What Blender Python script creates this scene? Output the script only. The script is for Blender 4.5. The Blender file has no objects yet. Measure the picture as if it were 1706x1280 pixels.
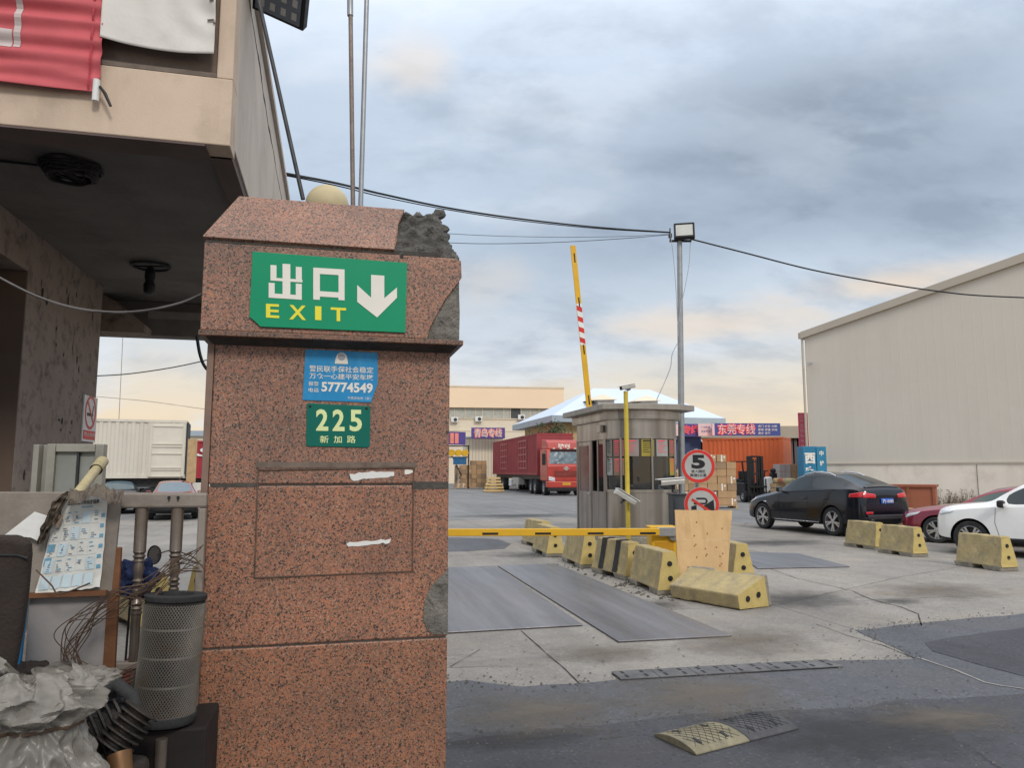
import bpy, bmesh, math, random
from mathutils import Vector, Matrix, noise
from mathutils.bvhtree import BVHTree
random.seed(7)
S = bpy.context.scene
COL = S.collection
R = math.radians

# ------------------------------------------------------------------ camera
H = 1.6
FPX = 1240.0
PITCH = math.atan2(145.0, FPX)
cam = bpy.data.cameras.new('camera'); co = bpy.data.objects.new('camera', cam); COL.objects.link(co)
cam.sensor_width = 36.0; cam.lens = FPX / 1706.0 * 36.0
cam.clip_start = 0.05; cam.clip_end = 3000
co.location = (0, 0, H); co.rotation_euler = (R(90) + PITCH, 0, 0)
S.camera = co
S.render.resolution_x, S.render.resolution_y = 1024, 769

# ------------------------------------------------------------------ sky, sun, exposure
SUN_EL, SUN_AZ = R(38), R(155)        # azimuth clockwise from +Y
w = bpy.data.worlds.new('World'); S.world = w; w.use_nodes = True
S.view_settings.view_transform = 'Standard'; S.view_settings.look = 'None'
S.view_settings.gamma = 1; S.view_settings.exposure = 0.0
sl = bpy.data.lights.new('sun', 'SUN'); so = bpy.data.objects.new('sun', sl); COL.objects.link(so)
sl.energy = 1.5; sl.angle = R(12); sl.color = (1, .93, .84)
so.rotation_euler = (R(90) - SUN_EL, 0, -SUN_AZ + math.pi)
so.rotation_euler = Vector((-math.sin(SUN_AZ) * math.cos(SUN_EL), -math.cos(SUN_AZ) * math.cos(SUN_EL), -math.sin(SUN_EL))).to_track_quat('-Z', 'Y').to_euler()


def rayd(px, py):
    x = (px - 853.0) / FPX; y = (640.0 - py) / FPX
    c, s = math.cos(PITCH), math.sin(PITCH)
    return Vector((x, c - y * s, s + y * c))


def G(px, py, z=0.0):
    d = rayd(px, py); t = (z - H) / d.z
    return Vector((d.x * t, d.y * t, z))


def P(px, py, Y):
    d = rayd(px, py); t = Y / d.y
    return Vector((d.x * t, Y, H + d.z * t))


def world_nodes():
    nt = w.node_tree; N = nt.nodes; L = nt.links
    for n in list(N): N.remove(n)
    out = N.new('ShaderNodeOutputWorld')
    tc = N.new('ShaderNodeTexCoord')
    sep = N.new('ShaderNodeSeparateXYZ'); L.new(tc.outputs['Generated'], sep.inputs[0])

    def math_(op, a, b=None, c=None):
        m = N.new('ShaderNodeMath'); m.operation = op
        for i, v in enumerate((a, b, c)):
            if v is None: continue
            if isinstance(v, (int, float)): m.inputs[i].default_value = v
            else: L.new(v, m.inputs[i])
        return m.outputs[0]

    def rng(v, a, b, c=0.0, d=1.0, smooth=True):
        m = N.new('ShaderNodeMapRange'); m.clamp = True
        if smooth: m.interpolation_type = 'SMOOTHSTEP'
        L.new(v, m.inputs[0])
        for i, q in enumerate((a, b, c, d)): m.inputs[1 + i].default_value = q
        return m.outputs[0]

    def mix(f, a, b):
        m = N.new('ShaderNodeMix'); m.data_type = 'RGBA'
        if isinstance(f, (int, float)): m.inputs[0].default_value = f
        else: L.new(f, m.inputs[0])
        for i, v in ((6, a), (7, b)):
            if isinstance(v, tuple): m.inputs[i].default_value = v + (1,)
            else: L.new(v, m.inputs[i])
        return m.outputs[2]
    z = sep.outputs[2]
    # cloud layer coordinates: the direction projected on a flat cloud deck
    zz = math_('ADD', math_('MAXIMUM', z, 0.0), 0.42)
    cx = math_('DIVIDE', sep.outputs[0], zz); cy = math_('DIVIDE', sep.outputs[1], zz)
    cmb = N.new('ShaderNodeCombineXYZ'); L.new(cx, cmb.inputs[0]); L.new(cy, cmb.inputs[1])

    def nz(scale, detail, dist, seed, rough=.55):
        mp = N.new('ShaderNodeMapping'); L.new(cmb.outputs[0], mp.inputs[0])
        mp.inputs['Location'].default_value = (seed, seed * .37, 0)
        mp.inputs['Rotation'].default_value = (0, 0, R(-24)); mp.inputs['Scale'].default_value = (1, 1.7, 1)
        n = N.new('ShaderNodeTexNoise'); L.new(mp.outputs[0], n.inputs['Vector'])
        n.inputs['Scale'].default_value = scale; n.inputs['Detail'].default_value = detail
        n.inputs['Roughness'].default_value = rough; n.inputs['Distortion'].default_value = dist
        return n.outputs['Fac']
    n1 = nz(1.7, 9, .15, 3.1, .58); n2 = nz(3.6, 9, .12, 9.7, .58); n3 = nz(9.0, 7, .1, 1.3, .6)

    def blob(px, py, rx, rz, warp=.45):
        d = rayd(px, py).normalized()
        v = N.new('ShaderNodeVectorMath'); v.operation = 'SUBTRACT'
        L.new(tc.outputs['Generated'], v.inputs[0]); v.inputs[1].default_value = d
        m = N.new('ShaderNodeVectorMath'); m.operation = 'MULTIPLY'; L.new(v.outputs[0], m.inputs[0])
        m.inputs[1].default_value = (1 / rx, 1 / rx, 1 / rz)
        ln = N.new('ShaderNodeVectorMath'); ln.operation = 'LENGTH'; L.new(m.outputs[0], ln.inputs[0])
        q = math_('ADD', ln.outputs['Value'], math_('MULTIPLY', math_('SUBTRACT', n2, .5), warp * 2.2))
        return rng(q, 1.0, 0.15)
    # base: warm at the horizon, bluish higher up
    rp = N.new('ShaderNodeValToRGB'); L.new(z, rp.inputs[0])
    e = rp.color_ramp; e.elements[0].position = 0; e.elements[0].color = (.93, .70, .46, 1)
    e.elements[1].position = 1; e.elements[1].color = (.80, .76, .72, 1)
    for p, c in ((.05, (.94, .75, .52)), (.11, (.86, .77, .64)), (.17, (.70, .76, .82)), (.30, (.60, .72, .86)), (.5, (.64, .74, .87))):
        q = e.elements.new(p); q.color = c + (1,)
    base = rp.outputs[0]
    base = mix(math_('MULTIPLY', rng(n1, .49, .63), .62), base, (.80, .86, .94))
    dark = math_('MULTIPLY', rng(n2, .44, .66), .36)
    for px, py, rx, rz, k in ((1370, 235, .34, .12, .66), (1640, 330, .26, .09, .55), (1130, 385, .30, .065, .38), (900, 440, .34, .09, .30),
                              (1500, 120, .22, .05, .12), (860, 560, .22, .04, .22), (980, 290, .28, .05, .22), (480, 330, .2, .1, .12)):
        dark = math_('ADD', dark, math_('MULTIPLY', blob(px, py, rx, rz), k))
    dark = math_('MULTIPLY', dark, rng(z, .03, .16, .12, 1))
    dark = math_('MULTIPLY', dark, math_('ADD', .30, math_('ADD', math_('MULTIPLY', n3, .6), math_('MULTIPLY', n2, .8))))
    dark = math_('MINIMUM', dark, .95)
    c = mix(dark, base, (.325, .395, .49))
    warm = math_('MULTIPLY', blob(1500, 470, .16, .030, .7), .75)
    warm = math_('ADD', warm, math_('MULTIPLY', blob(690, 118, .075, .045, 1.0), .42))
    warm = math_('ADD', warm, math_('MULTIPLY', blob(1180, 540, .22, .035, .8), .60))
    warm = math_('ADD', warm, math_('MULTIPLY', blob(800, 470, .08, .045, 1.0), .25))
    warm = math_('MINIMUM', warm, 1.0)
    c = mix(warm, c, (.95, .78, .60))
    bg = N.new('ShaderNodeBackground'); L.new(c, bg.inputs[0])
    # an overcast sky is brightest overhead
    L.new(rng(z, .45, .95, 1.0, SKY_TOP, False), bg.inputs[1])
    sky = N.new('ShaderNodeTexSky'); sky.sky_type = 'NISHITA'; sky.sun_disc = False
    sky.sun_elevation = SUN_EL; sky.sun_rotation = SUN_AZ
    bs = N.new('ShaderNodeBackground'); L.new(sky.outputs[0], bs.inputs[0]); bs.inputs[1].default_value = .1
    ms = N.new('ShaderNodeMixShader'); ms.inputs[0].default_value = .92
    L.new(bs.outputs[0], ms.inputs[1]); L.new(bg.outputs[0], ms.inputs[2]); L.new(ms.outputs[0], out.inputs[0])


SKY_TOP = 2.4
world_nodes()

# ------------------------------------------------------------------ helpers
A = R(13.5)                                   # the lanes run 13.5 degrees left of the view
U = Vector((math.cos(A), math.sin(A), 0)); V = Vector((-math.sin(A), math.cos(A), 0))


class Face:
    """An upright plane through o running along unit vector u; hit() gives (distance along u, height) where a line of sight meets it."""
    def __init__(s, o, u): s.o = Vector((o[0], o[1], 0)); s.u = Vector((u[0], u[1], 0)).normalized(); s.n = Vector((s.u.y, -s.u.x, 0))
    def hit(s, px, py):
        d = rayd(px, py); c = Vector((0, 0, H)); t = (s.o - c).dot(s.n) / d.dot(s.n)
        p = c + d * t
        return ((p - s.o).dot(s.u), p.z)


class MB:
    def __init__(s): s.v = []; s.f = []; s.m = []
    def add(s, vs, fs, M=None, mi=0):
        b = len(s.v)
        for p in vs:
            p = Vector(p)
            s.v.append(tuple(M @ p) if M else tuple(p))
        for f in fs: s.f.append([b + i for i in f]); s.m.append(mi)
        return s
    def box(s, x0, x1, y0, y1, z0, z1, M=None, mi=0):
        return s.add([(x0, y0, z0), (x1, y0, z0), (x1, y1, z0), (x0, y1, z0), (x0, y0, z1), (x1, y0, z1), (x1, y1, z1), (x0, y1, z1)],
                     [(3, 2, 1, 0), (4, 5, 6, 7), (0, 1, 5, 4), (1, 2, 6, 5), (2, 3, 7, 6), (3, 0, 4, 7)], M, mi)
    def cbox(s, c, d, M=None, mi=0):
        return s.box(c[0] - d[0] / 2, c[0] + d[0] / 2, c[1] - d[1] / 2, c[1] + d[1] / 2, c[2] - d[2] / 2, c[2] + d[2] / 2, M, mi)
    def prism(s, poly, y0, y1, M=None, mi=0):
        n = len(poly); vs = [(x, y0, z) for x, z in poly] + [(x, y1, z) for x, z in poly]
        fs = [tuple(range(n)), tuple(range(2 * n - 1, n - 1, -1))] + [((i + 1) % n, i, i + n, (i + 1) % n + n) for i in range(n)]
        return s.add(vs, fs, M, mi)
    def slab(s, poly, z0, z1, M=None, mi=0):
        n = len(poly); vs = [(x, y, z0) for x, y in poly] + [(x, y, z1) for x, y in poly]
        fs = [tuple(range(n - 1, -1, -1)), tuple(range(n, 2 * n))] + [(i, (i + 1) % n, (i + 1) % n + n, i + n) for i in range(n)]
        return s.add(vs, fs, M, mi)
    def lathe(s, prof, n=20, M=None, mi=0, cap=True):
        vs = []; fs = []
        for r, z in prof:
            for k in range(n):
                a = 2 * math.pi * k / n; vs.append((r * math.cos(a), r * math.sin(a), z))
        for i in range(len(prof) - 1):
            for k in range(n):
                fs.append((i * n + k, i * n + (k + 1) % n, (i + 1) * n + (k + 1) % n, (i + 1) * n + k))
        if cap:
            fs.append(tuple(range(n - 1, -1, -1))); m = (len(prof) - 1) * n; fs.append(tuple(range(m, m + n)))
        return s.add(vs, fs, M, mi)
    def tube(s, pts, r, n=8, mi=0, M=None, cap=True):
        pts = [Vector(p) for p in pts]; rs = r if isinstance(r, (list, tuple)) else [r] * len(pts)
        vs = []; fs = []; up = None
        for i, p in enumerate(pts):
            t = (pts[min(i + 1, len(pts) - 1)] - pts[max(i - 1, 0)]).normalized()
            if up is None:
                up = t.orthogonal().normalized()
            up = (up - t * up.dot(t)).normalized(); q = t.cross(up)
            for k in range(n):
                a = 2 * math.pi * k / n; vs.append(p + (up * math.cos(a) + q * math.sin(a)) * rs[i])
        for i in range(len(pts) - 1):
            for k in range(n): fs.append((i * n + k, i * n + (k + 1) % n, (i + 1) * n + (k + 1) % n, (i + 1) * n + k))
        if cap:
            fs.append(tuple(range(n - 1, -1, -1))); m = (len(pts) - 1) * n; fs.append(tuple(range(m, m + n)))
        return s.add(vs, fs, M, mi)
    def bar(s, p0, p1, wx, wz, mi=0):
        """A rectangular bar from p0 to p1; wx is its sideways, wz its other width."""
        p0 = Vector(p0); p1 = Vector(p1); t = (p1 - p0).normalized()
        side = t.cross(Vector((0, 0, 1)))
        side = Vector((1, 0, 0)) if side.length < 1e-4 else side.normalized()
        up = side.cross(t); vs = []
        for p in (p0, p1):
            for a, b in ((-1, -1), (1, -1), (1, 1), (-1, 1)): vs.append(p + side * a * wx / 2 + up * b * wz / 2)
        return s.add(vs, [(3, 2, 1, 0), (4, 5, 6, 7), (0, 1, 5, 4), (1, 2, 6, 5), (2, 3, 7, 6), (3, 0, 4, 7)], None, mi)
    def grid(s, fn, nu, nv, mi=0, flip=False):
        vs = [fn(i / nu, j / nv) for j in range(nv + 1) for i in range(nu + 1)]
        fs = []
        for j in range(nv):
            for i in range(nu):
                a = j * (nu + 1) + i; q = (a, a + 1, a + nu + 2, a + nu + 1); fs.append(q[::-1] if flip else q)
        return s.add(vs, fs, None, mi)
    def build(s, name, mats, parent=None, loc=None, rz=0, bevel=0, smooth=None, seg=2, solid=0, fix=True):
        me = bpy.data.meshes.new(name); me.from_pydata(s.v, [], s.f)
        mats = mats if isinstance(mats, (list, tuple)) else [mats]
        for m in mats: me.materials.append(m)
        for p, i in zip(me.polygons, s.m): p.material_index = i
        if fix:
            bm = bmesh.new(); bm.from_mesh(me); bmesh.ops.recalc_face_normals(bm, faces=bm.faces); bm.to_mesh(me); bm.free()
        me.update()
        if smooth is not None:
            for p in me.polygons: p.use_smooth = True
            me.set_sharp_from_angle(angle=R(smooth))
        o = bpy.data.objects.new(name, me); COL.objects.link(o)
        if parent: o.parent = parent
        if loc is not None: o.location = loc
        if rz: o.rotation_euler = (0, 0, rz)
        if solid:
            m = o.modifiers.new('thick', 'SOLIDIFY'); m.thickness = solid; m.offset = 0
        if bevel:
            m = o.modifiers.new('edge', 'BEVEL'); m.width = bevel; m.segments = seg; m.limit_method = 'ANGLE'; m.angle_limit = R(35)
        return o


def tag(o, label=None, cat=None, group=None, kind=None):
    if label: o['label'] = label
    if cat: o['category'] = cat
    if group: o['group'] = group
    if kind: o['kind'] = kind
    return o


def thing(name, label, cat, loc=(0, 0, 0), rz=0, group=None):
    o = bpy.data.objects.new(name, None); COL.objects.link(o); o.empty_display_size = .1
    o.location = loc; o.rotation_euler = (0, 0, rz)
    return tag(o, label, cat, group)


def copy_tree(o, parent=None):
    c = o.copy(); COL.objects.link(c); c.parent = parent
    for ch in list(o.children): copy_tree(ch, c)
    return c


def dup(o, loc, rz, label, group=None):
    c = copy_tree(o); c.location = loc; c.rotation_euler = (0, 0, rz)
    return tag(c, label, None, group)


_tc = {}


def text_geo(body, bold=0.0, res=3, shear=0.0):
    k = (body, bold, res, shear)
    if k in _tc: return _tc[k]
    c = bpy.data.curves.new('lettering', 'FONT'); c.body = body; c.resolution_u = res; c.offset = bold; c.shear = shear
    o = bpy.data.objects.new('lettering', c); COL.objects.link(o)
    bpy.context.view_layer.update()
    m = bpy.data.meshes.new_from_object(o.evaluated_get(bpy.context.evaluated_depsgraph_get()))
    vs = [tuple(v.co) for v in m.vertices]; fs = [tuple(p.vertices) for p in m.polygons]
    bpy.data.objects.remove(o); bpy.data.curves.remove(c); bpy.data.meshes.remove(m)
    _tc[k] = (vs, fs); return _tc[k]


def text_into(mb, body, x0, x1, z0, z1, y, bold=0.0, res=3, mi=0, shear=0.0, keep=False):
    """Lettering fitted into x0..x1, z0..z1 on the plane y, read from -y."""
    vs, fs = text_geo(body, bold, res, shear)
    if not vs: return mb
    xa = min(v[0] for v in vs); xb = max(v[0] for v in vs); ya = min(v[1] for v in vs); yb = max(v[1] for v in vs)
    sx = (x1 - x0) / max(xb - xa, 1e-6); sz = (z1 - z0) / max(yb - ya, 1e-6)
    if keep: sx = sz = min(sx, sz)
    return mb.add([(x0 + (v[0] - xa) * sx, y, z0 + (v[1] - ya) * sz) for v in vs], fs, None, mi)


# ------------------------------------------------------------------ materials
def nodes(name):
    m = bpy.data.materials.new(name); m.use_nodes = True
    nt = m.node_tree; b = nt.nodes['Principled BSDF']
    return m, nt, nt.nodes, nt.links, b


def pm(name, col, rough=.6, metal=0.0, var=.14, vscale=3.0, bump=0.0, bscale=50.0, stain=None, streak=None, coat=0.0, spec=.28, fine=0.0, fscale=200.0):
    """Plain coloured surface with uneven tone; stain = (colour, amount, scale), streak = (colour, amount) for run-off marks."""
    m, nt, N, L, b = nodes(name)
    tc = N.new('ShaderNodeTexCoord')

    def noise_(scale, detail=6, vec=None, rough_=.6):
        n = N.new('ShaderNodeTexNoise'); n.inputs['Scale'].default_value = scale; n.inputs['Detail'].default_value = detail
        n.inputs['Roughness'].default_value = rough_
        L.new(vec or tc.outputs['Object'], n.inputs['Vector']); return n.outputs['Fac']

    def ramp(f, a, b_):
        r = N.new('ShaderNodeMapRange'); L.new(f, r.inputs[0]); r.inputs[1].default_value = a; r.inputs[2].default_value = b_; return r.outputs[0]

    def mix(f, a, c, k=1.0):
        x = N.new('ShaderNodeMix'); x.data_type = 'RGBA'
        if k != 1.0:
            mm = N.new('ShaderNodeMath'); mm.operation = 'MULTIPLY'; L.new(f, mm.inputs[0]); mm.inputs[1].default_value = k; f = mm.outputs[0]
        L.new(f, x.inputs[0])
        for i, v in ((6, a), (7, c)):
            if isinstance(v, tuple): x.inputs[i].default_value = v[:3] + (1,)
            else: L.new(v, x.inputs[i])
        return x.outputs[2]
    lo = tuple(max(0, c * (1 - var)) for c in col); hi = tuple(min(1, c * (1 + var)) for c in col)
    c = mix(ramp(noise_(vscale), .3, .7), lo, hi)
    if fine:
        c = mix(ramp(noise_(fscale, 2), .35, .65), c, tuple(x * (1 - fine) for x in col), .6)
    if stain:
        c = mix(ramp(noise_(stain[2], 8, None, .7), .5, .72), c, stain[0], stain[1])
    if streak:
        mp = N.new('ShaderNodeMapping'); mp.inputs['Scale'].default_value = (1, 1, .07); L.new(tc.outputs['Object'], mp.inputs[0])
        c = mix(ramp(noise_(streak[2] if len(streak) > 2 else 6, 6, mp.outputs[0]), .48, .75), c, streak[0], streak[1])
    L.new(c, b.inputs['Base Color'])
    rr = ramp(noise_(vscale * 2.3), .25, .75)
    r = N.new('ShaderNodeMapRange'); L.new(rr, r.inputs[0]); r.inputs[3].default_value = max(0, rough - .1); r.inputs[4].default_value = min(1, rough + .1)
    L.new(r.outputs[0], b.inputs['Roughness'])
    b.inputs['Metallic'].default_value = metal; b.inputs['Coat Weight'].default_value = coat
    b.inputs['Coat Roughness'].default_value = .06; b.inputs['Specular IOR Level'].default_value = spec
    if bump:
        bp = N.new('ShaderNodeBump'); bp.inputs['Strength'].default_value = bump; bp.inputs['Distance'].default_value = .02
        L.new(noise_(bscale, 5), bp.inputs['Height']); L.new(bp.outputs[0], b.inputs['Normal'])
    return m


def granite(name, tint):
    m, nt, N, L, b = nodes(name)
    tc = N.new('ShaderNodeTexCoord')
    wn = N.new('ShaderNodeTexNoise'); wn.inputs['Scale'].default_value = 160; L.new(tc.outputs['Object'], wn.inputs['Vector'])
    mx = N.new('ShaderNodeMix'); mx.data_type = 'VECTOR'; mx.inputs[0].default_value = .012
    L.new(tc.outputs['Object'], mx.inputs[4]); L.new(wn.outputs['Color'], mx.inputs[5])
    vo = N.new('ShaderNodeTexVoronoi'); vo.inputs['Scale'].default_value = 200; L.new(mx.outputs[1], vo.inputs['Vector'])
    sp = N.new('ShaderNodeSeparateColor'); L.new(vo.outputs['Color'], sp.inputs[0])
    rp = N.new('ShaderNodeValToRGB'); rp.color_ramp.interpolation = 'CONSTANT'; L.new(sp.outputs[0], rp.inputs[0])
    cs = ((0, (.42, .195, .115)), (.20, (.35, .17, .125)), (.40, (.28, .15, .105)), (.53, (.22, .15, .115)), (.66, (.15, .115, .09)), (.76, (.042, .034, .030)), (.91, (.42, .27, .20)))
    e = rp.color_ramp.elements
    e[0].color = cs[0][1] + (1,); e[1].position = cs[1][0]; e[1].color = cs[1][1] + (1,)
    for p, c in cs[2:]: q = e.new(p); q.color = c + (1,)
    big = N.new('ShaderNodeTexNoise'); big.inputs['Scale'].default_value = 2.6; big.inputs['Detail'].default_value = 9; big.inputs['Roughness'].default_value = .65
    L.new(tc.outputs['Object'], big.inputs['Vector'])
    r2 = N.new('ShaderNodeValToRGB'); L.new(big.outputs['Fac'], r2.inputs[0])
    r2.color_ramp.elements[0].position = .3; r2.color_ramp.elements[0].color = (.60 * tint[0], .62 * tint[1], .63 * tint[2], 1)
    r2.color_ramp.elements[1].position = .7; r2.color_ramp.elements[1].color = (1.08 * tint[0], .98 * tint[1], .88 * tint[2], 1)
    ml = N.new('ShaderNodeMix'); ml.data_type = 'RGBA'; ml.blend_type = 'MULTIPLY'; ml.inputs[0].default_value = 1
    L.new(rp.outputs[0], ml.inputs[6]); L.new(r2.outputs[0], ml.inputs[7])
    # grime in patches of its own
    g = N.new('ShaderNodeTexNoise'); g.inputs['Scale'].default_value = 5; g.inputs['Detail'].default_value = 10; g.inputs['Roughness'].default_value = .75; L.new(tc.outputs['Object'], g.inputs['Vector'])
    gr = N.new('ShaderNodeMapRange'); L.new(g.outputs['Fac'], gr.inputs[0]); gr.inputs[1].default_value = .55; gr.inputs[2].default_value = .78; gr.inputs[4].default_value = .65
    m2 = N.new('ShaderNodeMix'); m2.data_type = 'RGBA'; L.new(gr.outputs[0], m2.inputs[0]); L.new(ml.outputs[2], m2.inputs[6]); m2.inputs[7].default_value = (.085, .07, .055, 1)
    L.new(m2.outputs[2], b.inputs['Base Color']); b.inputs['Roughness'].default_value = .5
    bp = N.new('ShaderNodeBump'); bp.inputs['Strength'].default_value = .12; bp.inputs['Distance'].default_value = .003
    L.new(vo.outputs['Distance'], bp.inputs['Height']); L.new(bp.outputs[0], b.inputs['Normal'])
    return m


def ground_mat(name, col, dark, speck, joints=False, streaky=.5, rough=.8):
    m, nt, N, L, b = nodes(name)
    tc = N.new('ShaderNodeTexCoord')
    rot = N.new('ShaderNodeMapping'); rot.inputs['Rotation'].default_value = (0, 0, -A); L.new(tc.outputs['Object'], rot.inputs[0])

    def nz(scale, detail, rough_=.6, vec=None, dist=0):
        n = N.new('ShaderNodeTexNoise'); n.inputs['Scale'].default_value = scale; n.inputs['Detail'].default_value = detail
        n.inputs['Roughness'].default_value = rough_; n.inputs['Distortion'].default_value = dist; L.new(vec or rot.outputs[0], n.inputs['Vector']); return n.outputs['Fac']

    def rng(f, a, b_, c=0, d=1):
        r = N.new('ShaderNodeMapRange'); L.new(f, r.inputs[0])
        for i, v in enumerate((a, b_, c, d)): r.inputs[1 + i].default_value = v
        return r.outputs[0]

    def mix(f, a, c):
        x = N.new('ShaderNodeMix'); x.data_type = 'RGBA'; L.new(f, x.inputs[0])
        for i, v in ((6, a), (7, c)):
            if isinstance(v, tuple): x.inputs[i].default_value = v + (1,)
            else: L.new(v, x.inputs[i])
        return x.outputs[2]
    c = mix(rng(nz(.45, 10, .72), .38, .62), dark, col)
    c = mix(rng(nz(.13, 8, .7, None, .6), .46, .62, 0, .5), c, tuple(x * .72 for x in dark))
    st = N.new('ShaderNodeMapping'); st.inputs['Scale'].default_value = (1.2, .12, 1); st.inputs['Rotation'].default_value = (0, 0, R(76)); L.new(rot.outputs[0], st.inputs[0])
    c = mix(rng(nz(1.6, 9, .7, st.outputs[0]), .50, .80, 0, streaky), c, tuple(x * .42 for x in col))
    c = mix(rng(nz(2.1, 8, .75), .60, .74, 0, .5), c, tuple(x * .5 for x in dark))
    c = mix(rng(nz(3.3, 8, .75), .62, .80, 0, .45), c, tuple(min(1, x * 1.35) for x in col))
    c = mix(rng(nz(9, 6, .75), .42, .66, 0, .45), c, tuple(x * .62 for x in col))
    c = mix(rng(nz(26, 4, .7), .50, .70, 0, speck), c, tuple(x * .5 for x in col))
    c = mix(rng(nz(38, 3, .7), .56, .74, 0, speck * .9), c, tuple(min(1, x * 1.5) for x in col))
    def chips(scale, rad, share, k, colr, c):
        v = N.new('ShaderNodeTexVoronoi'); v.inputs['Scale'].default_value = scale; L.new(rot.outputs[0], v.inputs['Vector'])
        s_ = N.new('ShaderNodeSeparateColor'); L.new(v.outputs['Color'], s_.inputs[0])
        m_ = N.new('ShaderNodeMath'); m_.operation = 'MULTIPLY'; L.new(rng(v.outputs['Distance'], rad * .7, rad, k, 0), m_.inputs[0]); L.new(rng(s_.outputs[0], 1 - share, 1 - share + .02), m_.inputs[1])
        return mix(m_.outputs[0], c, colr)
    c = chips(34, .42, .26, speck * 1.0, tuple(min(1, x * 1.6) for x in col), c)
    c = chips(27, .42, .30, speck * 1.5, tuple(x * .40 for x in col), c)
    c = chips(6, .13, .22, .7, tuple(x * .3 for x in col), c)
    c = chips(9, .07, .04, .4, tuple(min(1, x * 1.9) for x in col), c)
    c = mix(rng(nz(90, 3, .7), .5, .72, 0, speck), c, tuple(x * .35 for x in col))
    c = mix(rng(nz(140, 2, .6), .56, .75, 0, speck), c, tuple(min(1, x * 1.9) for x in col))
    if joints:
        br = N.new('ShaderNodeTexBrick'); L.new(rot.outputs[0], br.inputs['Vector']); br.offset = 0; br.inputs['Scale'].default_value = 1
        br.inputs['Brick Width'].default_value = 5.2; br.inputs['Row Height'].default_value = 4.1; br.inputs['Mortar Size'].default_value = .012; br.inputs['Mortar Smooth'].default_value = .3
        c = mix(rng(br.outputs['Fac'], 0, 1, 0, .65), c, tuple(x * .3 for x in dark))
    tr = N.new('ShaderNodeMapping'); tr.inputs['Scale'].default_value = (1.5, .05, 1); L.new(rot.outputs[0], tr.inputs[0])
    c = mix(rng(nz(1.0, 5, .6, tr.outputs[0]), .48, .70, 0, .42), c, tuple(x * .55 for x in dark))
    c = mix(rng(nz(.8, 7, .7, None, .4), .52, .70, 0, .5), c, (col[0] * .95, col[1] * .86, col[2] * .72))
    # cracks
    cw = N.new('ShaderNodeMix'); cw.data_type = 'VECTOR'; cw.inputs[0].default_value = .35; L.new(rot.outputs[0], cw.inputs[4])
    cn = N.new('ShaderNodeTexNoise'); cn.inputs['Scale'].default_value = .9; cn.inputs['Detail'].default_value = 8; L.new(rot.outputs[0], cn.inputs['Vector']); L.new(cn.outputs['Color'], cw.inputs[5])
    vo = N.new('ShaderNodeTexVoronoi'); vo.feature = 'DISTANCE_TO_EDGE'; vo.inputs['Scale'].default_value = .42; L.new(cw.outputs[1], vo.inputs['Vector'])
    ck = N.new('ShaderNodeMath'); ck.operation = 'MULTIPLY'; L.new(rng(vo.outputs['Distance'], .0, .006, .8, 0), ck.inputs[0]); L.new(rng(nz(.23, 3), .5, .58), ck.inputs[1])
    c = mix(ck.outputs[0], c, tuple(x * .25 for x in dark))
    L.new(c, b.inputs['Base Color'])
    L.new(rng(nz(1.1, 6), .3, .7, rough - .16, rough + .1), b.inputs['Roughness'])
    b.inputs['Specular IOR Level'].default_value = .3
    bp = N.new('ShaderNodeBump'); bp.inputs['Strength'].default_value = .35; bp.inputs['Distance'].default_value = .012
    L.new(nz(70, 4, .7), bp.inputs['Height']); L.new(bp.outputs[0], b.inputs['Normal'])
    return m


def film(name, col, clear):
    m = pm(name, col, .3, 0, .15, 5, .25, 18, ((.20, .17, .13), .6, 8), None, 0, .5)
    nt = m.node_tree; N, L = nt.nodes, nt.links; b = N['Principled BSDF']; out = N['Material Output']
    t = N.new('ShaderNodeBsdfTransparent'); x = N.new('ShaderNodeMixShader'); x.inputs[0].default_value = clear
    L.new(b.outputs[0], x.inputs[1]); L.new(t.outputs[0], x.inputs[2]); L.new(x.outputs[0], out.inputs[0])
    return m


def soft_stain(name, col, amt):
    m, nt, N, L, b = nodes(name)
    out = N['Material Output']; tc = N.new('ShaderNodeTexCoord')
    ln = N.new('ShaderNodeVectorMath'); ln.operation = 'LENGTH'; L.new(tc.outputs['Object'], ln.inputs[0])
    n = N.new('ShaderNodeTexNoise'); n.inputs['Scale'].default_value = 2.6; n.inputs['Detail'].default_value = 9; n.inputs['Roughness'].default_value = .7; L.new(tc.outputs['Object'], n.inputs['Vector'])
    a = N.new('ShaderNodeMath'); a.operation = 'MULTIPLY_ADD'; L.new(n.outputs['Fac'], a.inputs[0]); a.inputs[1].default_value = 1.6; L.new(ln.outputs['Value'], a.inputs[2])
    r = N.new('ShaderNodeMapRange'); L.new(a.outputs[0], r.inputs[0]); r.inputs[1].default_value = .85; r.inputs[2].default_value = 1.55; r.inputs[3].default_value = amt; r.inputs[4].default_value = 0
    b.inputs['Base Color'].default_value = col + (1,); b.inputs['Roughness'].default_value = .6; b.inputs['Specular IOR Level'].default_value = .3
    t = N.new('ShaderNodeBsdfTransparent'); x = N.new('ShaderNodeMixShader'); L.new(r.outputs[0], x.inputs[0]); L.new(t.outputs[0], x.inputs[1]); L.new(b.outputs[0], x.inputs[2]); L.new(x.outputs[0], out.inputs[0])
    return m


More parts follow.
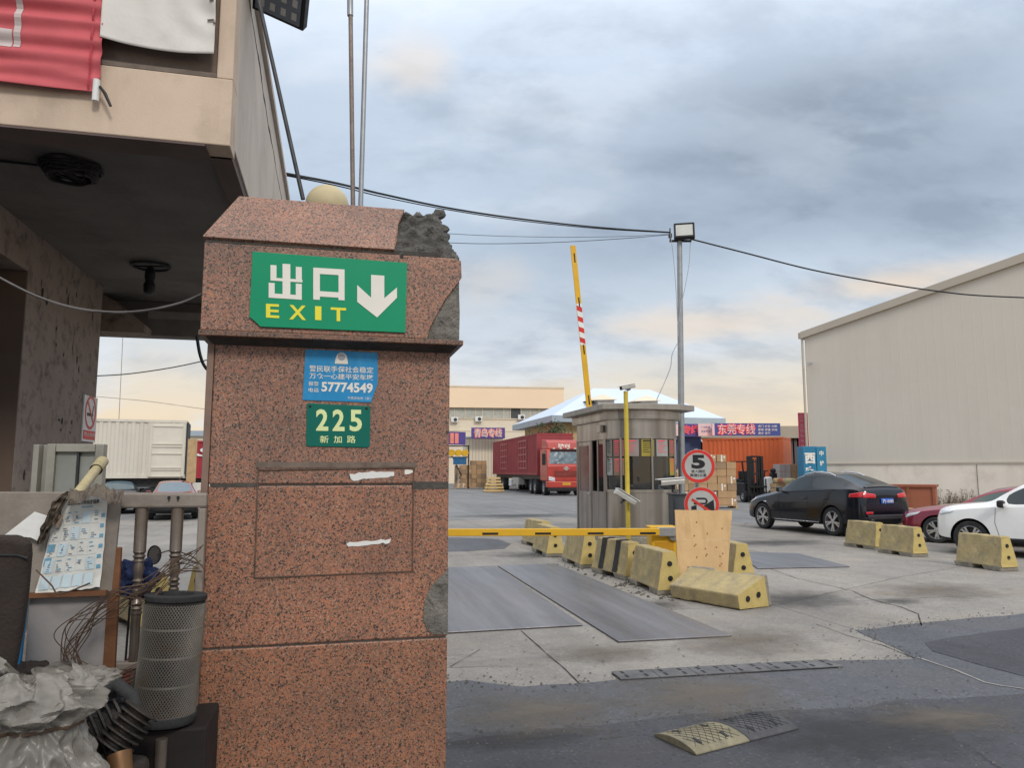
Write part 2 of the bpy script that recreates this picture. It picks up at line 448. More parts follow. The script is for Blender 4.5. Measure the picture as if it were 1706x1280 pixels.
def reflection_bands(name, c0, c1):  # soft vertical light and dark bands in the colour stand for reflections
    m, nt, N, L, b = nodes(name)
    tc = N.new('ShaderNodeTexCoord'); mp = N.new('ShaderNodeMapping'); mp.inputs['Scale'].default_value = (2.6, 2.6, .10); L.new(tc.outputs['Object'], mp.inputs[0])
    n = N.new('ShaderNodeTexNoise'); n.inputs['Scale'].default_value = 1.6; n.inputs['Detail'].default_value = 1.5; L.new(mp.outputs[0], n.inputs['Vector'])
    r = N.new('ShaderNodeMapRange'); L.new(n.outputs['Fac'], r.inputs[0]); r.inputs[1].default_value = .35; r.inputs[2].default_value = .65
    x = N.new('ShaderNodeMix'); x.data_type = 'RGBA'; L.new(r.outputs[0], x.inputs[0]); x.inputs[6].default_value = c1 + (1,); x.inputs[7].default_value = c0 + (1,)
    g = N.new('ShaderNodeTexNoise'); g.inputs['Scale'].default_value = 2.2; g.inputs['Detail'].default_value = 5; L.new(tc.outputs['Object'], g.inputs['Vector'])
    r2 = N.new('ShaderNodeMapRange'); L.new(g.outputs['Fac'], r2.inputs[0]); r2.inputs[1].default_value = .56; r2.inputs[2].default_value = .75; r2.inputs[4].default_value = .35
    y = N.new('ShaderNodeMix'); y.data_type = 'RGBA'; L.new(r2.outputs[0], y.inputs[0]); L.new(x.outputs[2], y.inputs[6]); y.inputs[7].default_value = (.20, .18, .155, 1)
    L.new(y.outputs[2], b.inputs['Base Color']); b.inputs['Metallic'].default_value = .8; b.inputs['Roughness'].default_value = .30
    return m


def steel(name):
    m, nt, N, L, b = nodes(name)
    tc = N.new('ShaderNodeTexCoord'); rot = N.new('ShaderNodeMapping'); rot.inputs['Rotation'].default_value = (0, 0, -A); L.new(tc.outputs['Object'], rot.inputs[0])
    st = N.new('ShaderNodeMapping'); st.inputs['Scale'].default_value = (2.2, .16, 1); L.new(rot.outputs[0], st.inputs[0])

    def nz(scale, detail, vec, a, b_, c=0, d=1):
        n = N.new('ShaderNodeTexNoise'); n.inputs['Scale'].default_value = scale; n.inputs['Detail'].default_value = detail; n.inputs['Roughness'].default_value = .65; L.new(vec, n.inputs['Vector'])
        r = N.new('ShaderNodeMapRange'); L.new(n.outputs['Fac'], r.inputs[0])
        for i, v in enumerate((a, b_, c, d)): r.inputs[1 + i].default_value = v
        return r.outputs[0]

    def mix(f, a, c):
        x = N.new('ShaderNodeMix'); x.data_type = 'RGBA'; L.new(f, x.inputs[0])
        for i, v in ((6, a), (7, c)):
            if isinstance(v, tuple): x.inputs[i].default_value = v + (1,)
            else: L.new(v, x.inputs[i])
        return x.outputs[2]
    c = mix(nz(.9, 6, st.outputs[0], .35, .68), (.135, .132, .142), (.25, .245, .258))
    c = mix(nz(6, 5, st.outputs[0], .52, .75, 0, .4), c, (.14, .135, .14))
    c = mix(nz(1.3, 8, rot.outputs[0], .56, .72, 0, .55), c, (.20, .165, .14))
    c = mix(nz(30, 3, rot.outputs[0], .58, .75, 0, .3), c, (.42, .41, .41))
    L.new(c, b.inputs['Base Color']); b.inputs['Metallic'].default_value = .55
    L.new(nz(1.5, 6, st.outputs[0], .3, .7, .30, .55), b.inputs['Roughness'])
    bp = N.new('ShaderNodeBump'); bp.inputs['Strength'].default_value = .15; bp.inputs['Distance'].default_value = .01; L.new(nz(20, 4, rot.outputs[0], 0, 1), bp.inputs['Height']); L.new(bp.outputs[0], b.inputs['Normal'])
    return m


def glass(name, tint, trans=.55, rough=.03):
    m, nt, N, L, b = nodes(name)
    N.remove(b)
    out = N['Material Output']
    t = N.new('ShaderNodeBsdfTransparent'); t.inputs[0].default_value = tint + (1,)
    d = N.new('ShaderNodeBsdfDiffuse'); d.inputs[0].default_value = tuple(x * .25 for x in tint) + (1,)
    g = N.new('ShaderNodeBsdfGlossy'); g.inputs['Roughness'].default_value = rough; g.inputs[0].default_value = (1, 1, 1, 1)
    m1 = N.new('ShaderNodeMixShader'); m1.inputs[0].default_value = 1 - trans; L.new(t.outputs[0], m1.inputs[1]); L.new(d.outputs[0], m1.inputs[2])
    fr = N.new('ShaderNodeFresnel'); fr.inputs[0].default_value = 1.6
    m2 = N.new('ShaderNodeMixShader'); L.new(fr.outputs[0], m2.inputs[0]); L.new(m1.outputs[0], m2.inputs[1]); L.new(g.outputs[0], m2.inputs[2])
    L.new(m2.outputs[0], out.inputs[0])
    return m


M = dict(
    granite=granite('pink_granite', (1.0, .98, .98)), granite_mid=granite('orange_granite', (1.08, .99, .93)), granite_low=granite('tan_granite', (1.04, .94, .84)),
    concrete=ground_mat('yard_concrete', (.345, .318, .285), (.215, .202, .188), .30, True, .35),
    asphalt=ground_mat('grey_asphalt', (.128, .132, .145), (.092, .096, .107), .45, False, .3, .78),
    asphalt_dark=ground_mat('dark_asphalt', (.080, .081, .092), (.055, .057, .066), .5, False, .3, .72),
    yard=ground_mat('yard_asphalt', (.25, .25, .25), (.18, .185, .19), .3, False, .6),
    rawcon=pm('broken_concrete', (.20, .185, .16), .95, 0, .45, 9, .9, 38, ((.06, .055, .05), .7, 14), None, 0, .2, .35, 120),
    rubble=pm('rubble_concrete', (.12, .115, .105), .95, 0, .6, 16, 1.0, 60, ((.28, .26, .22), .55, 9), None, 0, .2, .35, 150),
    grout=pm('dirty_grout', (.075, .068, .06), .9, 0, .3, 14, .4, 60),
    plaster=pm('beige_plaster', (.62, .49, .375), .85, 0, .10, 1.5, .10, 70, ((.25, .19, .14), .35, 2.4), ((.22, .17, .13), .30, 3)),
    plaster_side=pm('pale_plaster', (.56, .495, .43), .85, 0, .08, 1.2, .10, 70, ((.26, .21, .17), .30, 2.0), ((.25, .21, .17), .22, 4)),
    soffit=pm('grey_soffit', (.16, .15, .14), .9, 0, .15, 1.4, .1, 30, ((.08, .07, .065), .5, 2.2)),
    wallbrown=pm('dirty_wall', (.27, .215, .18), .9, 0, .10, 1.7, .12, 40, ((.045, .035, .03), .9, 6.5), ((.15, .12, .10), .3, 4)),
    jamb=pm('brown_jamb', (.16, .115, .09), .9, 0, .12, 2),
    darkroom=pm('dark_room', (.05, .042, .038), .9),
    white=pm('white_paint', (.72, .72, .70), .5, 0, .06, 3),
    paper=pm('paper', (.72, .71, .68), .8, 0, .07, 9, .1, 20),
    canvas_white=pm('white_canvas', (.70, .67, .62), .8, 0, .06, 3, .15, 12, ((.45, .42, .38), .35, 2.5)),
    canvas_red=pm('red_canvas', (.54, .105, .118), .7, 0, .12, 2.5, .15, 15),
    greyprint=pm('faded_print', (.55, .47, .45), .8),
    green=pm('sign_green', (.0, .27, .125), .42, 0, .05, 2),
    green_dark=pm('plate_green', (.0, .13, .095), .35, 0, .06, 5),
    cream=pm('cream_print', (.78, .74, .66), .5, 0, .04, 5),
    yellowprint=pm('yellow_print', (.80, .72, .05), .5, 0, .04, 5),
    paleyellow=pm('pale_yellow_print', (.70, .78, .38), .45),
    blue=pm('sign_blue', (.02, .25, .52), .4, 0, .10, 8, 0, 1, ((.10, .40, .65), .5, 12)),
    black=pm('black_paint', (.018, .018, .02), .5, 0, .2, 6),
    rubber=pm('black_rubber', (.03, .03, .031), .8, 0, .3, 9, .3, 60),
    darkmetal=pm('dark_metal', (.06, .06, .062), .5, .6, .25, 7),
    galv=pm('grey_pole_metal', (.33, .34, .35), .45, .5, .12, 5, 0, 1, ((.2, .19, .18), .4, 6)),
    rustpole=pm('weathered_pole', (.25, .205, .18), .6, .4, .2, 6, .2, 50, ((.16, .09, .06), .5, 9)),
    steelplate=steel('worn_steel_plate'),
    inox=reflection_bands('stainless_steel', (.40, .375, .345), (.235, .215, .195)),
    jersey=pm('faded_yellow_concrete', (.44, .35, .18), .9, 0, .2, 3.5, .5, 35, ((.24, .215, .165), .85, 4.5), ((.20, .17, .12), .55, 7), 0, .3, .2, 90),
    jersey_end=pm('yellow_concrete', (.50, .385, .145), .85, 0, .12, 4, .25, 45, ((.25, .2, .1), .45, 5)),
    jfoot=pm('bare_concrete', (.27, .245, .20), .95, 0, .35, 7, .6, 35, ((.1, .09, .08), .6, 9)),
    yellow=pm('barrier_yellow', (.70, .40, .025), .45, 0, .08, 4, 0, 1, ((.4, .26, .06), .3, 8)),
    poleyellow=pm('pole_yellow', (.58, .44, .06), .5, 0, .1, 4, 0, 1, ((.3, .24, .08), .4, 9)),
    red=pm('reflective_red', (.60, .04, .03), .4),
    plywood=pm('plywood_sheet', (.60, .40, .20), .8, 0, .10, 2.4, .15, 30, ((.42, .27, .13), .5, 4), ((.44, .27, .12), .55, 14)),
    wood=pm('raw_wood', (.48, .33, .18), .8, 0, .18, 4, .2, 40, ((.25, .17, .09), .5, 6)),
    woodbrown=pm('brown_wood', (.15, .065, .03), .7, 0, .25, 5, .2, 40),
    greywood=pm('grey_painted_wood', (.25, .215, .18), .6, 0, .14, 3, .15, 30, ((.12, .10, .085), .5, 5), ((.12, .10, .08), .4, 8)),
    baluster=pm('varnished_baluster', (.17, .14, .115), .32, .55, .2, 8),
    carton=pm('cardboard', (.42, .27, .145), .85, 0, .12, 1.7, .1, 30),
    carton_dark=pm('old_cardboard', (.30, .205, .125), .85, 0, .14, 1.7, .1, 30),
    tape=pm('pale_label', (.75, .72, .66), .5),
    clad=pm('beige_cladding', (.66, .60, .515), .6, 0, .03, .25, 0, 1, ((.52, .465, .395), .4, .12), ((.50, .45, .39), .22, .8)),
    cladtrim=pm('beige_trim', (.50, .44, .36), .5, .1, .05, .5),
    basewall=pm('white_base_wall', (.84, .745, .63), .85, 0, .06, .5, .05, 40, ((.48, .38, .30), .45, .9), ((.45, .37, .3), .3, 1)),
    farwall=pm('cream_far_wall', (.86, .66, .46), .8, 0, .04, .2, 0, 1, ((.7, .5, .33), .3, .4)),
    farwall2=pm('pale_far_wall', (.72, .62, .48), .8, 0, .06, .4, 0, 1, ((.5, .4, .3), .35, .6)),
    roofblue=pm('pale_blue_roof', (.60, .68, .82), .5, .1, .04, .3),
    roofedge=pm('blue_grey_edge', (.36, .42, .47), .5, .1, .06, 1),
    winglass=pm('far_window_glass', (.16, .17, .155), .25, 0, .35, .5),
    purple=pm('purple_banner', (.10, .075, .27), .6, 0, .08, 1),
    pinkred=pm('pink_red_print', (.80, .10, .13), .6),
    orangeprint=pm('orange_pink_print', (.85, .28, .20), .6),
    pinkbanner=pm('pink_banner', (.62, .10, .17), .6, 0, .1, 2),
    pinkpale=pm('pale_pink_banner', (.80, .58, .56), .6, 0, .06, 1),
    signblue=pm('teal_blue_sign', (.03, .19, .33), .5, 0, .1, 2),
    cont_red=pm('dark_red_container', (.32, .055, .06), .6, 0, .14, .6, 0, 1, ((.2, .06, .055), .4, 1), ((.17, .06, .055), .4, 2)),
    cont_blue=pm('blue_container', (.055, .075, .16), .6, 0, .14, .7, 0, 1, None, ((.1, .08, .08), .3, 2)),
    cont_orange=pm('orange_container', (.62, .135, .045), .55, 0, .08, .6, 0, 1, None, ((.42, .10, .05), .35, 2)),
    cont_white=pm('cream_container', (.62, .58, .50), .6, 0, .06, .8, 0, 1, None, ((.42, .38, .32), .35, 3)),
    truckred=pm('truck_red', (.43, .055, .042), .4, 0, .1, 2, 0, 1, ((.22, .07, .055), .4, 2.5), coat=.2),
    carblack=pm('black_car_paint', (.006, .007, .012), .2, 0, .1, 3, coat=.55, spec=.3),
    carred=pm('maroon_car_paint', (.20, .012, .03), .25, .15, .1, 3, coat=1.0),
    carred2=pm('red_car_paint', (.24, .02, .022), .3, .1, .1, 3, coat=.8),
    carwhite=pm('white_car_paint', (.80, .80, .79), .25, 0, .03, 3, coat=1.0),
    cardark=pm('dark_grey_car_paint', (.05, .055, .065), .25, .2, .1, 3, coat=1.0),
    carglass=pm('dark_car_glass', (.020, .029, .034), .07, 0, .1, 2, spec=.6),
    carglass_g=pm('greenish_car_glass', (.05, .085, .08), .06, 0, .1, 2, spec=.8),
    carglass_b=pm('bluish_car_glass', (.10, .145, .17), .1, 0, .1, 2, spec=.9),
    trim=pm('dark_trim', (.022, .022, .024), .6, 0, .15, 5),
    alloy=pm('alloy_rim', (.62, .62, .63), .28, .85, .06, 5),
    lampred=pm('red_lamp_lens', (.55, .02, .025), .15, 0, .15, 9, coat=.8),
    lampclear=pm('clear_lamp_lens', (.65, .67, .70), .12, .2, .15, 9, coat=.8),
    plateblue=pm('plate_blue', (.02, .10, .48), .4),
    camgrey=pm('camera_housing', (.46, .45, .42), .45, .2, .1, 4),
    cabinet=pm('dark_grey_cabinet', (.055, .062, .07), .5, .1, .1, 4),
    seat=pm('dark_brown_fabric', (.035, .026, .022), .9, 0, .25, 6, .3, 80),
    bag=film('dusty_plastic', (.29, .27, .235), .42),
    wire=pm('dull_wire', (.10, .065, .045), .6, .3, .3, 9),
    cable=pm('black_cable', (.02, .02, .022), .6),
    ball=pm('yellowed_globe', (.50, .42, .25), .5, 0, .08, 6, .05, 30, ((.4, .32, .18), .4, 8)),
    blotch=pm('wall_blotch', (.035, .028, .024), .95),
    bluecloth=pm('dark_blue_cloth', (.018, .03, .085), .9, 0, .4, 9, .5, 25),
    filtermesh=pm('filter_mesh', (.17, .155, .135), .5, .5, .2, 9, 0, 1, ((.16, .10, .06), .6, 12)),  # mesh colour lowered, shade put into it
    filterpaper=pm('filter_paper', (.05, .047, .042), .9, 0, .3, 12),
    casting=pm('dirty_shaded_casting', (.055, .05, .046), .6, .4, .3, 9, .4, 60, ((.09, .045, .02), .5, 12)),  # dirty metal, base colour also lowered to stand for shade
    copper=pm('brown_fitting', (.16, .085, .04), .55, .5, .25, 9),
    redcloth=pm('dull_red_cloth', (.14, .02, .02), .9, 0, .3, 6),
    bark=pm('bark', (.08, .06, .045), .9),
    leaf=pm('leaf_green', (.05, .07, .03), .7, 0, .3, 9),
    screen=pm('greenish_pane', (.27, .285, .26), .16, 0, .16, 4, 0, 1, ((.28, .30, .25), .5, 3)),
    bamboo=pm('cream_pipe', (.50, .43, .25), .5, 0, .15, 8, 0, 1, ((.3, .24, .12), .4, 12)),
    crate=pm('rust_brown_crate', (.36, .125, .07), .75, 0, .1, 2, .1, 30),
    lens=pm('lamp_front', (.50, .50, .47), .25, 0, .1, 4),
    ledpanel=pm('blue_grey_panel', (.16, .19, .24), .4, 0, .1, 5),
    boothglass=glass('booth_glass', (.40, .42, .42), .8, .02),
    mirror=pm('mirror_glass', (.7, .7, .68), .05, .95, .02, 3),
)
# ------------------------------------------------------------------ ground
def struct(name, mb, m, **k): return tag(mb.build(name, m, **k), kind='structure')


def rough_line(pts, step=.12, amp=.05, seed=0):
    out = []
    for a, b in zip(pts, pts[1:]):
        n = max(1, int((b - a).length / step))
        for i in range(n):
            p = a.lerp(b, i / n); q = noise.noise(Vector((p.x * 2.3 + seed, p.y * 2.3, seed))) + .5 * noise.noise(Vector((p.x * 7 + seed, p.y * 7, seed)))
            out.append(Vector((p.x + q * amp * .4, p.y + q * amp, 0)))
    out.append(pts[-1]); return out


g = MB(); g.grid(lambda a, b: (-500 + 1000 * a, -60 + 1060 * b, 0), 20, 20)
struct('ground', g, M['concrete'])


def sheet(name, line, m, z, back=-40):
    ln = rough_line(line)
    pl = [(ln[0].x, back, z)] + [(p.x, p.y, z) for p in ln] + [(ln[-1].x, back, z)]
    mb = MB(); mb.add(pl, [tuple(range(len(pl)))]); o = struct(name, mb, m, fix=False)
    bm = bmesh.new(); bm.from_mesh(o.data); bmesh.ops.triangulate(bm, faces=bm.faces, ngon_method='EAR_CLIP'); bmesh.ops.recalc_face_normals(bm, faces=bm.faces)
    if sum(f.normal.z for f in bm.faces) < 0: bmesh.ops.reverse_faces(bm, faces=bm.faces)
    bm.to_mesh(o.data); bm.free()


def gl(*pp): return [G(*p) for p in pp]


lineA = [Vector((-60, 6.6, 0)), Vector((-4, 5.4, 0))] + gl((600, 1120), (740, 1138), (780, 1135), (830, 1141), (870, 1146), (960, 1142), (1020, 1136), (1100, 1127), (1250, 1114),
        (1400, 1102), (1524, 1099), (1500, 1084), (1460, 1068), (1426, 1052), (1500, 1043), (1600, 1033), (1706, 1024), (1850, 1012)) + [Vector((60, 9.6, 0))]
sheet('asphalt_road', lineA, M['asphalt'], .004)
lineB = [Vector((-60, 4.7, 0))] + gl((500, 1250), (740, 1238), (850, 1226), (1000, 1211), (1130, 1195), (1300, 1186), (1440, 1181), (1480, 1172), (1600, 1166), (1706, 1158), (1900, 1150)) + [Vector((60, 6.3, 0))]
sheet('asphalt_patch', lineB, M['asphalt_dark'], .008)


def patch(name, pts, m, z, amp=.04):
    ln = rough_line(pts + [pts[0]], .15, amp)[:-1]
    mb = MB(); mb.add([(p.x, p.y, z) for p in ln], [tuple(range(len(ln)))]); struct(name, mb, m)


patch('asphalt_patch', gl((1540, 1072), (1600, 1062), (1706, 1047), (1900, 1030), (1900, 1130), (1706, 1128), (1640, 1112), (1590, 1098), (1555, 1088)), M['asphalt_dark'], .0075)
patch('asphalt_patch', gl((700, 898), (760, 896), (830, 899), (851, 907), (840, 915), (780, 919), (700, 921)), M['asphalt'], .004)
# the far yard is a wide asphalt apron beyond the gate
yl = gl((-500, 872), (300, 866), (740, 868), (900, 862), (1100, 866), (1250, 872), (1400, 868), (1900, 872))
mb = MB(); ln = rough_line(yl, .5, .3); n = len(ln)
mb.add([(p.x, p.y, .004) for p in ln] + [(p.x * 7, 400, .004) for p in ln], [(i, i + 1, n + i + 1, n + i) for i in range(n - 1)])
struct('yard_pavement', mb, M['yard'])


# ------------------------------------------------------------------ steel road plates, speed bumps
def road_plate(label, pts, t=.02, group='steel plates laid on the road'):
    c = sum(pts, Vector()) / len(pts)
    mb = MB(); mb.slab([(p.x - c.x, p.y - c.y) for p in pts], 0.006, t)
    o = mb.build('steel_road_plate', M['steelplate'], None, (c.x, c.y, 0), bevel=.004)
    return tag(o, label, 'steel plate', group)


road_plate('worn steel plate in the gate lane right beside the granite pillar', gl((640, 1063), (971, 1044), (826, 945), (560, 953)))
road_plate('worn steel plate beside the row of yellow concrete barriers', gl((1030, 1072), (1220, 1062), (925, 941), (829, 944.5)))
road_plate('far dark steel plate on the ground in front of the black car', gl((1262, 949), (1416, 946), (1330, 924), (1225, 921)))


def bump_piece(label, p0, p1, depth, cols, h=.055, tread=True):
    """A rubber speed bump from p0 to p1 (its front edge), made of pieces of the given colours."""
    p0 = Vector(p0); p1 = Vector(p1); d = p1 - p0; L = d.length; rz = math.atan2(d.y, d.x)
    t = thing('speed_bump', label, 'speed bump', p0, rz)
    n = len(cols); prof = [(0, .012), (0, .02)] + [(depth * k / 10, .02 + (h - .02) * math.sin(math.pi * min(1, max(0, k / 10))) ** .7) for k in range(1, 10)] + [(depth, .02), (depth, .012)]
    for i, m in enumerate(cols):
        x0 = L * i / n + (.004 if i else 0); x1 = L * (i + 1) / n
        mb = MB(); mb.add([(x, y, z) for x in (x0, x1) for y, z in prof],
                          [(k, k + 1, len(prof) + k + 1, len(prof) + k) for k in range(len(prof) - 1)] + [tuple(range(len(prof) - 1, -1, -1)), tuple(range(len(prof), 2 * len(prof)))])
        s = mb.build('bump_piece', m, t, bevel=.004)
        gm = MB()                                                   # raised diamond tread and the bolt pockets
        w_ = x1 - x0
        def zz(y): return .02 + (h - .02) * math.sin(math.pi * min(1, max(0.02, y / depth))) ** .7
        for k in range(-6, 16) if tread else ():
            for sg in (1, -1):
                pts = []
                for q in range(9):
                    y = depth * (.12 + .72 * q / 8); x = x0 + w_ * (k / 9.0) + sg * (y - depth * .5) * .75
                    if x0 + .02 < x < x1 - .02: pts.append((x, y, zz(y) + .001))
                if len(pts) > 2: gm.tube(pts, .0014, 4)
        if gm.v: gm.build('tread_groove', M['rubber'], s)
        for fx in (.22, .72):
            for fy in (.25, .72):
                y = depth * fy; x = x0 + w_ * fx; sl_ = math.atan2(zz(y + .02) - zz(y - .02), .04); pk = MB()
                pk.cbox((0, 0, 0), (.022, .06, .004), Matrix.Translation((x, y, zz(y) + .001)) @ Matrix.Rotation(sl_, 4, 'X'))
                pk.build('bolt_pocket', M['black'], s)
    return t


bumpyel = pm('worn_yellow_rubber', (.235, .21, .14), .85, 0, .25, 6, .3, 60, ((.10, .09, .075), .8, 7))
bumpblk = pm('worn_black_rubber', (.075, .075, .08), .85, 0, .25, 6, .3, 60, ((.16, .15, .14), .5, 6))
bumplow = pm('road_grey_rubber', (.128, .128, .133), .9, 0, .35, 5, .4, 50, ((.20, .19, .175), .8, 3))
a = G(1160, 1263); b = G(1331, 1219)
bump_piece('loose rubber speed bump of one yellow and one black piece on dark asphalt', a, b, .36, (bumpyel, bumpblk))
a = G(1034, 1136); b = G(1405, 1114)
bump_piece('long worn black rubber speed bump along the edge of the concrete', a, b, .22, (bumplow,) * 6, .022, False)

# ------------------------------------------------------------------ stone gate pillar
PL = Face(P(348, 785, 3.08), U); PLo = PL.o
hit = PL.hit
W = hit(748, 785)[0]                           # width of the shaft
zc0 = hit(560, 570)[1]; DP = .85
pil = thing('gate_pillar', 'tall pink granite gate pillar with a broken corner and EXIT sign', 'pillar', PLo, A)
zj1 = hit(550, 808)[1]; zj2 = hit(550, 1072)[1]
zcap = hit(560, 569)[1]
zb_top = zcap - .022
s_ = MB()                                      # three courses of slabs with thin joints
for mi_, (z0, z1) in enumerate(((0, zj2 - .0035), (zj2 + .0035, zj1 - .0035), (zj1 + .0035, zb_top))):
    s_.box(0, W, 0, DP, z0, z1, None, mi_)
shaft = s_.build('shaft', [M['granite_low'], M['granite_mid'], M['granite']], pil, bevel=.006)
gm = MB()
gm.box(.006, W - .006, .005, DP - .005, .01, zcap - .03); gm.build('joint_grout', M['grout'], shaft)
# exposed concrete where a chip broke off the edge: lies against the face like spalled render
def spall(name, poly, m, y, dome, parent, n=26, seed=0):
    """A rough lump bounded by poly (s, z) on the pillar face."""
    xs = [p[0] for p in poly]; zs = [p[1] for p in poly]; x0, x1, z0, z1 = min(xs), max(xs), min(zs), max(zs)
    def inside(x, z):
        c = False; j = len(poly) - 1
        for i in range(len(poly)):
            if (poly[i][1] > z) != (poly[j][1] > z) and x < (poly[j][0] - poly[i][0]) * (z - poly[i][1]) / (poly[j][1] - poly[i][1]) + poly[i][0]: c = not c
            j = i
        return c
    bm = bmesh.new(); vs = [bm.verts.new((p[0], y, p[1])) for p in poly]; f = bm.faces.new(vs)
    bmesh.ops.triangulate(bm, faces=[f])
    for _ in range(4): bmesh.ops.subdivide_edges(bm, edges=[e for e in bm.edges if e.calc_length() > .018], cuts=1, use_grid_fill=False); bmesh.ops.triangulate(bm, faces=bm.faces)
    bd = [v for v in bm.verts if v.is_boundary]
    for v in bm.verts:
        d = min((v.co - q.co).length for q in bd)
        k = min(1, d / .03)
        v.co.y += -dome * k * (.6 + .8 * noise.fractal(Vector((v.co.x * 16 + seed, v.co.z * 16, seed)), .8, 2, 4))
    me = bpy.data.meshes.new(name); bm.to_mesh(me); bm.free(); me.materials.append(m)
    o = bpy.data.objects.new(name, me); COL.objects.link(o); o.parent = parent
    for p in me.polygons: p.use_smooth = True
    return o


def fh(*pp): return [hit(*p) for p in pp]


spall('broken_edge', [(min(x, W + .001), z) for x, z in fh((748, 946), (738, 957), (722, 972), (711, 990), (706, 1012), (705, 1032), (711, 1050), (722, 1058), (748, 1057))], M['rawcon'], -.004, .012, shaft)
# outline left by a removed board
fx0, fz0 = hit(426, 962); fx1, fz1 = hit(688, 780)
ol = MB()
pts = [hit(430, 783), hit(689, 779), hit(687, 952), hit(424, 963)]
for (p, q), wd in zip(zip(pts, pts[1:] + pts[:1]), (.007, .004, .004, .005)):
    ol.bar((p[0], -.003, p[1]), (q[0], -.003, q[1]), .006, wd)
ol.build('glue_outline', pm('brown_glue', (.11, .075, .055), .9, 0, .4, 14), shaft)
sm = MB()
p0 = hit(426, 778); p1 = hit(694, 772)
sm.box(p0[0], p1[0], -.0015, 0, p1[1] - .02, p1[1] + .004); sm.build('glue_smear', pm('glue_grime', (.17, .13, .105), .9, 0, .3, 20), shaft)
pl_ = MB()                                      # dark patches around the joint
for a_, b_ in (((352, 806), (432, 812)), ((686, 803), (749, 815))):
    q0 = hit(*a_); q1 = hit(*b_); pl_.box(max(q0[0], .002), min(q1[0], W - .002), -.0012, 0, q1[1], q0[1])
pl_.build('joint_mortar', M['grout'], shaft)
# edge strips of the side slabs, pale stone
es = MB(); es.box(-.028, -.001, -.004, .03, .0, zcap - .03); es.build('edge_slab', pm('pale_edge_stone', (.23, .15, .115), .7, 0, .2, 8, 0, 1, ((.1, .08, .07), .5, 6)), pil, bevel=.003)

# cap: chamfered underside, upright band, sloped top
xl, zb0 = hit(333, 556); xr, zb1 = hit(770, 578)
ov = .085
zb = (zb0 + zb1) / 2
PC = Face(PLo - V * ov, U); hc = PC.hit
cl = hc(333, 556)[0]; cr = hc(770, 578)[0]; zb = (hc(333, 556)[1] + hc(770, 578)[1]) / 2
zt = (hc(342, 402)[1] + hc(764, 432)[1]) / 2
DC = DP + ov
cap = thing('cap', None, None); del cap
def capbox(): return None
ub = MB()                                       # chamfer between shaft and band
q = .012
ring0 = [(-.0, 0), (W, 0), (W, DP), (0, DP)]; ring1 = [(cl + q, -ov + q), (cr - q, -ov + q), (cr - q, DC - q), (cl + q, DC - q)]
z0 = zb - .004; z1 = zb + .004
ub.add([(x, y, z0 - .02) for x, y in ring0] + [(x, y, z1) for x, y in ring1], [(i, (i + 1) % 4, 4 + (i + 1) % 4, 4 + i) for i in range(4)] + [(3, 2, 1, 0), (4, 5, 6, 7)])
capo = ub.build('cap_moulding', M['grout'], pil, bevel=.003)
lip = MB(); lip.box(cl - .006, cr + .004, -ov - .006, DC + .004, zb, zb + .022); lip.build('cap_lip', granite('dull_granite', (.62, .62, .60)), pil, bevel=.003)
core = MB(); core.box(cl + .012, cr - .012, -ov + .014, DC - .012, zb + .022, zt - .005); core.build('cap_core', M['rawcon'], pil, bevel=.01)
# granite band on the front with its lower corner knocked off
def hcs(*pp): return [hc(*p) for p in pp]
zlo = zb + .023
poly = [(cl, zlo), (hc(712, 570)[0], zlo), hc(716, 548), hc(728, 525), hc(742, 500), hc(757, 480), (cr - .004, hc(766, 462)[1]), (cr - .008, hc(763, 434)[1]), (cr - .03, zt), (cl, zt)]
band = MB(); band.prism(poly, -ov, -ov + .022); band.box(cl, cl + .022, -ov + .023, DC, zlo, zt); band.build('cap_band', M['granite'], pil, bevel=.004)
spall('broken_corner', [hc(712, 570), (cr - .012, hc(768, 572)[1]), (cr - .010, hc(768, 520)[1]), (cr - .015, hc(767, 478)[1]), (cr - .02, hc(764, 470)[1])] + hcs((757, 480), (742, 500), (728, 525), (716, 548)), M['rawcon'], -ov + .012, .016, pil, seed=4)
js = MB(); js.box(cl + .004, cr - .1, -ov + .002, -ov + .02, zt + .001, zt + .02); js.build('cap_joint', M['grout'], pil)
# sloped top
PTb = Face(PLo + V * .11, U); tl = PTb.hit(398, 327); tr = PTb.hit(676, 348)
ztop = (tl[1] + tr[1]) / 2
xt0 = tl[0]; xt1 = PTb.hit(737, 362)[0]; yt = .11
zs0 = zt + .02
def slope(x, k, lift=0): pass
def sl_pt(px, py):
    """A line of sight met with the sloped front plane of the cap, in pillar coordinates."""
    n = Vector((0, -(ztop - zs0), yt + ov)); o = Vector((0, -ov, zs0))
    Mi = (Matrix.Translation(PLo) @ Matrix.Rotation(A, 4, 'Z')).inverted()
    c = Mi @ Vector((0, 0, H)); d = (Mi.to_3x3() @ rayd(px, py))
    t = (o - c).dot(n) / d.dot(n); return c + d * t
sx = sl_pt(656, 420).x
slabp = [Vector((cl - .008, -ov - .012, zs0)), sl_pt(657, 421), sl_pt(661, 400), sl_pt(664, 372), sl_pt(674, 349), Vector((xt0, yt, ztop))]
slabp[1].y = -ov - .012; slabp[1].z = zs0; slabp[4].y = yt; slabp[4].z = ztop
nrm = Vector((0, -(ztop - zs0), yt + ov)).normalized()
tb = MB(); n_ = len(slabp)
tb.add([p for p in slabp] + [p - nrm * .024 for p in slabp], [tuple(range(n_)), tuple(range(2 * n_ - 1, n_ - 1, -1))] + [(i, (i + 1) % n_, n_ + (i + 1) % n_, n_ + i) for i in range(n_)])
yb = DC - (yt + ov)
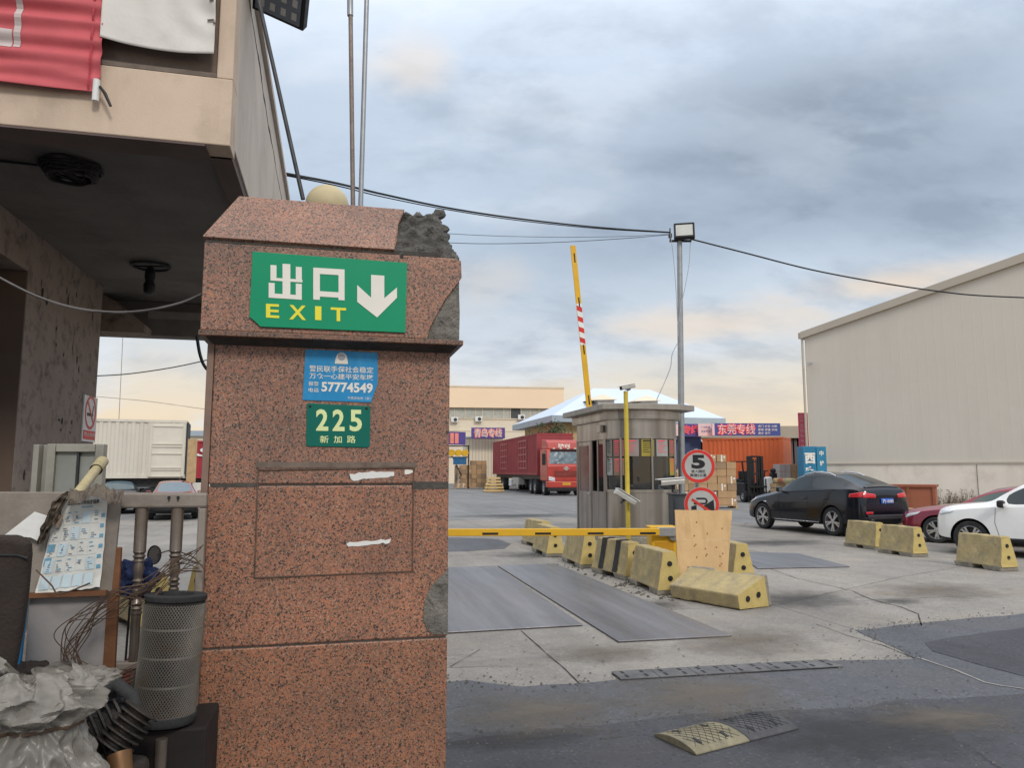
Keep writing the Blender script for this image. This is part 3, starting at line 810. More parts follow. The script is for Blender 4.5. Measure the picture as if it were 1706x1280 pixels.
pts = [Vector((cl - .008, -ov + .012, zs0)), Vector((xt0, yt + .012, ztop - .002)), Vector((xt0, yb, ztop - .002)), Vector((cl - .008, DC, zs0))]
nn = (pts[1] - pts[0]).cross(pts[3] - pts[0]).normalized()
if nn.x > 0: nn = -nn
tb.add([p for p in pts] + [p - nn * .022 for p in pts], [(0, 1, 2, 3), (7, 6, 5, 4)] + [(i, (i + 1) % 4, 4 + (i + 1) % 4, 4 + i) for i in range(4)])
tb.build('cap_slab', M['granite'], pil, bevel=.003)
# rough concrete core that the lost slab laid bare
bm = bmesh.new()
xa, xb2 = cl + .03, cr - .012
v0 = [(xa, -ov + .012, zs0 - .018), (xb2, -ov + .012, zs0 - .03), (xb2, DC - .02, zs0 - .03), (xa, DC - .02, zs0 - .018),
      (xt0 + .03, yt, ztop - .03), (xt1 - .012, yt, ztop - .008), (xt1 - .012, yb, ztop - .02), (xt0 + .03, yb, ztop - .03)]
vv = [bm.verts.new(p) for p in v0]
for f in ((3, 2, 1, 0), (4, 5, 6, 7), (0, 1, 5, 4), (1, 2, 6, 5), (2, 3, 7, 6), (3, 0, 4, 7)): bm.faces.new([vv[i] for i in f])
bmesh.ops.subdivide_edges(bm, edges=bm.edges, cuts=48, use_grid_fill=True); bm.normal_update()
for v in bm.verts:
    if v.co.x > sx - .05:
        p = v.co; c1 = noise.cell(p * 17) * .016; f1 = noise.fractal(p * 7, .7, 2.1, 5) * .018
        vo = noise.voronoi(p * 15)[0]; k = min(1, (v.co.x - sx + .05) / .06)
        ed = max(0, (v.co.x - (xt1 - .05)) / .15)
        v.co += v.normal * (f1 + .034 - .052 * min(1, vo[0] * 1.9) ** 1.6) * k
me = bpy.data.meshes.new('rubble_core'); bm.to_mesh(me); bm.free(); me.materials.append(M['rubble'])
for p in me.polygons: p.use_smooth = True
o = bpy.data.objects.new('rubble_core', me); COL.objects.link(o); o.parent = pil

# things fixed to the pillar ------------------------------------------------
def board(name, label, cat, face, pts, m, t, off=0.0, round_=.0, bevel=.001):
    """A thin board whose outline pts are lines of sight onto a face; local x runs along the face, z up, -y is its front."""
    hs = [face.hit(*p) for p in pts]; cx = sum(h[0] for h in hs) / len(hs); cz = min(h[1] for h in hs)
    base = face.o + face.u * cx + Vector((0, 0, cz)) + face.n * off
    rz = math.atan2(face.u.y, face.u.x)
    mb = MB(); mb.prism([(h[0] - cx, h[1] - cz) for h in hs], -t, 0)
    o = mb.build(name, m, None, base, rz, bevel=bevel)
    if label: tag(o, label, cat)
    o['cx'] = cx; o['cz'] = cz
    def loc(px, py):
        h = face.hit(px, py); return (h[0] - cx, h[1] - cz)
    del o['cx']; del o['cz']
    return o, loc


es_, L_ = board('exit_sign', 'green and white exit sign with a down arrow on the granite pillar', 'sign', PC,
                [(421, 420), (678, 439), (675, 555), (434, 545), (425, 536), (416, 529)], M['green'], .006, .004)
mb = MB(); y = -.0075
def poly_into(mb, L, pp, y): mb.add([(L(*p)[0], y, L(*p)[1]) for p in pp], [tuple(range(len(pp)))])
def rect_in(mb, L, x0, y0, x1, y1, yy, shear=.062):
    """An axis-aligned block of lettering in the photograph, following the sign's slope."""
    poly_into(mb, L, [(x0, y0), (x1, y0 + (x1 - x0) * shear), (x1, y1 + (x1 - x0) * shear), (x0, y1)], yy)
# 出
for r in ((471, 440, 484, 497), (451, 442, 461, 465), (451, 463, 504, 468.5), (493, 445, 503, 469), (448, 471.5, 458, 495), (448, 489, 503, 497), (493, 473, 503, 500)):
    rect_in(mb, L_, r[0], r[1] + 0.6, r[2], r[3], y - .0002 * random.random())
# 口
for r in ((523, 447, 574, 457), (522, 447, 533, 500), (564, 450, 574, 501), (531, 486, 566, 495)):
    rect_in(mb, L_, *r, y - .0002 * random.random())
poly_into(mb, L_, [(618, 459), (640, 460.5), (640, 498), (661, 480), (661, 497), (628, 530), (595, 504), (595, 476), (618, 497)], y - .0003)
mb.build('white_lettering', M['cream'], es_, fix=False)
for ch, (x0, y0, x1, y1) in zip('EXIT', ((443.5, 507, 465.5, 530), (482, 509, 510, 533), (525, 511, 535.5, 534), (551, 513, 576.5, 535.5))):
    vs, fs = text_geo(ch, .022, 3)
    xa = min(v[0] for v in vs); xb = max(v[0] for v in vs); ya = min(v[1] for v in vs); yb_ = max(v[1] for v in vs)
    w0 = (xb - xa); out = []
    for v in vs:
        fx = (v[0] - xa) / w0; fz = (v[1] - ya) / (yb_ - ya); h = L_(x0 + fx * (x1 - x0), y1 + fx * (x1 - x0) * .05 + (y0 - y1) * fz); out.append((h[0], y, h[1]))
    mb = MB(); mb.add(out, fs); mb.build('letter', M['yellowprint'], es_, fix=False)

po, L_ = board('police_notice', 'blue notice with white emergency phone number stuck on the pillar', 'notice', PL, [(509, 582), (629, 588), (629, 640), (618, 671), (504, 667)], M['blue'], .003, .001)
mb = MB(); y = -.0042
def txt(mb, L, s, x0, y0, x1, y1, bold=.0, yy=None, shear=.03, res=3):
    a_ = L(x0, y1); vs, fs = text_geo(s, bold, res)
    xa = min(v[0] for v in vs); xb = max(v[0] for v in vs); ya = min(v[1] for v in vs); yb_ = max(v[1] for v in vs); out = []
    for v in vs:
        fx = (v[0] - xa) / (xb - xa); fz = (v[1] - ya) / (yb_ - ya)
        h = L(x0 + fx * (x1 - x0), y1 + fx * (x1 - x0) * shear + (y0 - y1) * fz); out.append((h[0], yy, h[1]))
    mb.add(out, fs)
txt(mb, L_, '警民联手保社会稳定', 515.5, 609, 622, 619.5, .008, y)
txt(mb, L_, '万众一心建平安车墩', 515.5, 621.5, 622, 631, .008, y)
txt(mb, L_, '报警', 514, 636, 531, 643, .006, y); txt(mb, L_, '电话', 514, 646.5, 531, 653.5, .006, y)
txt(mb, L_, '57774549', 535.5, 636.5, 621, 653, .03, y)
txt(mb, L_, '车墩派出所（宣）', 579, 661, 617, 665.5, .0, y)
mb.build('lettering', M['cream'], po, fix=False)
em = MB(); c = L_(569, 597)
em.lathe([(.024, 0), (.023, .003)], 20, Matrix.Translation((c[0], -.003, c[1])) @ Matrix.Rotation(R(90), 4, 'X'))
em.prism([(c[0] - .028, c[1] - .026), (c[0] + .028, c[1] - .026), (c[0] + .025, c[1] - .003), (c[0] - .025, c[1] - .003)], -.0052, -.003)
eo = em.build('badge', M['cream'], po)
e2 = MB()
e2.lathe([(.015, 0), (.013, .002)], 16, Matrix.Translation((c[0], -.0062, c[1] + .004)) @ Matrix.Rotation(R(90), 4, 'X'))
e2.build('badge_centre', pm('badge_grey', (.42, .43, .46), .5), eo)

no, L_ = board('house_number_plate', 'green plate with house number 225 below the blue notice', 'number plate', PL, [(513, 672), (614, 677), (617, 680), (616, 743), (613, 746), (512, 744), (510, 741), (511, 674)], M['green_dark'], .004, .001, bevel=.0015)
mb = MB(); y = -.0052
for ch, (x0, y0, x1, y1) in zip('225', ((526.5, 682, 547, 718), (554, 682.5, 574, 718.5), (582.5, 683, 603, 719))): txt(mb, L_, ch, x0, y0, x1, y1, .028, y, .02)
for ch, (x0, y0, x1, y1) in zip('新加路', ((533, 726, 547.5, 738.5), (556, 726.5, 569.5, 738.5), (578, 726, 592.5, 738.5))): txt(mb, L_, ch, x0, y0, x1, y1, .012, y, .01)
mb.build('lettering', M['paleyellow'], no, fix=False)
rv = MB()
for p in ((516.5, 677.5), (610.5, 681)):
    c = L_(*p); rv.lathe([(.006, 0), (.004, .003)], 10, Matrix.Translation((c[0], -.004, c[1])) @ Matrix.Rotation(R(90), 4, 'X'))
rv.build('rivet', M['black'], no)

def torn(label, pts, m=None):
    hs = fh(*pts); cx = sum(h[0] for h in hs) / len(hs); cz = min(h[1] for h in hs); pp = []
    n = len(hs)
    for i in range(n):
        a_, b_ = Vector(hs[i]), Vector(hs[(i + 1) % n])
        for k in range(5):
            p = a_.lerp(b_, k / 5); pp.append((p.x - cx + .003 * noise.noise(Vector((p.x * 90, p.y * 90, 3))), p.y - cz + .006 * noise.noise(Vector((p.x * 60, p.y * 60, 1)))))
    mb = MB(); mb.prism(pp, -.0018, 0); o = mb.build('torn_paper', m or M['paper'], None, PLo + U * cx + Vector((0, 0, cz)), A)
    return tag(o, label, 'paper scrap', 'scraps of paper on the pillar')


torn('wider torn white paper scrap just above the granite joint', [(583, 790), (620, 786), (657, 787), (656, 793), (640, 796), (610, 798), (590, 802), (584, 798)])
torn('thin torn white paper strip low inside the glue outline', [(577, 905), (610, 902), (651, 899), (649, 905), (620, 908), (580, 911)])
torn('tiny cream paper tab at the upper corner of the glue outline', [(674, 784), (688, 783), (688, 789), (674, 790)], M['cream'])

# globe lamp and poles behind the pillar
ctr = P(545, 344, 3.75); rr = 36 / FPX * 3.85
t = thing('globe_lamp', 'yellowed round globe lamp sitting behind the pillar top', 'lamp', (ctr.x, ctr.y, ctr.z - rr))
mb = MB(); n = 20; mb.lathe([(max(.02, rr * math.sin(math.pi * k / n)), rr - rr * math.cos(math.pi * k / n)) for k in range(0, n + 1)], 28); mb.build('globe', M['ball'], t, smooth=60)
mb = MB(); mb.lathe([(.07, -.12), (.07, -.02), (.05, .0), (.05, .02)], 20); mb.build('base', M['grout'], t, smooth=40)
def pole(name, label, pxa, pxb, Y, r, m, cat='pole', grp=None):
    a_ = P(*pxa, Y); b_ = P(*pxb, Y); d = (b_ - a_); bt = a_ - d / d.z * a_.z
    return a_, b_, bt
for label, top, bot, r in (('thin weathered pole behind the pillar, darker of the two with a sleeve joint', (582, -140), (588, 338), .0135), ('thin pale grey pole behind the pillar, beside the darker one', (615, -140), (601, 338), .0145)):
    a_ = P(*top, 4.3); b_ = P(*bot, 4.3); d = b_ - a_; ft = b_ + d * (b_.z / -d.z)
    t = thing('flagpole', label, 'pole', ft, group='poles behind the pillar')
    dark = 'darker of' in label
    mb = MB(); mb.tube([(0, 0, 0), a_ - ft], r, 12); mb.build('shaft', M['rustpole'] if dark else M['galv'], t, smooth=40)
    if dark:
        s0 = P(583.5, 26, 4.3) - ft; mb = MB(); mb.tube([s0, a_ - ft], .0185, 12); mb.build('sleeve', M['galv'], t, smooth=40)
    mb = MB(); mb.lathe([(.09, 0), (.09, .012), (.03, .02), (.025, .08)], 16); mb.build('foot', M['galv'], t, smooth=30)

# ------------------------------------------------------------------ gatehouse with its canopy
C0 = P(383, 243, 4.0); GF = Face(C0, U); zs = C0.z
gh = thing('gatehouse', 'beige plastered gatehouse with a deep canopy behind the pillar', 'building', (C0.x, C0.y, 0), A)
ztp = zs + 1.38; CL = 4.72; XLEFT = -7.0
gh_hit = GF.hit
rx0 = gh_hit(165, 100)[0]; rx1 = gh_hit(361, 128)[0]; rz0 = (gh_hit(175, 110)[1] + gh_hit(359, 127)[1]) / 2; rz1 = ztp - .1
fa = MB()
fa.box(XLEFT, 0, 0, .2, zs, rz0); fa.box(rx1, 0, 0, .2, rz0, ztp); fa.box(XLEFT, rx0 - .6, 0, .2, rz0, ztp); fa.box(rx0 - .6, rx1, 0, .2, rz1, ztp)
fa.build('front_fascia', M['plaster'], gh, bevel=.006)
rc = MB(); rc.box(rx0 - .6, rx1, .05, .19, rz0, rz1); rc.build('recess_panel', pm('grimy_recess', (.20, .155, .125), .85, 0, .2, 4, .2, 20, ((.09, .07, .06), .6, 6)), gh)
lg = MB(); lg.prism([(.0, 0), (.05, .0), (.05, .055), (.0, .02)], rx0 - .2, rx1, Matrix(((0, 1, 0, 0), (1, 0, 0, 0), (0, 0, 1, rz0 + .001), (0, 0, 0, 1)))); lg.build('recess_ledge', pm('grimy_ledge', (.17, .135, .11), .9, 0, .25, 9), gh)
sf = MB(); sf.box(-.16, 0, .201, CL, zs + .06, ztp - .02); sf.build('side_fascia', M['plaster_side'], gh, bevel=.005)
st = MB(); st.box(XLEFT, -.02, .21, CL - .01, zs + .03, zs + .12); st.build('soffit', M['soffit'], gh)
eb = MB(); eb.box(XLEFT, -.131, .004, .209, zs - .012, zs + .06); eb.box(-.13, -.012, .17, CL - .2, zs + .0, zs + .059); eb.build('edge_beam', pm('stained_edge_beam', (.14, .105, .095), .9, 0, .2, 2), gh)
ck = MB(); random.seed(3)
p = Vector((.002, .5, ztp - .14)); pts = [p.copy()]
while p.y < CL - .4:
    p = p + Vector((0, .16, random.uniform(-.035, .02))); p.x = .001; pts.append(p.copy())
for a_, b_ in zip(pts, pts[1:]): ck.bar(a_, b_, .003, random.choice((.006, .012, .03)))
ck.build('crack', M['blotch'], gh)
rfs = MB(); rfs.box(XLEFT, .03, -.03, CL + .03, ztp + .001, ztp + .06); rfs.build('roof_slab', M['plaster_side'], gh)
fe = MB(); fe.box(-.6, .025, CL + .005, CL + .09, zs - .1, ztp - .1); fe.build('end_board', pm('black_end_board', (.02, .02, .022), .8), gh)
# passage wall that runs back under the canopy
wy = P(168, 478, 7.0)
Wall = None
d = rayd(172, 478); 
tt = (zs + .03 - H) / d.z; WE = Vector((d.x * tt, d.y * tt, 0))         # far end of the wall meets the soffit here
Mi = (Matrix.Translation((C0.x, C0.y, 0)) @ Matrix.Rotation(A, 4, 'Z')).inverted()
we = Mi @ WE; wx, wyf = we.x, we.y
WF = Face(WE, V * -1)                                                     # seen from the passage side
def wl(px, py):
    h = WF.hit(px, py); return (wyf - h[0], h[1])                        # distance along the wall (gatehouse y), height
yo, zo = wl(47, 465)
yn, zn_ = wl(-260, 465)
wl_ = MB()
T = .26
wl_.box(wx - T, wx, yo, wyf, 0, zs + .029)
wl_.box(wx - T, wx, .25, yo - 2.2, 0, zs + .029)
wl_.box(wx - T, wx, yo - 2.2, yo, zo + .06, zs + .029)
wl_.box(wx - T, wx, yo - 2.2, yo, 0, .9)
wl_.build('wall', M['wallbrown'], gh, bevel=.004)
jb = MB(); jb.box(wx - T + .01, wx - .004, yo - .012, yo - .001, .9, zo + .058); jb.build('jamb', M['jamb'], gh)
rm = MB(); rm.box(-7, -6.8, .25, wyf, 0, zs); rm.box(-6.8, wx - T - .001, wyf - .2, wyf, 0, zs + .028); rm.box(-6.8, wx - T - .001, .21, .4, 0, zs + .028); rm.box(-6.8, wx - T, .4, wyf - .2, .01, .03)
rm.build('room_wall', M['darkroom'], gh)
# beams at the far end of the canopy
bz0 = P(250, 574, C0.y + CL * .97).z
bm_ = MB(); bm_.box(wx - .6, -.05, CL - .28, CL - .06, bz0, zs + .028); bm_.build('end_beam', M['soffit'], gh, bevel=.005)
bm_ = MB(); bm_.box(wx + .3, -.04, CL - .31, CL - .281, zs - .16, zs - .08); bm_.build('beam_trim', pm('grey_trim', (.26, .25, .235), .8), gh)
bm_ = MB(); bm_.prism([(wx - .1, zs + .02), (wx - .1, bz0 - .03), (wx + .34, bz0 - .03), (wx + .34, bz0 + .06), (wx + .05, zs - .05)], CL - .6, CL - .281); bm_.build('bracket', M['wallbrown'], gh, bevel=.004)
random.seed(11)
for px, py, sx_, sz in ((70, 488, .035, .05), (78, 503, .03, .04), (113, 500, .022, .09), (111, 486, .012, .05), (127, 492, .016, .03), (154, 526, .02, .06), (153, 509, .01, .05), (121, 578, .008, .09), (128, 600, .022, .06), (131, 616, .012, .045),
                        (94, 548, .018, .025), (93, 575, .018, .025), (105, 592, .02, .025), (130, 635, .016, .012), (132, 662, .012, .012), (103, 702, .022, .03), (119, 704, .02, .024), (101, 717, .012, .02), (117, 721, .016, .014), (98, 700, .03, .012), (40, 790, .02, .05), (69, 470, .01, .04)):
    y0, z0 = wl(px, py); pp = []
    for k in range(11):
        a_ = 2 * math.pi * k / 11; rr_ = random.uniform(.45, 1.15); pp.append((y0 + sx_ * rr_ * math.cos(a_), z0 + sz * rr_ * math.sin(a_)))
    bt_ = MB(); bt_.add([(wx + .003, q[0], q[1]) for q in pp], [tuple(range(11))]); bt_.build('wall_stain', M['blotch'], gh)
# no smoking sign on the end of the wall
y0, z0 = wl(160, 738); y1, z1 = wl(160, 664)
t = thing('no_smoking_sign', 'white no smoking sign on the far corner of the passage wall', 'sign', (Matrix.Translation((C0.x, C0.y, 0)) @ Matrix.Rotation(A, 4, 'Z')) @ Vector((wx + .002, wyf - .07, z0)), A + R(90))
hh = z1 - z0; ww = .40
mb = MB(); mb.box(-ww / 2 - .12, ww / 2 - .12, -.012, 0, 0, hh); b0 = mb.build('board', M['paper'], t)
mb = MB(); cx, cz = -.12, hh * .64
for k in range(28):
    a0, a1 = 2 * math.pi * k / 28, 2 * math.pi * (k + 1) / 28
    mb.bar((cx + .15 * math.cos(a0), -.014, cz + .15 * math.sin(a0)), (cx + .15 * math.cos(a1), -.014, cz + .15 * math.sin(a1)), .003, .026)
mb.bar((cx - .1, -.0145, cz + .1), (cx + .1, -.0145, cz - .1), .003, .024); mb.box(-ww / 2 - .1, ww / 2 - .14, -.0145, -.0125, .02, hh * .24)
mb.build('red_print', M['red'], b0)
mb = MB(); mb.bar((cx - .1, -.0135, cz - .02), (cx + .08, -.0135, cz - .02), .002, .03); mb.bar((cx + .06, -.0135, cz), (cx + .09, -.0135, cz + .07), .002, .015); mb.build('cigarette_print', M['black'], b0)
mb = MB(); text_into(mb, '禁止吸烟', -ww / 2 - .08, ww / 2 - .16, hh * .12, hh * .20, -.016); mb.build('lettering', M['paper'], b0, fix=False)

# banners on the fascia
GB = Face(C0 - V * .03, U); gb = GB.hit
x1, z0 = gb(166, 152); xg = XLEFT + 3
t = thing('red_banner', 'red cloth banner with a pale letter hung on the gatehouse fascia', 'banner', C0 - V * .03 + U * x1 + Vector((0, 0, z0 - C0.z)), A)
zz0 = z0; hgt = ztp - z0 + .1
def ban(a_, b_):
    x = -3.2 * (1 - a_); z = hgt * b_
    fold = .016 * math.sin(z * 62 + 3 * noise.noise(Vector((x * 1.3, z * 2, 0)))) * (.5 + .6 * noise.noise(Vector((x * .8, z * 3, 5)))) + .016 * noise.noise(Vector((x * 2, z * 16, 2)))
    return (x, -.012 + fold, z + .004 * math.sin(x * 5) - .01 * (1 - b_))
mb = MB(); mb.grid(ban, 90, 220); mb.build('cloth', M['canvas_red'], t, smooth=80, solid=.002)
mb = MB(); mb.grid(lambda a_, b_: (-.05 + .012 * (a_ - .5), -.02 - .006 * math.sin(b_ * 60), hgt * b_), 2, 60); mb.build('seam', pm('dark_red_seam', (.42, .05, .07), .8), t)
def lb(px, py): h = gb(px, py); return (h[0] - x1, h[1] - zz0)
mb = MB()
for r in ((23, -40, 44, 76), (-60, 48, 23, 68), (-40, -40, 4, 38)):
    p0 = lb(r[0], r[3]); p1 = lb(r[2], r[1])
    def fn(a_, b_, p0=p0, p1=p1):
        x = p0[0] + (p1[0] - p0[0]) * a_; z = p0[1] + (p1[1] - p0[1]) * b_; q = ban(1 + x / 3.2, z / hgt); return (q[0], q[1] - .004, q[2])
    mb.grid(fn, 6, 20)
mb.build('lettering', M['greyprint'], t)
mb = MB(); q0 = lb(161, 152); mb.tube([(q0[0], -.01, q0[1] + .06), (q0[0], -.01, q0[1] - .06)], .018, 12); mb.build('pipe_end', M['white'], t, smooth=40)
mb = MB(); q1 = lb(187, 181); mb.tube([(q0[0] + .02, -.02, q0[1] + .02), (q0[0] + .05, -.03, q0[1] - .02), (q1[0], -.03, q1[1])], [.007, .009, .007], 8); mb.build('tie_rod', M['black'], t, smooth=40)

x0b, z0b = gb(168, 64); x1b, z1b = gb(357, 92)
t = thing('white_banner', 'blank white canvas banner stretched beside the red banner', 'banner', C0 - V * .03 + U * x0b + Vector((0, 0, z0b - C0.z)), A)
wb = x1b - x0b; hb = ztp - z0b + .1; dz = z1b - z0b
def wbn(a_, b_):
    x = wb * a_; zb_ = dz * a_ - .018 * math.sin(a_ * math.pi); z = zb_ + (hb - zb_) * b_
    rad = math.hypot(x - wb * 1.0, z - .32)
    ridge = .016 * math.exp(-((x - wb * .98 + (z - .3) * .55) / .05) ** 2) + .010 * math.sin(rad * 40) * math.exp(-rad * 5)
    return (x, -.02 + .02 * (1 - b_) * math.sin(a_ * 3) - ridge + .006 * noise.noise(Vector((x * 5, z * 5, 0))), z)
mb = MB(); mb.grid(wbn, 60, 60); mb.build('cloth', M['canvas_white'], t, smooth=80, solid=.002)
mb = MB()
q = [wbn(.93, .20), wbn(.985, .205), wbn(.995, .18)]
mb.tube([(p_[0], p_[1] - .01, p_[2]) for p_ in q], .006, 6); mb.lathe([(.014, -.008), (.014, .008)], 10, Matrix.Translation((wb * .965, -.035, .29))); mb.build('eyelet_rope', M['rustpole'], t)

# cables and lamps under the canopy
def cable(name, label, pts, r, m=M['cable'], cat='cable', group=None, n=6, sub=10):
    pts = [Vector(p) for p in pts]; out = []
    for i in range(len(pts) - 1):
        p0 = pts[max(i - 1, 0)]; p1 = pts[i]; p2 = pts[i + 1]; p3 = pts[min(i + 2, len(pts) - 1)]
        for k in range(sub):
            t_ = k / sub; out.append(.5 * ((2 * p1) + (p2 - p0) * t_ + (2 * p0 - 5 * p1 + 4 * p2 - p3) * t_ * t_ + (3 * p1 - p0 - 3 * p2 + p3) * t_ ** 3))
    out.append(pts[-1])
    mb = MB(); mb.tube([p - pts[0] for p in out], r, n)
    return tag(mb.build(name, m, None, pts[0], smooth=60), label, cat, group)


def S_(px, py, z):                                   # a point on a level plane overhead
    d = rayd(px, py); t_ = (z - H) / d.z; return Vector((d.x * t_, d.y * t_, z))


zc = zs + .03
for k, (name, label, px, py) in enumerate((('wire_coil', 'tangled black wire coil hanging under the canopy edge', 119, 274), ('ceiling_lamp', 'black ring with a bare lamp holder under the canopy soffit', 251, 440))):
    c = S_(px, py, zc); t = thing(name, label, 'wire coil' if k == 0 else 'lamp', c)
    r0 = 50 / FPX * c.y if k == 0 else 30 / FPX * c.y
    mb = MB()
    if k == 0:
        random.seed(5)
        for j in range(7):
            pts = []
            for i in range(25):
                a_ = 2 * math.pi * i / 24; rr_ = r0 * (1 - .05 * j) + .02 * noise.noise(Vector((math.cos(a_), math.sin(a_), j)))
                pts.append((rr_ * math.cos(a_), rr_ * math.sin(a_) * .95, -.015 - .012 * j + .02 * noise.noise(Vector((i * .3, j, 1)))))
            mb.tube(pts, .007, 6)
        for j in range(5):
            pts = [(r0 * .8 * math.cos(j * 1.3 + i * .5) * (1 - i * .12), r0 * .8 * math.sin(j * 1.3 + i * .8), -.04 - .03 * random.random()) for i in range(7)]
            mb.tube(pts, .007, 6)
        mb.tube([(.04, 0, -.02), (.10, -.04, -.07), (.13, -.08, -.13)], .007, 6); mb.tube([(-.05, 0, -.02), (-.06, -.06, -.09)], .007, 6)
        mb.build('coil', M['cable'], t)
    else:
        pts = [(r0 * math.cos(2 * math.pi * i / 28), r0 * math.sin(2 * math.pi * i / 28), -.02) for i in range(29)]
        mb.tube(pts, .012, 8); mb.tube([(-r0, 0, -.02), (r0, 0, -.02)], .008, 6); mb.build('ring', M['cable'], t)
        mb = MB(); mb.lathe([(.025, -.03), (.04, -.05), (.045, -.12), (.035, -.16), (.05, -.19), (.045, -.26), (.02, -.28)], 14); mb.build('lamp_holder', M['black'], t, smooth=40)
cable('cable', 'thin black wire running along the soffit to the wire coil', [S_(-30, 266, zc - .02), S_(0, 268, zc - .01), S_(75, 276, zc - .02)], .008)
cable('cable', 'grey sagging cable hung across the passage to the pillar cap', [P(-60, 430, 3.3), P(0, 463, 3.3), P(60, 493, 3.3), P(120, 512, 3.3), P(180, 520, 3.25), P(240, 518, 3.2), P(300, 505, 3.15), P(336, 490, 3.1)], .0055, pm('grey_cable', (.13, .12, .115), .6))
cable('cable', 'short black wire dangling from the canopy behind the pillar', [P(328, 560, 6), P(333, 590, 6), P(342, 612, 6), P(362, 630, 6)], .014)
cable('cable', 'thin overhead wire seen through the passage, upper one', [P(150, 627, 30), P(205, 624, 30), P(260, 617, 30), P(310, 608, 30), P(370, 594, 30)], .022, group='overhead wires beyond the gatehouse')
cable('cable', 'thin pale overhead wire seen through the passage, lower one', [P(150, 660, 40), P(240, 668, 40), P(300, 676, 40), P(370, 686, 40)], .02, pm('pale_wire', (.5, .42, .33), .6), group='overhead wires beyond the gatehouse')
cable('cable', 'thin straight wire rising over the cream container', [P(198, 700, 33), P(201, 640, 33), P(204, 575, 33), P(208, 480, 33)], .015, pm('dim_wire', (.3, .28, .26), .6))
# leaning rod and floodlight at the canopy's top corner
a_ = P(505, 332, 3.9); b_ = P(424, -30, 3.9)
t = thing('leaning_rod', 'dark thin rod leaning from the pillar top past the floodlight', 'rod', a_); mb = MB(); mb.tube([(0, 0, 0), b_ - a_], .0115, 10); mb.build('rod', M['darkmetal'], t, smooth=40)
c = P(462, -5, 4.5)
t = thing('floodlight', 'dark floodlight tilted down at the top of the gatehouse corner', 'floodlight', c, R(8))
Mt = Matrix.Rotation(R(22), 4, 'Y') @ Matrix.Rotation(R(-30), 4, 'X')
mb = MB(); mb.cbox((0, 0, .06), (.36, .34, .07), Mt); mb.build('housing', M['black'], t, bevel=.006)
mb = MB(); mb.cbox((0, 0, .02), (.31, .29, .006), Mt); mb.build('lens', M['ledpanel'], t)
for i in range(4):
    for j in range(3): mb = MB(); mb.cbox((-.11 + i * .075, -.09 + j * .09, .0155), (.035, .05, .003), Mt); mb.build('lamp_cell', M['lens'], t)
mb = MB(); mb.bar((-.2, 0, .05), (-.24, .05, .28), .02, .02); mb.bar((-.2, 0, .05), (-.16, 0, .05), .02, .02); mb.build('bracket', M['black'], t)

# ------------------------------------------------------------------ loose grit along the worn edges of the paving
random.seed(99); gm = MB()
def stone(p, r_):
    vs = [(p[0] + r_ * random.uniform(.6, 1.2) * a_, p[1] + r_ * random.uniform(.6, 1.2) * b_, p[2] + r_ * c_) for a_, b_, c_ in ((-1, -.6, 0), (1, -.5, 0), (.2, 1, 0), (-.5, -.2, .8), (.5, -.1, .9), (.1, .4, .7))]
    gm.add(vs, [(0, 1, 4, 3), (1, 2, 5, 4), (2, 0, 3, 5), (3, 4, 5)])
for ln_, n_ in ((lineA, 900), (lineB, 450)):
    seg = [(a_, b_) for a_, b_ in zip(ln_, ln_[1:]) if abs(a_.x) < 14 and abs(b_.x) < 14]
    tot = sum((b_ - a_).length for a_, b_ in seg)
    for a_, b_ in seg:
        for _ in range(int(n_ * (b_ - a_).length / tot)):
            p = a_.lerp(b_, random.random()); stone((p.x + random.gauss(0, .07), p.y + random.gauss(0, .10), .006), random.choice((.004, .006, .008, .012)))
for _ in range(450):
    p = G(random.uniform(750, 1706), 900 + 380 * random.random() ** 1.2); stone((p.x, p.y, .008), random.choice((.004, .005, .007, .011)))
go = gm.build('grit', pm('grit_stone', (.12, .115, .11), .95, 0, .5, 3, 0, 1, ((.22, .21, .195), .8, 2)), None, fix=False); tag(go, 'loose grit and small stones scattered along the worn paving edges', 'grit', None, 'stuff')

# cracks, a slab joint and soft oil and dirt marks on the paving
def crack_line(name, pts, w0, m, z, amp=.03):
    ln_ = rough_line([G(*p) for p in pts], .10, amp, 5); mb = MB(); vs = []
    for i, p in enumerate(ln_):
        d_ = (ln_[min(i + 1, len(ln_) - 1)] - ln_[max(i - 1, 0)]).normalized(); s2 = Vector((-d_.y, d_.x, 0)); w_ = w0 * (.5 + abs(noise.noise(p * 5)) * 1.6)
        vs += [(p.x - s2.x * w_, p.y - s2.y * w_, z), (p.x + s2.x * w_, p.y + s2.y * w_, z)]
    mb.add(vs, [(2 * i, 2 * i + 1, 2 * i + 3, 2 * i + 2) for i in range(len(ln_) - 1)]); struct(name, mb, m)
dk_ = pm('crack_dark', (.05, .047, .044), .95); pl2 = pm('dusty_joint', (.30, .285, .26), .95, 0, .25, 9)
crack_line('pavement_crack', ((868, 1052), (905, 1085), (940, 1115), (966, 1141)), .007, dk_, .004, .012)
crack_line('pavement_crack', ((750, 1112), (775, 1098), (800, 1083)), .004, dk_, .004, .02)
crack_line('pavement_crack', ((1420, 985), (1452, 1000), (1500, 1012), (1530, 1024), (1535, 1044)), .010, dk_, .004, .05)
crack_line('pavement_crack', ((1360, 1040), (1410, 1060), (1470, 1076), (1524, 1098)), .005, dk_, .004, .03)
crack_line('pavement_crack', ((1230, 930), (1330, 965), (1420, 985)), .006, dk_, .004, .04)
crack_line('pavement_seam', ((1530, 1098), (1590, 1118), (1640, 1138), (1720, 1152), (1800, 1160)), .011, pl2, .0085, .03)
crack_line('pavement_crack', ((1300, 1008), (1400, 985), (1500, 962), (1600, 945)), .004, dk_, .004, .03)
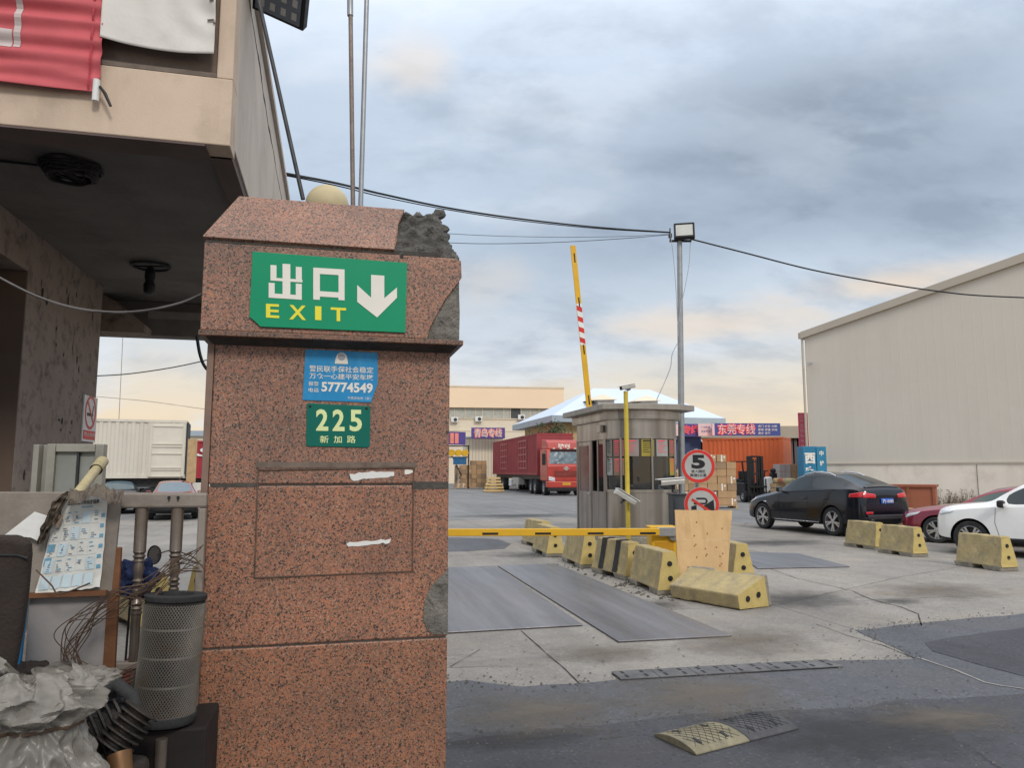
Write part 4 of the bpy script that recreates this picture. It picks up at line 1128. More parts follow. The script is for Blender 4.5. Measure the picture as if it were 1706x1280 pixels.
random.seed(123)
oil = soft_stain('oil_mark', (.045, .043, .042), .62); dirt = soft_stain('dirt_mark', (.17, .14, .105), .6); dust = soft_stain('dust_mark', (.36, .34, .31), .5)
for px, py, sx_, sy_, rz_, m_ in ((1500, 1003, .55, .18, .2, oil), (1010, 1090, .9, .3, .2, dirt), (830, 1100, .8, .25, .1, dust), (1250, 1070, 1.2, .5, .3, dirt), (900, 1190, .9, .4, .1, dirt), (1180, 1160, 1.1, .5, .2, dirt), (1580, 1200, .8, .25, 0, dirt),
        (1330, 1000, 1.3, .5, .4, oil), (1560, 985, 1.5, .6, .3, dirt), (1090, 1010, .7, .3, .4, oil), (900, 925, 1.4, .5, .2, oil), (1290, 905, 2.2, .6, .2, oil), (860, 860, 3.5, .9, .2, oil), (850, 1235, .9, .16, .1, oil), (1440, 1230, 1.1, .35, .1, oil), (1380, 890, 1.3, .8, .5, oil)):
    mb = MB(); n_ = 40; mb.add([(1.6 * math.cos(2 * math.pi * k / n_), 1.6 * math.sin(2 * math.pi * k / n_), 0) for k in range(n_)], [tuple(range(n_))])
    o_ = struct('ground_mark', mb, m_); g_ = G(px, py); o_.location = (g_.x, g_.y, .0125 + .0003 * random.random() * 8); o_.scale = (sx_, sy_ * 1.6, 1); o_.rotation_euler = (0, 0, rz_)
# ------------------------------------------------------------------ concrete barriers
JH, JB, JT = .55, .37, .17


def jersey(L=1.15, stripes=False, seed=0):
    t = thing('concrete_barrier', None, 'barrier')
    h0 = .065
    def wz(z): k = (z - h0) / (JH - h0); return (JB + (JT - JB) * min(1, max(0, k)) ** .8) / 2
    mb = MB()
    zs_ = [h0 + (JH - h0) * k / 8 for k in range(9)]; ys = [L * k / 14 for k in range(15)]
    ring = [(-wz(z), z) for z in zs_] + [(wz(z), z) for z in reversed(zs_)]
    n = len(ring); vs = []
    for y in ys:
        ye = .045 * (1 if y < L * .5 else -1)
        for x, z in ring:
            yy = y
            if y in (ys[0], ys[-1]): yy = y + ye * (z - h0) / JH
            nn = noise.noise(Vector((x * 6 + seed * 5, yy * 6, z * 6))) * .008 + noise.noise(Vector((x * 19 + seed * 5, yy * 19, z * 19))) * .006
            ce = max(0, 1 - min(abs(yy), abs(L - yy)) / .06) * (max(0, 1 - abs(z - JH) / .05) + max(0, 1 - abs(z - h0) / .08)); nn -= .05 * ce * max(0, noise.noise(Vector((x * 8 + seed * 7, yy * 9, z * 9 + 4))))
            if y not in (ys[0], ys[-1]): pass
            vs.append((x + (nn if x > 0 else -nn), yy + nn, z + (nn if z > JH - .02 else 0)))
    fs = [(j * n + i, j * n + (i + 1) % n, (j + 1) * n + (i + 1) % n, (j + 1) * n + i) for j in range(14) for i in range(n)]
    mb.add(vs, fs)
    mb.add([vs[i] for i in range(n)], [tuple(range(n))], mi=1); mb.add(vs[-n:], [tuple(range(n - 1, -1, -1))], mi=1)
    mb.build('body', [M['jersey'], M['jersey_end']], t, bevel=.018)
    random.seed(seed)
    for y0, y1 in ((0, .32), (L - .34, L)):
        w_ = JB / 2; mb = MB(); a_ = random.uniform(.0, .06)
        mb.add([(-w_, y0, 0), (w_, y0, 0), (w_ - .01, y1, 0), (-w_ + .01, y1, 0), (-w_ + .002, y0 + .004, h0 + .012), (w_ - .002, y0 + .004, h0 + .012), (w_ - .004, y1 + a_, h0 + .012), (-w_ + .004, y1 + a_, h0 + .012)],
               [(3, 2, 1, 0), (4, 5, 6, 7), (0, 1, 5, 4), (1, 2, 6, 5), (2, 3, 7, 6), (3, 0, 4, 7)])
        mb.build('foot', M['jfoot'], t, bevel=.012)
    for z in (.21, .395):
        for yy, sgn in ((0, 1), (L, -1)):
            y = yy + sgn * (.045 * (z - h0) / JH - .007); mb = MB()
            mb.lathe([(.034, -.004), (.034, .004), (.024, .004), (.024, -.004)], 16, Matrix.Translation((0, y, z)) @ Matrix.Rotation(R(90), 4, 'X')); mb.lathe([(.026, 0), (.026, .0025)], 14, Matrix.Translation((0, y, z)) @ Matrix.Rotation(R(90), 4, 'X'))
            mb.build('lifting_hole', M['black'], t)
    if stripes:
        for y0 in (.26, .70):
            mb = MB(); vs = []
            for z in (.09, .18, .27, .36, .45, .52, JH + .006):
                for y in (y0, y0 + .14): vs.append((-wz(z) - .010, y, z))
            for y in (y0, y0 + .14): vs.append((wz(JH) + .006, y, JH + .010))
            mb.add(vs, [(2 * k, 2 * k + 1, 2 * k + 3, 2 * k + 2) for k in range(7)]); mb.build('black_stripe', M['black'], t)
    return t


def at_corner(px, py, az):                      # thing location from the pixel of its near, left bottom corner
    g_ = G(px, py); u_ = Vector((math.cos(az), math.sin(az), 0)); return g_ + u_ * (JB / 2)


GRP = 'yellow concrete barriers by the gate'
jr = jersey(1.12, False, 1); az = A
jr.location = at_corner(1096, 993, az); jr.rotation_euler = (0, 0, az + R(-3)); jr['label'] = 'mossy yellow concrete barrier standing directly left of the plywood sheet'; jr['group'] = GRP
j2 = jersey(1.05, True, 2); j2.location = at_corner(1040, 968, az); j2.rotation_euler = (0, 0, A + R(8)); j2['label'] = 'yellow concrete barrier painted with two black stripes'; j2['group'] = GRP
dup(jr, at_corner(966, 948, A), A + R(-2), 'chipped yellow concrete barrier just beyond the black striped one', GRP)
dup(jr, at_corner(910, 929, A), A + R(-1), 'yellow concrete barrier with chipped foot, under the middle of the yellow arm', GRP)
dup(jr, at_corner(896, 914, A), A + R(4), 'farthest yellow concrete barrier of the row left of the booth', GRP)
dup(jr, at_corner(1221, 972, A), A + R(-3), 'yellow concrete barrier half hidden behind the plywood sheet', GRP)
jR0 = jersey(.86, False, 5); jR0.location = at_corner(1457, 917, A); jR0.rotation_euler = (0, 0, A + R(4)); jR0['group'] = GRP; jR0['label'] = 'yellow concrete barrier in front of the black car'

dup(jR0, at_corner(1520, 929, A), A + R(3), 'yellow concrete barrier in front of the maroon car', GRP)
dup(jR0, at_corner(1667, 953, A), A + R(3), 'yellow concrete barrier in front of the white car', GRP)
fl = dup(jr, (0, 0, 0), 0, 'toppled yellow concrete barrier lying on its side', GRP)
gn = G(1237, 1019); q = R(36)
ud = Vector((-math.sin(q), math.cos(q), 0))
slant = math.atan2((JB - JT) / 2, JH - .0)
fl.rotation_mode = 'XYZ'
Mx = Matrix.Translation(gn) @ Matrix.Rotation(q, 4, 'Z') @ Matrix.Rotation(-slant * 0, 4, 'Y')
# turned onto its sloping right side: the base faces away to the right
rot = Matrix.Rotation(q, 4, 'Z') @ Matrix.Rotation(R(-90) - slant, 4, 'Y')
low = min((rot @ Vector((sx_ * w_ / 2, 0, z_))).z for sx_ in (-1, 1) for w_, z_ in ((JB, 0), (JB, .075), (JT, JH)))
top_left = rot @ Vector((-JT / 2, 0, JH)); ref = rot @ Vector((-JT / 2, 0, JH))
fl.matrix_world = Matrix.Translation(Vector((gn.x, gn.y, 0)) - Vector((ref.x, ref.y, 0)) * 1 + Vector((0, 0, -low - .004))) @ rot
# two barriers seen through the wooden screen
dup(jr, G(262, 1052), A + R(30), 'yellow concrete barrier seen between the turned balusters', GRP)
dup(jr, G(322, 1030), A + R(-40), 'yellow concrete barrier seen above the mesh cylinder', GRP)

# plywood sheet leaning on the barrier machine
b0 = G(1131, 989); b1 = G(1228, 980); u_ = (b1 - b0); b1 = b0 + u_.normalized() * ((1232 - 1131) / FPX * b0.y * 1.0)
t0 = P(1124, 850, b0.y + .22); t1 = P(1219, 851, b1.y + .22)
uu = (b1 - b0)
mb = MB(); nu, nv = 12, 14
def pw(a_, b_):
    p = (b0.lerp(b1, a_)).lerp(t0.lerp(t1, a_), b_); k = .012 * math.sin(a_ * 3.1) * b_
    return tuple(p + Vector((.006 * noise.noise(Vector((b_ * 6, 0, a_))), -k, .008 * noise.noise(Vector((a_ * 7, 3, 1))) * b_)) - b0)
mb.grid(pw, nu, nv); o = mb.build('plywood_sheet', M['plywood'], None, b0, solid=.014); tag(o, 'bare plywood sheet leaning upright beside the toppled concrete barrier', 'plywood')
mk = MB(); random.seed(9)
for k in range(26):
    a_, b_ = random.choice((.35, .55, .72, .85)) + random.uniform(-.03, .03), random.uniform(.1, .92)
    q = Vector(pw(a_, b_)) + Vector((0, -.012, 0)); mk.cbox(q, (.018, .002, .02))
mk.build('nail_mark', pm('nail_mark', (.32, .17, .07), .9), o)
sp_ = MB(); q0 = Vector(pw(.0, .62)); q1 = Vector(pw(1, .62)); sp_.bar(q0 + Vector((0, -.013, 0)), q1 + Vector((0, -.013, 0)), .002, .012); sp_.build('cut_seam', pm('seam_light', (.66, .47, .27), .8), o)

# ------------------------------------------------------------------ guard booth
bc = Vector((2.17, 17.25, 0)); bth = thing('guard_booth', 'stainless steel guard booth with a rounded glazed front', 'guard booth', bc, A)
WB, DB, AR = 1.72, 2.1, .62
def outline(off, n=18, rect=False):
    pts = []
    for k in range(n + 1):
        a_ = math.pi * (1 + k / n); pts.append((WB / 2 + (WB / 2 + off) * math.cos(a_), (AR + off) * math.sin(a_)))
    return pts + [(WB + off, DB + off), (-off, DB + off)]
def band(name, off, z0, z1, m, back=True, par=bth, skip=None, th=.04):
    o1 = outline(off); o2 = outline(off - th); n = len(o1); mb = MB(); 
    for i in range(n):
        if skip and i in skip: continue
        j = (i + 1) % n
        mb.add([(o1[i][0], o1[i][1], z0), (o1[j][0], o1[j][1], z0), (o1[j][0], o1[j][1], z1), (o1[i][0], o1[i][1], z1), (o2[i][0], o2[i][1], z0), (o2[j][0], o2[j][1], z0), (o2[j][0], o2[j][1], z1), (o2[i][0], o2[i][1], z1)],
               [(0, 1, 2, 3), (7, 6, 5, 4), (3, 2, 6, 7), (1, 0, 4, 5)])
    return mb.build(name, m, par, smooth=30)
LEFT = 20                                       # outline edge index of the door side
mb = MB(); mb.slab(outline(.12), 0, .14); mb.build('plinth', M['jfoot'], bth, bevel=.01)
zsl, zhd, ztp_ = 1.15, 2.36, 2.80
band('lower_wall', 0, .14, zsl - .03, M['inox'], skip=(LEFT,)); band('upper_wall', 0, zhd, ztp_, M['inox'])
band('sill', .025, zsl - .031, zsl + .03, M['inox'], skip=(LEFT,)); band('head_rail', .02, zhd - .03, zhd + .012, M['inox'])
gl_ = band('window', -.012, zsl + .03, zhd - .03, M['boothglass'], skip=(LEFT, 19, 18), th=.006)
band('eave_band', .10, ztp_ + .002, ztp_ + .17, M['inox'], th=.12)
o1 = outline(.0); mb = MB(); mb.slab([(-.30, -.62), (.25, -AR - .24), (WB - .25, -AR - .24), (WB + .26, -.55), (WB + .26, DB + .26), (-.30, DB + .26)], ztp_ + .172, ztp_ + .30); mb.build('roof', pm('booth_roof_edge', (.34, .31, .27), .6, .3, .1, 2, 0, 1, ((.2, .18, .15), .5, 4), ((.18, .16, .13), .5, 5)), bth, bevel=.008)
mb = MB(); mb.slab(outline(.09), ztp_ - .03, ztp_ + .001); mb.build('ceiling', M['inox'], bth)
for k in (0, 4, 9, 14, 18):                     # mullions round the front
    p = outline(.004)[k]; mb = MB(); mb.cbox((p[0], p[1], (zsl + zhd) / 2), (.045, .045, zhd - zsl - .06)); mb.build('mullion', M['inox'], bth, bevel=.004)
for p in ((WB - .03, DB - .03), (.03, DB - .03)):
    mb = MB(); mb.cbox((p[0], p[1], 1.2), (.06, .06, 2.2)); mb.build('corner_post', M['inox'], bth)
mb = MB(); mb.box(.04, WB - .04, DB - .04, DB - .001, zsl + .03, zhd - .03); mb.build('back_panel', pm('reddish_back_panel', (.13, .06, .05), .6, 0, .2, 2), bth)
mb = MB(); mb.box(WB - .03, WB - .002, .08, DB - .06, zsl + .03, zhd - .03); mb.build('side_pane', M['boothglass'], bth)
# the door side
mb = MB()
for y0, y1 in ((0, .10), (.98, 1.06), (2.0, 2.1)): mb.box(-.02, .04, y0, y1, .141, zhd - .031)
mb.build('door_frame', M['inox'], bth, bevel=.004)
d_ = MB(); d_.box(-.008, .03, 1.061, 1.999, .16, 1.1); d_.box(-.008, .03, 1.061, 1.16, 1.101, zhd - .04); d_.box(-.008, .03, 1.9, 1.999, 1.101, zhd - .04); d_.box(-.008, .03, 1.161, 1.899, zhd - .14, zhd - .04)
do = d_.build('door', M['inox'], bth, bevel=.003)
mb = MB(); mb.box(.005, .012, 1.161, 1.899, 1.101, zhd - .141); mb.build('pane', pm('brown_reflecting_pane', (.10, .045, .045), .12, 0, .3, 1.5, spec=.8), do)
mb = MB(); mb.cbox((-.03, 1.12, 1.05), (.05, .12, .035)); mb.build('handle', M['alloy'], do, bevel=.006)
w_ = MB(); w_.box(-.008, .03, .101, .979, .16, 1.12); w_.build('side_panel', M['inox'], bth, bevel=.003)
w_ = MB(); w_.box(-.012, .02, .101, .16, 1.121, zhd - .04); w_.box(-.012, .02, .5, .58, 1.121, zhd - .04); w_.box(-.012, .02, .92, .979, 1.121, zhd - .04)
so_ = w_.build('sliding_window', M['inox'], bth)
mb = MB(); mb.box(.0, .006, .161, .499, 1.13, zhd - .04); mb.build('pane', M['boothglass'], so_)
mb = MB(); mb.cbox((-.06, .22, 2.58), (.08, .26, .17)); mb.build('junction_box', M['inox'], bth, bevel=.006)
# inside: desk, chair back, floor
mb = MB(); mb.slab(outline(-.05), .141, .16); mb.build('floor', M['darkroom'], bth)
mb = MB(); mb.box(.2, WB - .2, -.3, .15, .85, .9); mb.box(.25, .3, -.25, .1, .165, .85); mb.box(WB - .3, WB - .25, -.25, .1, .165, .85); mb.build('desk', M['woodbrown'], bth)
mb = MB(); mb.box(.75, 1.2, .75, .82, .9, 1.55); mb.box(.72, 1.23, .3, .8, .6, .68); mb.cbox((.97, .55, .38), (.06, .06, .44)); mb.build('chair', M['black'], bth, bevel=.03)
mb = MB(); mb.box(.34, .6, -.2, .02, .9, 1.5); mb.box(.66, .8, -.18, -.05, .9, 1.3); mb.build('equipment', M['black'], bth, bevel=.01)
# notices, their colours dimmed to stand for light lost through the glass
random.seed(21); ncols = ((.23, .21, .18), (.26, .125, .11), (.29, .24, .225), (.34, .27, .05), (.32, .32, .305), (.23, .15, .105))
def arc(a_, off): return (WB / 2 + (WB / 2 + off) * math.cos(a_), (AR + off) * math.sin(a_))
nm = [pm('notice_paper_%d' % i, c, .7, 0, .10, 4) for i, c in enumerate(ncols)]
kk = 0
for row, (z0, z1) in enumerate(((1.93, 2.31), (1.50, 1.89))):
    for i, (a0, a1) in enumerate(((184, 202), (205, 226), (229, 250), (254, 274), (278, 300), (304, 325))):
        if row == 1 and i in (2, 3, 4): continue
        m = nm[(i + row * 4) % 6]; n_ = 4; vs = []
        for z in (z0, z1):
            for k in range(n_ + 1):
                q = arc(R(a0 + (a1 - a0) * k / n_), -.002); vs.append((q[0], q[1], z))
        mb = MB(); mb.add(vs, [(k, k + 1, n_ + 2 + k, n_ + 1 + k) for k in range(n_)]); no_ = mb.build('notice', m, bth)
        pr = MB()
        for l_ in range(6):
            z = z1 - .05 - l_ * .048; f0 = .12; f1 = random.uniform(.55, .9); qs = [arc(R(a0 + (a1 - a0) * (f0 + (f1 - f0) * k / 3)), .001) for k in range(4)]
            hgt_ = .03 if l_ == 0 else .014
            pr.add([(x, y, z) for x, y in qs] + [(x, y, z + hgt_) for x, y in qs], [(k, k + 1, 5 + k, 4 + k) for k in range(3)])
        pr.build('print', M['pinkred'] if kk % 3 else M['black'], no_); kk += 1
pm_ = None

# ------------------------------------------------------------------ lift barriers
bb = P(1104, 950, 11.75); bb.z = 0
bm_ = thing('barrier_machine', 'orange yellow barrier machine carrying the lowered boom', 'barrier machine', bb, R(2))
mb = MB(); mb.box(-.20, .20, -.16, .16, .05, .72); mb.build('cabinet', M['yellow'], bm_, bevel=.012)
mb = MB(); mb.box(-.23, .23, -.19, .19, 0, .049); mb.build('base', M['darkmetal'], bm_)
mb = MB(); mb.box(-.215, .215, -.175, .175, .721, .75); mb.build('lid', M['yellow'], bm_, bevel=.008)
mb = MB(); mb.box(-.14, .14, -.168, -.161, .1, .52); mb.build('door', pm('dull_orange_door', (.55, .28, .02), .5, 0, .1, 4), bm_, bevel=.003)
mb = MB(); mb.lathe([(.09, 0), (.09, .05), (.05, .055)], 20, Matrix.Translation((.14, -.161, .63)) @ Matrix.Rotation(R(90), 4, 'X')); mb.cbox((.02, -.235, .68), (.30, .04, .13)); mb.build('boom_clamp', M['galv'], bm_, bevel=.004)
mb = MB(); x0, x1 = -4.2, -.10; mb.box(x0, x1, -.29, -.257, .625, .735)
arm = mb.build('boom', M['yellow'], bm_, bevel=.01)
for k in range(6):
    xx = -.16 - k * .795; mb = MB(); mb.box(xx - .24, xx, -.2925, -.2895, .645, .678); mb.build('black_mark', M['black'], arm)
mb = MB(); mb.box(x0 - .03, x0, -.295, -.252, .62, .74); mb.build('end_cap', M['black'], arm)
mb = MB(); mb.bar((-.62, .2, .70), (-.22, .0, .70), .02, .02); mb.build('guard_rail', M['galv'], bm_)
# raised boom of the other lane, behind the booth
a_ = P(987, 676, 21.5); b_ = P(948, 415, 21.5); bs = P(990, 700, 21.5); bs.z = 0
t = thing('raised_barrier', 'yellow barrier boom raised upright behind the guard booth', 'barrier', bs, A)
mb = MB(); mb.box(-.2, .2, -.16, .16, 0, .95); mb.build('cabinet', M['yellow'], t, bevel=.01)
Mi = (Matrix.Translation(bs) @ Matrix.Rotation(A, 4, 'Z')).inverted(); p1 = Mi @ b_; p0 = Vector((.02, -.2, .85)); p1.y = -.2
dv = (p1 - p0); Lb = dv.length
an = math.atan2(dv.z, dv.x)
Mr = Matrix.Translation(p0) @ Matrix.Rotation(-an, 4, 'Y')
mb = MB(); mb.box(0, Lb, -.02, .02, -.08, .08, Mr); bo = mb.build('boom', M['yellow'], t, bevel=.008)
def onb(py): 
    d_ = rayd(970, py); return None
for fz in (.16, .36, .56, .75, .93):
    mb = MB(); mb.box(Lb * fz, min(Lb * fz + .28, Lb - .02), -.0225, -.0195, -.03, .01, Mr); mb.build('black_mark', M['black'], bo)
mb = MB(); mw = MB()
l0 = .60
for k in range(4):
    x0 = Lb * l0 + k * .31
    mb.add([Mr @ Vector(q) for q in ((x0, -.0218, -.078), (x0 + .15, -.0218, -.078), (x0 + .22, -.0218, .078), (x0 + .07, -.0218, .078))], [(0, 1, 2, 3)])
mw.box(Lb * l0 - .02, Lb * l0 + 1.2, -.021, -.0195, -.0785, .0785, Mr)
mw.build('white_tape', M['white'], bo); mb.build('red_stripe', M['red'], bo)
mb = MB(); mb.lathe([(.12, 0), (.12, .05)], 18, Matrix.Translation((.02, -.16, .85)) @ Matrix.Rotation(R(90), 4, 'X')); mb.build('hinge', M['galv'], t)

# ------------------------------------------------------------------ lamp post with floodlight
lb_ = P(1137, 900, 18.6); lb_.z = 0; tp = P(1132, 402, 18.6)
t = thing('lamp_post', 'tall grey steel lamp post with a floodlight on top behind the booth', 'lamp post', lb_)
v_ = tp - lb_
mb = MB(); mb.tube([(0, 0, 0), v_ * .5, v_], [.085, .078, .066], 16); mb.build('shaft', M['galv'], t, smooth=40)
mb = MB(); mb.lathe([(.17, 0), (.17, .02), (.1, .03)], 16); mb.build('base_plate', M['galv'], t)
ft = v_ + Vector((0, 0, 0))
Mt = Matrix.Translation(v_ + Vector((.10, -.12, .22))) @ Matrix.Rotation(R(-12), 4, 'Z') @ Matrix.Rotation(R(-20), 4, 'X')
mb = MB(); mb.cbox((0, 0, 0), (.52, .12, .44), Mt); fo = mb.build('floodlight', M['black'], t, bevel=.01)
mb = MB(); mb.cbox((0, -.063, .0), (.42, .006, .34), Mt); mb.build('lens', M['lens'], fo)
mb = MB()
for q in ((-.245, 0), (.245, 0)): mb.cbox((q[0], -.066, 0), (.03, .02, .43), Mt)
for q in ((0, -.205), (0, .205)): mb.cbox((0, -.066, q[1]), (.46, .02, .03), Mt)
mb.build('bezel', M['black'], fo)
mb = MB(); mb.bar(v_ + Vector((-.26, -.02, .0)), v_ + Vector((.3, -.02, .0)), .05, .05); mb.bar(v_ + Vector((-.24, -.02, 0)), v_ + Vector((-.24, -.02, .34)), .03, .03); mb.cbox(v_ + Vector((-.24, -.02, .14)), (.08, .08, .1)); mb.build('bracket', M['darkmetal'], t)
zt_ = v_.z
cable('cable', 'thick black overhead cable from the gatehouse to the lamp post', [P(470, 288, 9), P(560, 305, 10.2), P(640, 324, 11.5), P(750, 347, 13), P(870, 365, 14.7), P(1000, 379, 16.6), P(1116, 387, 18.5)], .019, group='cables strung to the lamp post')
cable('cable', 'second thick black cable twinned just under the first one', [P(470, 291, 9.05), P(560, 309, 10.25), P(640, 328.5, 11.55), P(750, 350, 13.05), P(870, 368, 14.75), P(1000, 381, 16.65), P(1116, 388, 18.5)], .010, group='cables strung to the lamp post')
cable('cable', 'thin wire from the lamp post to the pillar, upper of two', [P(700, 386, 16), P(800, 392, 16.5), P(920, 395, 17.2), P(1030, 394, 17.8), P(1116, 390, 18.5)], .007, pm('thin_grey_wire', (.16, .18, .22), .6), group='cables strung to the lamp post')
cable('cable', 'thin wire from the lamp post to the pillar, lower of two', [P(700, 402, 16), P(800, 406, 16.5), P(920, 404, 17.2), P(1030, 398, 17.8), P(1116, 391, 18.5)], .007, M['cable'], group='cables strung to the lamp post')
cable('cable', 'thick black cable from the lamp post to beyond the warehouse roof', [P(1150, 398, 18.6), P(1240, 421, 19), P(1350, 449, 19.5), P(1460, 470, 20), P(1560, 485, 20.5), P(1640, 493, 21), P(1790, 499, 22)], .020, group='cables strung to the lamp post')
cable('cable', 'loose wire looping down from the lamp post to the booth roof', [P(1129, 572, 18.4), P(1120, 590, 18.2), P(1117, 612, 18.1), P(1106, 640, 18), P(1096, 662, 17.9), P(1092, 674, 17.9)], .010, pm('wire_grey', (.3, .31, .33), .5), group='cables strung to the lamp post')
cable('cable', 'thin wire hanging beside the lamp post shaft on its open side', [P(1150, 404, 18.5), P(1148, 440, 18.5), P(1141, 480, 18.45), P(1133, 520, 18.4), P(1130, 560, 18.4)], .008, pm('wire_pale', (.4, .42, .45), .5), group='cables strung to the lamp post')
cable('cable', 'thin wire hanging along the lamp post shaft on the booth side', [P(1117, 390, 18.5), P(1122, 430, 18.5), P(1126, 480, 18.5), P(1129, 540, 18.5)], .008, pm('wire_pale2', (.4, .42, .45), .5), group='cables strung to the lamp post')

# ------------------------------------------------------------------ camera pole, number-plate cameras, cabinet, road signs
cp = P(1047, 905, 15.3); cp.z = 0
t = thing('camera_pole', 'slim yellow pole in front of the booth carrying cameras', 'pole', cp)
zp = P(1047, 652, 15.3).z
mb = MB(); mb.lathe([(.047, 0), (.046, zp)], 16); mb.build('shaft', M['poleyellow'], t, smooth=40)
mb = MB(); mb.lathe([(.11, 0), (.11, .015), (.05, .02)], 16); mb.build('base_plate', M['poleyellow'], t)
def cam_box(label, loc, rz, tilt, s=1.0, stem=None):
    t = thing('camera', label, 'camera', loc, rz, 'cameras at the gate')
    Mt = Matrix.Rotation(tilt, 4, 'X')
    k = s; mb = MB(); mb.prism([(-.055 * k, -.05 * k), (.055 * k, -.05 * k), (.065 * k, .01 * k), (.05 * k, .05 * k), (-.05 * k, .05 * k), (-.065 * k, .01 * k)], -.22 * k, .2 * k, Mt); mb.build('housing', M['camgrey'], t, bevel=.008)
    mb = MB(); mb.box(-.075 * k, .075 * k, -.27 * k, .2 * k, .052 * k, .062 * k, Mt); mb.build('sunshield', M['white'], t, bevel=.003)
    mb = MB(); mb.box(-.045 * k, .045 * k, -.226 * k, -.221 * k, -.035 * k, .035 * k, Mt); mb.build('lens', M['black'], t)
    mb = MB(); mb.tube([(0, 0, -.05 * k), stem or (0, .0, -.16 * k)], .02, 8); mb.cbox((0, 0, -.06 * k), (.06, .1, .03)); mb.build('bracket', M['black'], t)
    return t
cam_box('camera on the very top of the slim yellow pole', P(1046, 645, 15.3), R(-62), R(12), .82, (0, 0, -.08))
cam_box('white camera tilted down, halfway up the slim yellow pole', P(1041, 828, 15.1), R(105), R(30), 1.15, (-.02, .1, -.12))
cam_box('white camera mounted on the dark grey cabinet', P(1120, 803, 14.3), R(-78), R(4), 1.15, (0, 0, -.2))
cb = P(1137, 920, 14.4); cb.z = 0; zc1 = P(1137, 824, 14.3).z
t = thing('control_cabinet', 'dark grey upright control cabinet below a white camera', 'cabinet', cb, R(6))
mb = MB(); mb.box(-.21, .21, -.14, .14, .06, zc1 - .012); mb.build('body', M['cabinet'], t, bevel=.008)
mb = MB(); mb.box(-.23, .23, -.16, .16, zc1 - .011, zc1 + .012); mb.build('lid', M['cabinet'], t, bevel=.004)
mb = MB(); mb.box(-.22, .22, -.15, .15, 0, .059); mb.build('base', M['darkmetal'], t)
mb = MB(); mb.box(-.17, .17, -.148, -.141, .14, zc1 - .08); do = mb.build('door', pm('cabinet_door', (.07, .078, .088), .5, .1, .1, 3), t, bevel=.003)
mb = MB(); mb.cbox((.13, -.152, .55), (.03, .012, .1)); mb.build('handle', M['alloy'], do)

sb = P(1165, 905, 13.4); sb.z = 0
t0_ = thing('sign_post', 'thin grey post holding the two round road signs', 'post', sb + Vector((0, .05, 0)))
mb = MB(); mb.tube([(0, 0, 0), (0, 0, 2.0)], .03, 12); mb.build('shaft', M['galv'], t0_, smooth=40)
mb = MB(); mb.lathe([(.14, 0), (.14, .03), (.04, .04)], 16); mb.build('base', M['jfoot'], t0_)
def disc(mb, r0, r1, y, n=44, c=(0, 0)):
    vs = []; 
    for k in range(n):
        a_ = 2 * math.pi * k / n; vs.append((c[0] + r1 * math.cos(a_), y, c[1] + r1 * math.sin(a_)))
    if r0 <= 0: return mb.add(vs, [tuple(range(n))])
    for k in range(n):
        a_ = 2 * math.pi * k / n; vs.append((c[0] + r0 * math.cos(a_), y, c[1] + r0 * math.sin(a_)))
    return mb.add(vs, [(k, (k + 1) % n, n + (k + 1) % n, n + k) for k in range(n)])
def round_sign(label, px, py, Y, rpx):
    c = P(px, py, Y); r = rpx / FPX * Y * 1.0
    t = thing('road_sign', label, 'road sign', c, R(-4), 'round road signs at the booth')
    mb = MB(); mb.lathe([(r, -.008), (r, .008)], 48, Matrix.Rotation(R(90), 4, 'X')); bo_ = mb.build('plate', pm('sign_face', (.42, .42, .41), .45, .1, .08, 3), t, bevel=.003)
    mb = MB(); disc(mb, r * .80, r * .985, -.0100); mb.build('red_ring', M['red'], bo_)
    return t, bo_, r
t, bo_, r = round_sign('round speed limit 5 sign with red ring beside the booth', 1163, 777, 13.3, 27.5)
mb = MB(); text_into(mb, '5', -.40 * r, .42 * r, -.16 * r, .68 * r, -.0104, .05); text_into(mb, '进入园区', -.42 * r, .42 * r, -.40 * r, -.22 * r, -.0104, .02); text_into(mb, '限速5公里', -.48 * r, .48 * r, -.64 * r, -.45 * r, -.0104, .02)
mb.build('lettering', M['black'], bo_, fix=False)
t, bo_, r = round_sign('round no horn sign partly hidden behind the plywood sheet', 1169, 841, 13.25, 28.5)
mb = MB()
pts = [(-.45 * r, .05 * r), (.20 * r, .05 * r), (.27 * r, .12 * r), (.30 * r, .2 * r), (.27 * r, .28 * r), (.2 * r, .34 * r), (-.30 * r, .34 * r)]
for a_, b_ in zip(pts, pts[1:]): mb.bar((a_[0], -.0108, a_[1]), (b_[0], -.0108, b_[1]), .002, .1 * r)
mb.add([(.05 * r, -.0112, -.1 * r), (.68 * r, -.0112, .28 * r), (.72 * r, -.0112, -.3 * r), (.4 * r, -.0112, -.62 * r), (.05 * r, -.0112, -.2 * r)], [(0, 1, 2, 3, 4)])
mb.add([(-.6 * r, -.0112, -.12 * r), (-.3 * r, -.0112, -.02 * r), (-.3 * r, -.0112, -.45 * r), (-.6 * r, -.0112, -.35 * r)], [(0, 1, 2, 3)])
mb.build('horn_symbol', M['black'], bo_, fix=False)
mb = MB(); mb.bar((-.56 * r, -.0130, .30 * r), (.56 * r, -.0130, -.46 * r), .002, .14 * r); mb.build('red_slash', M['red'], bo_)

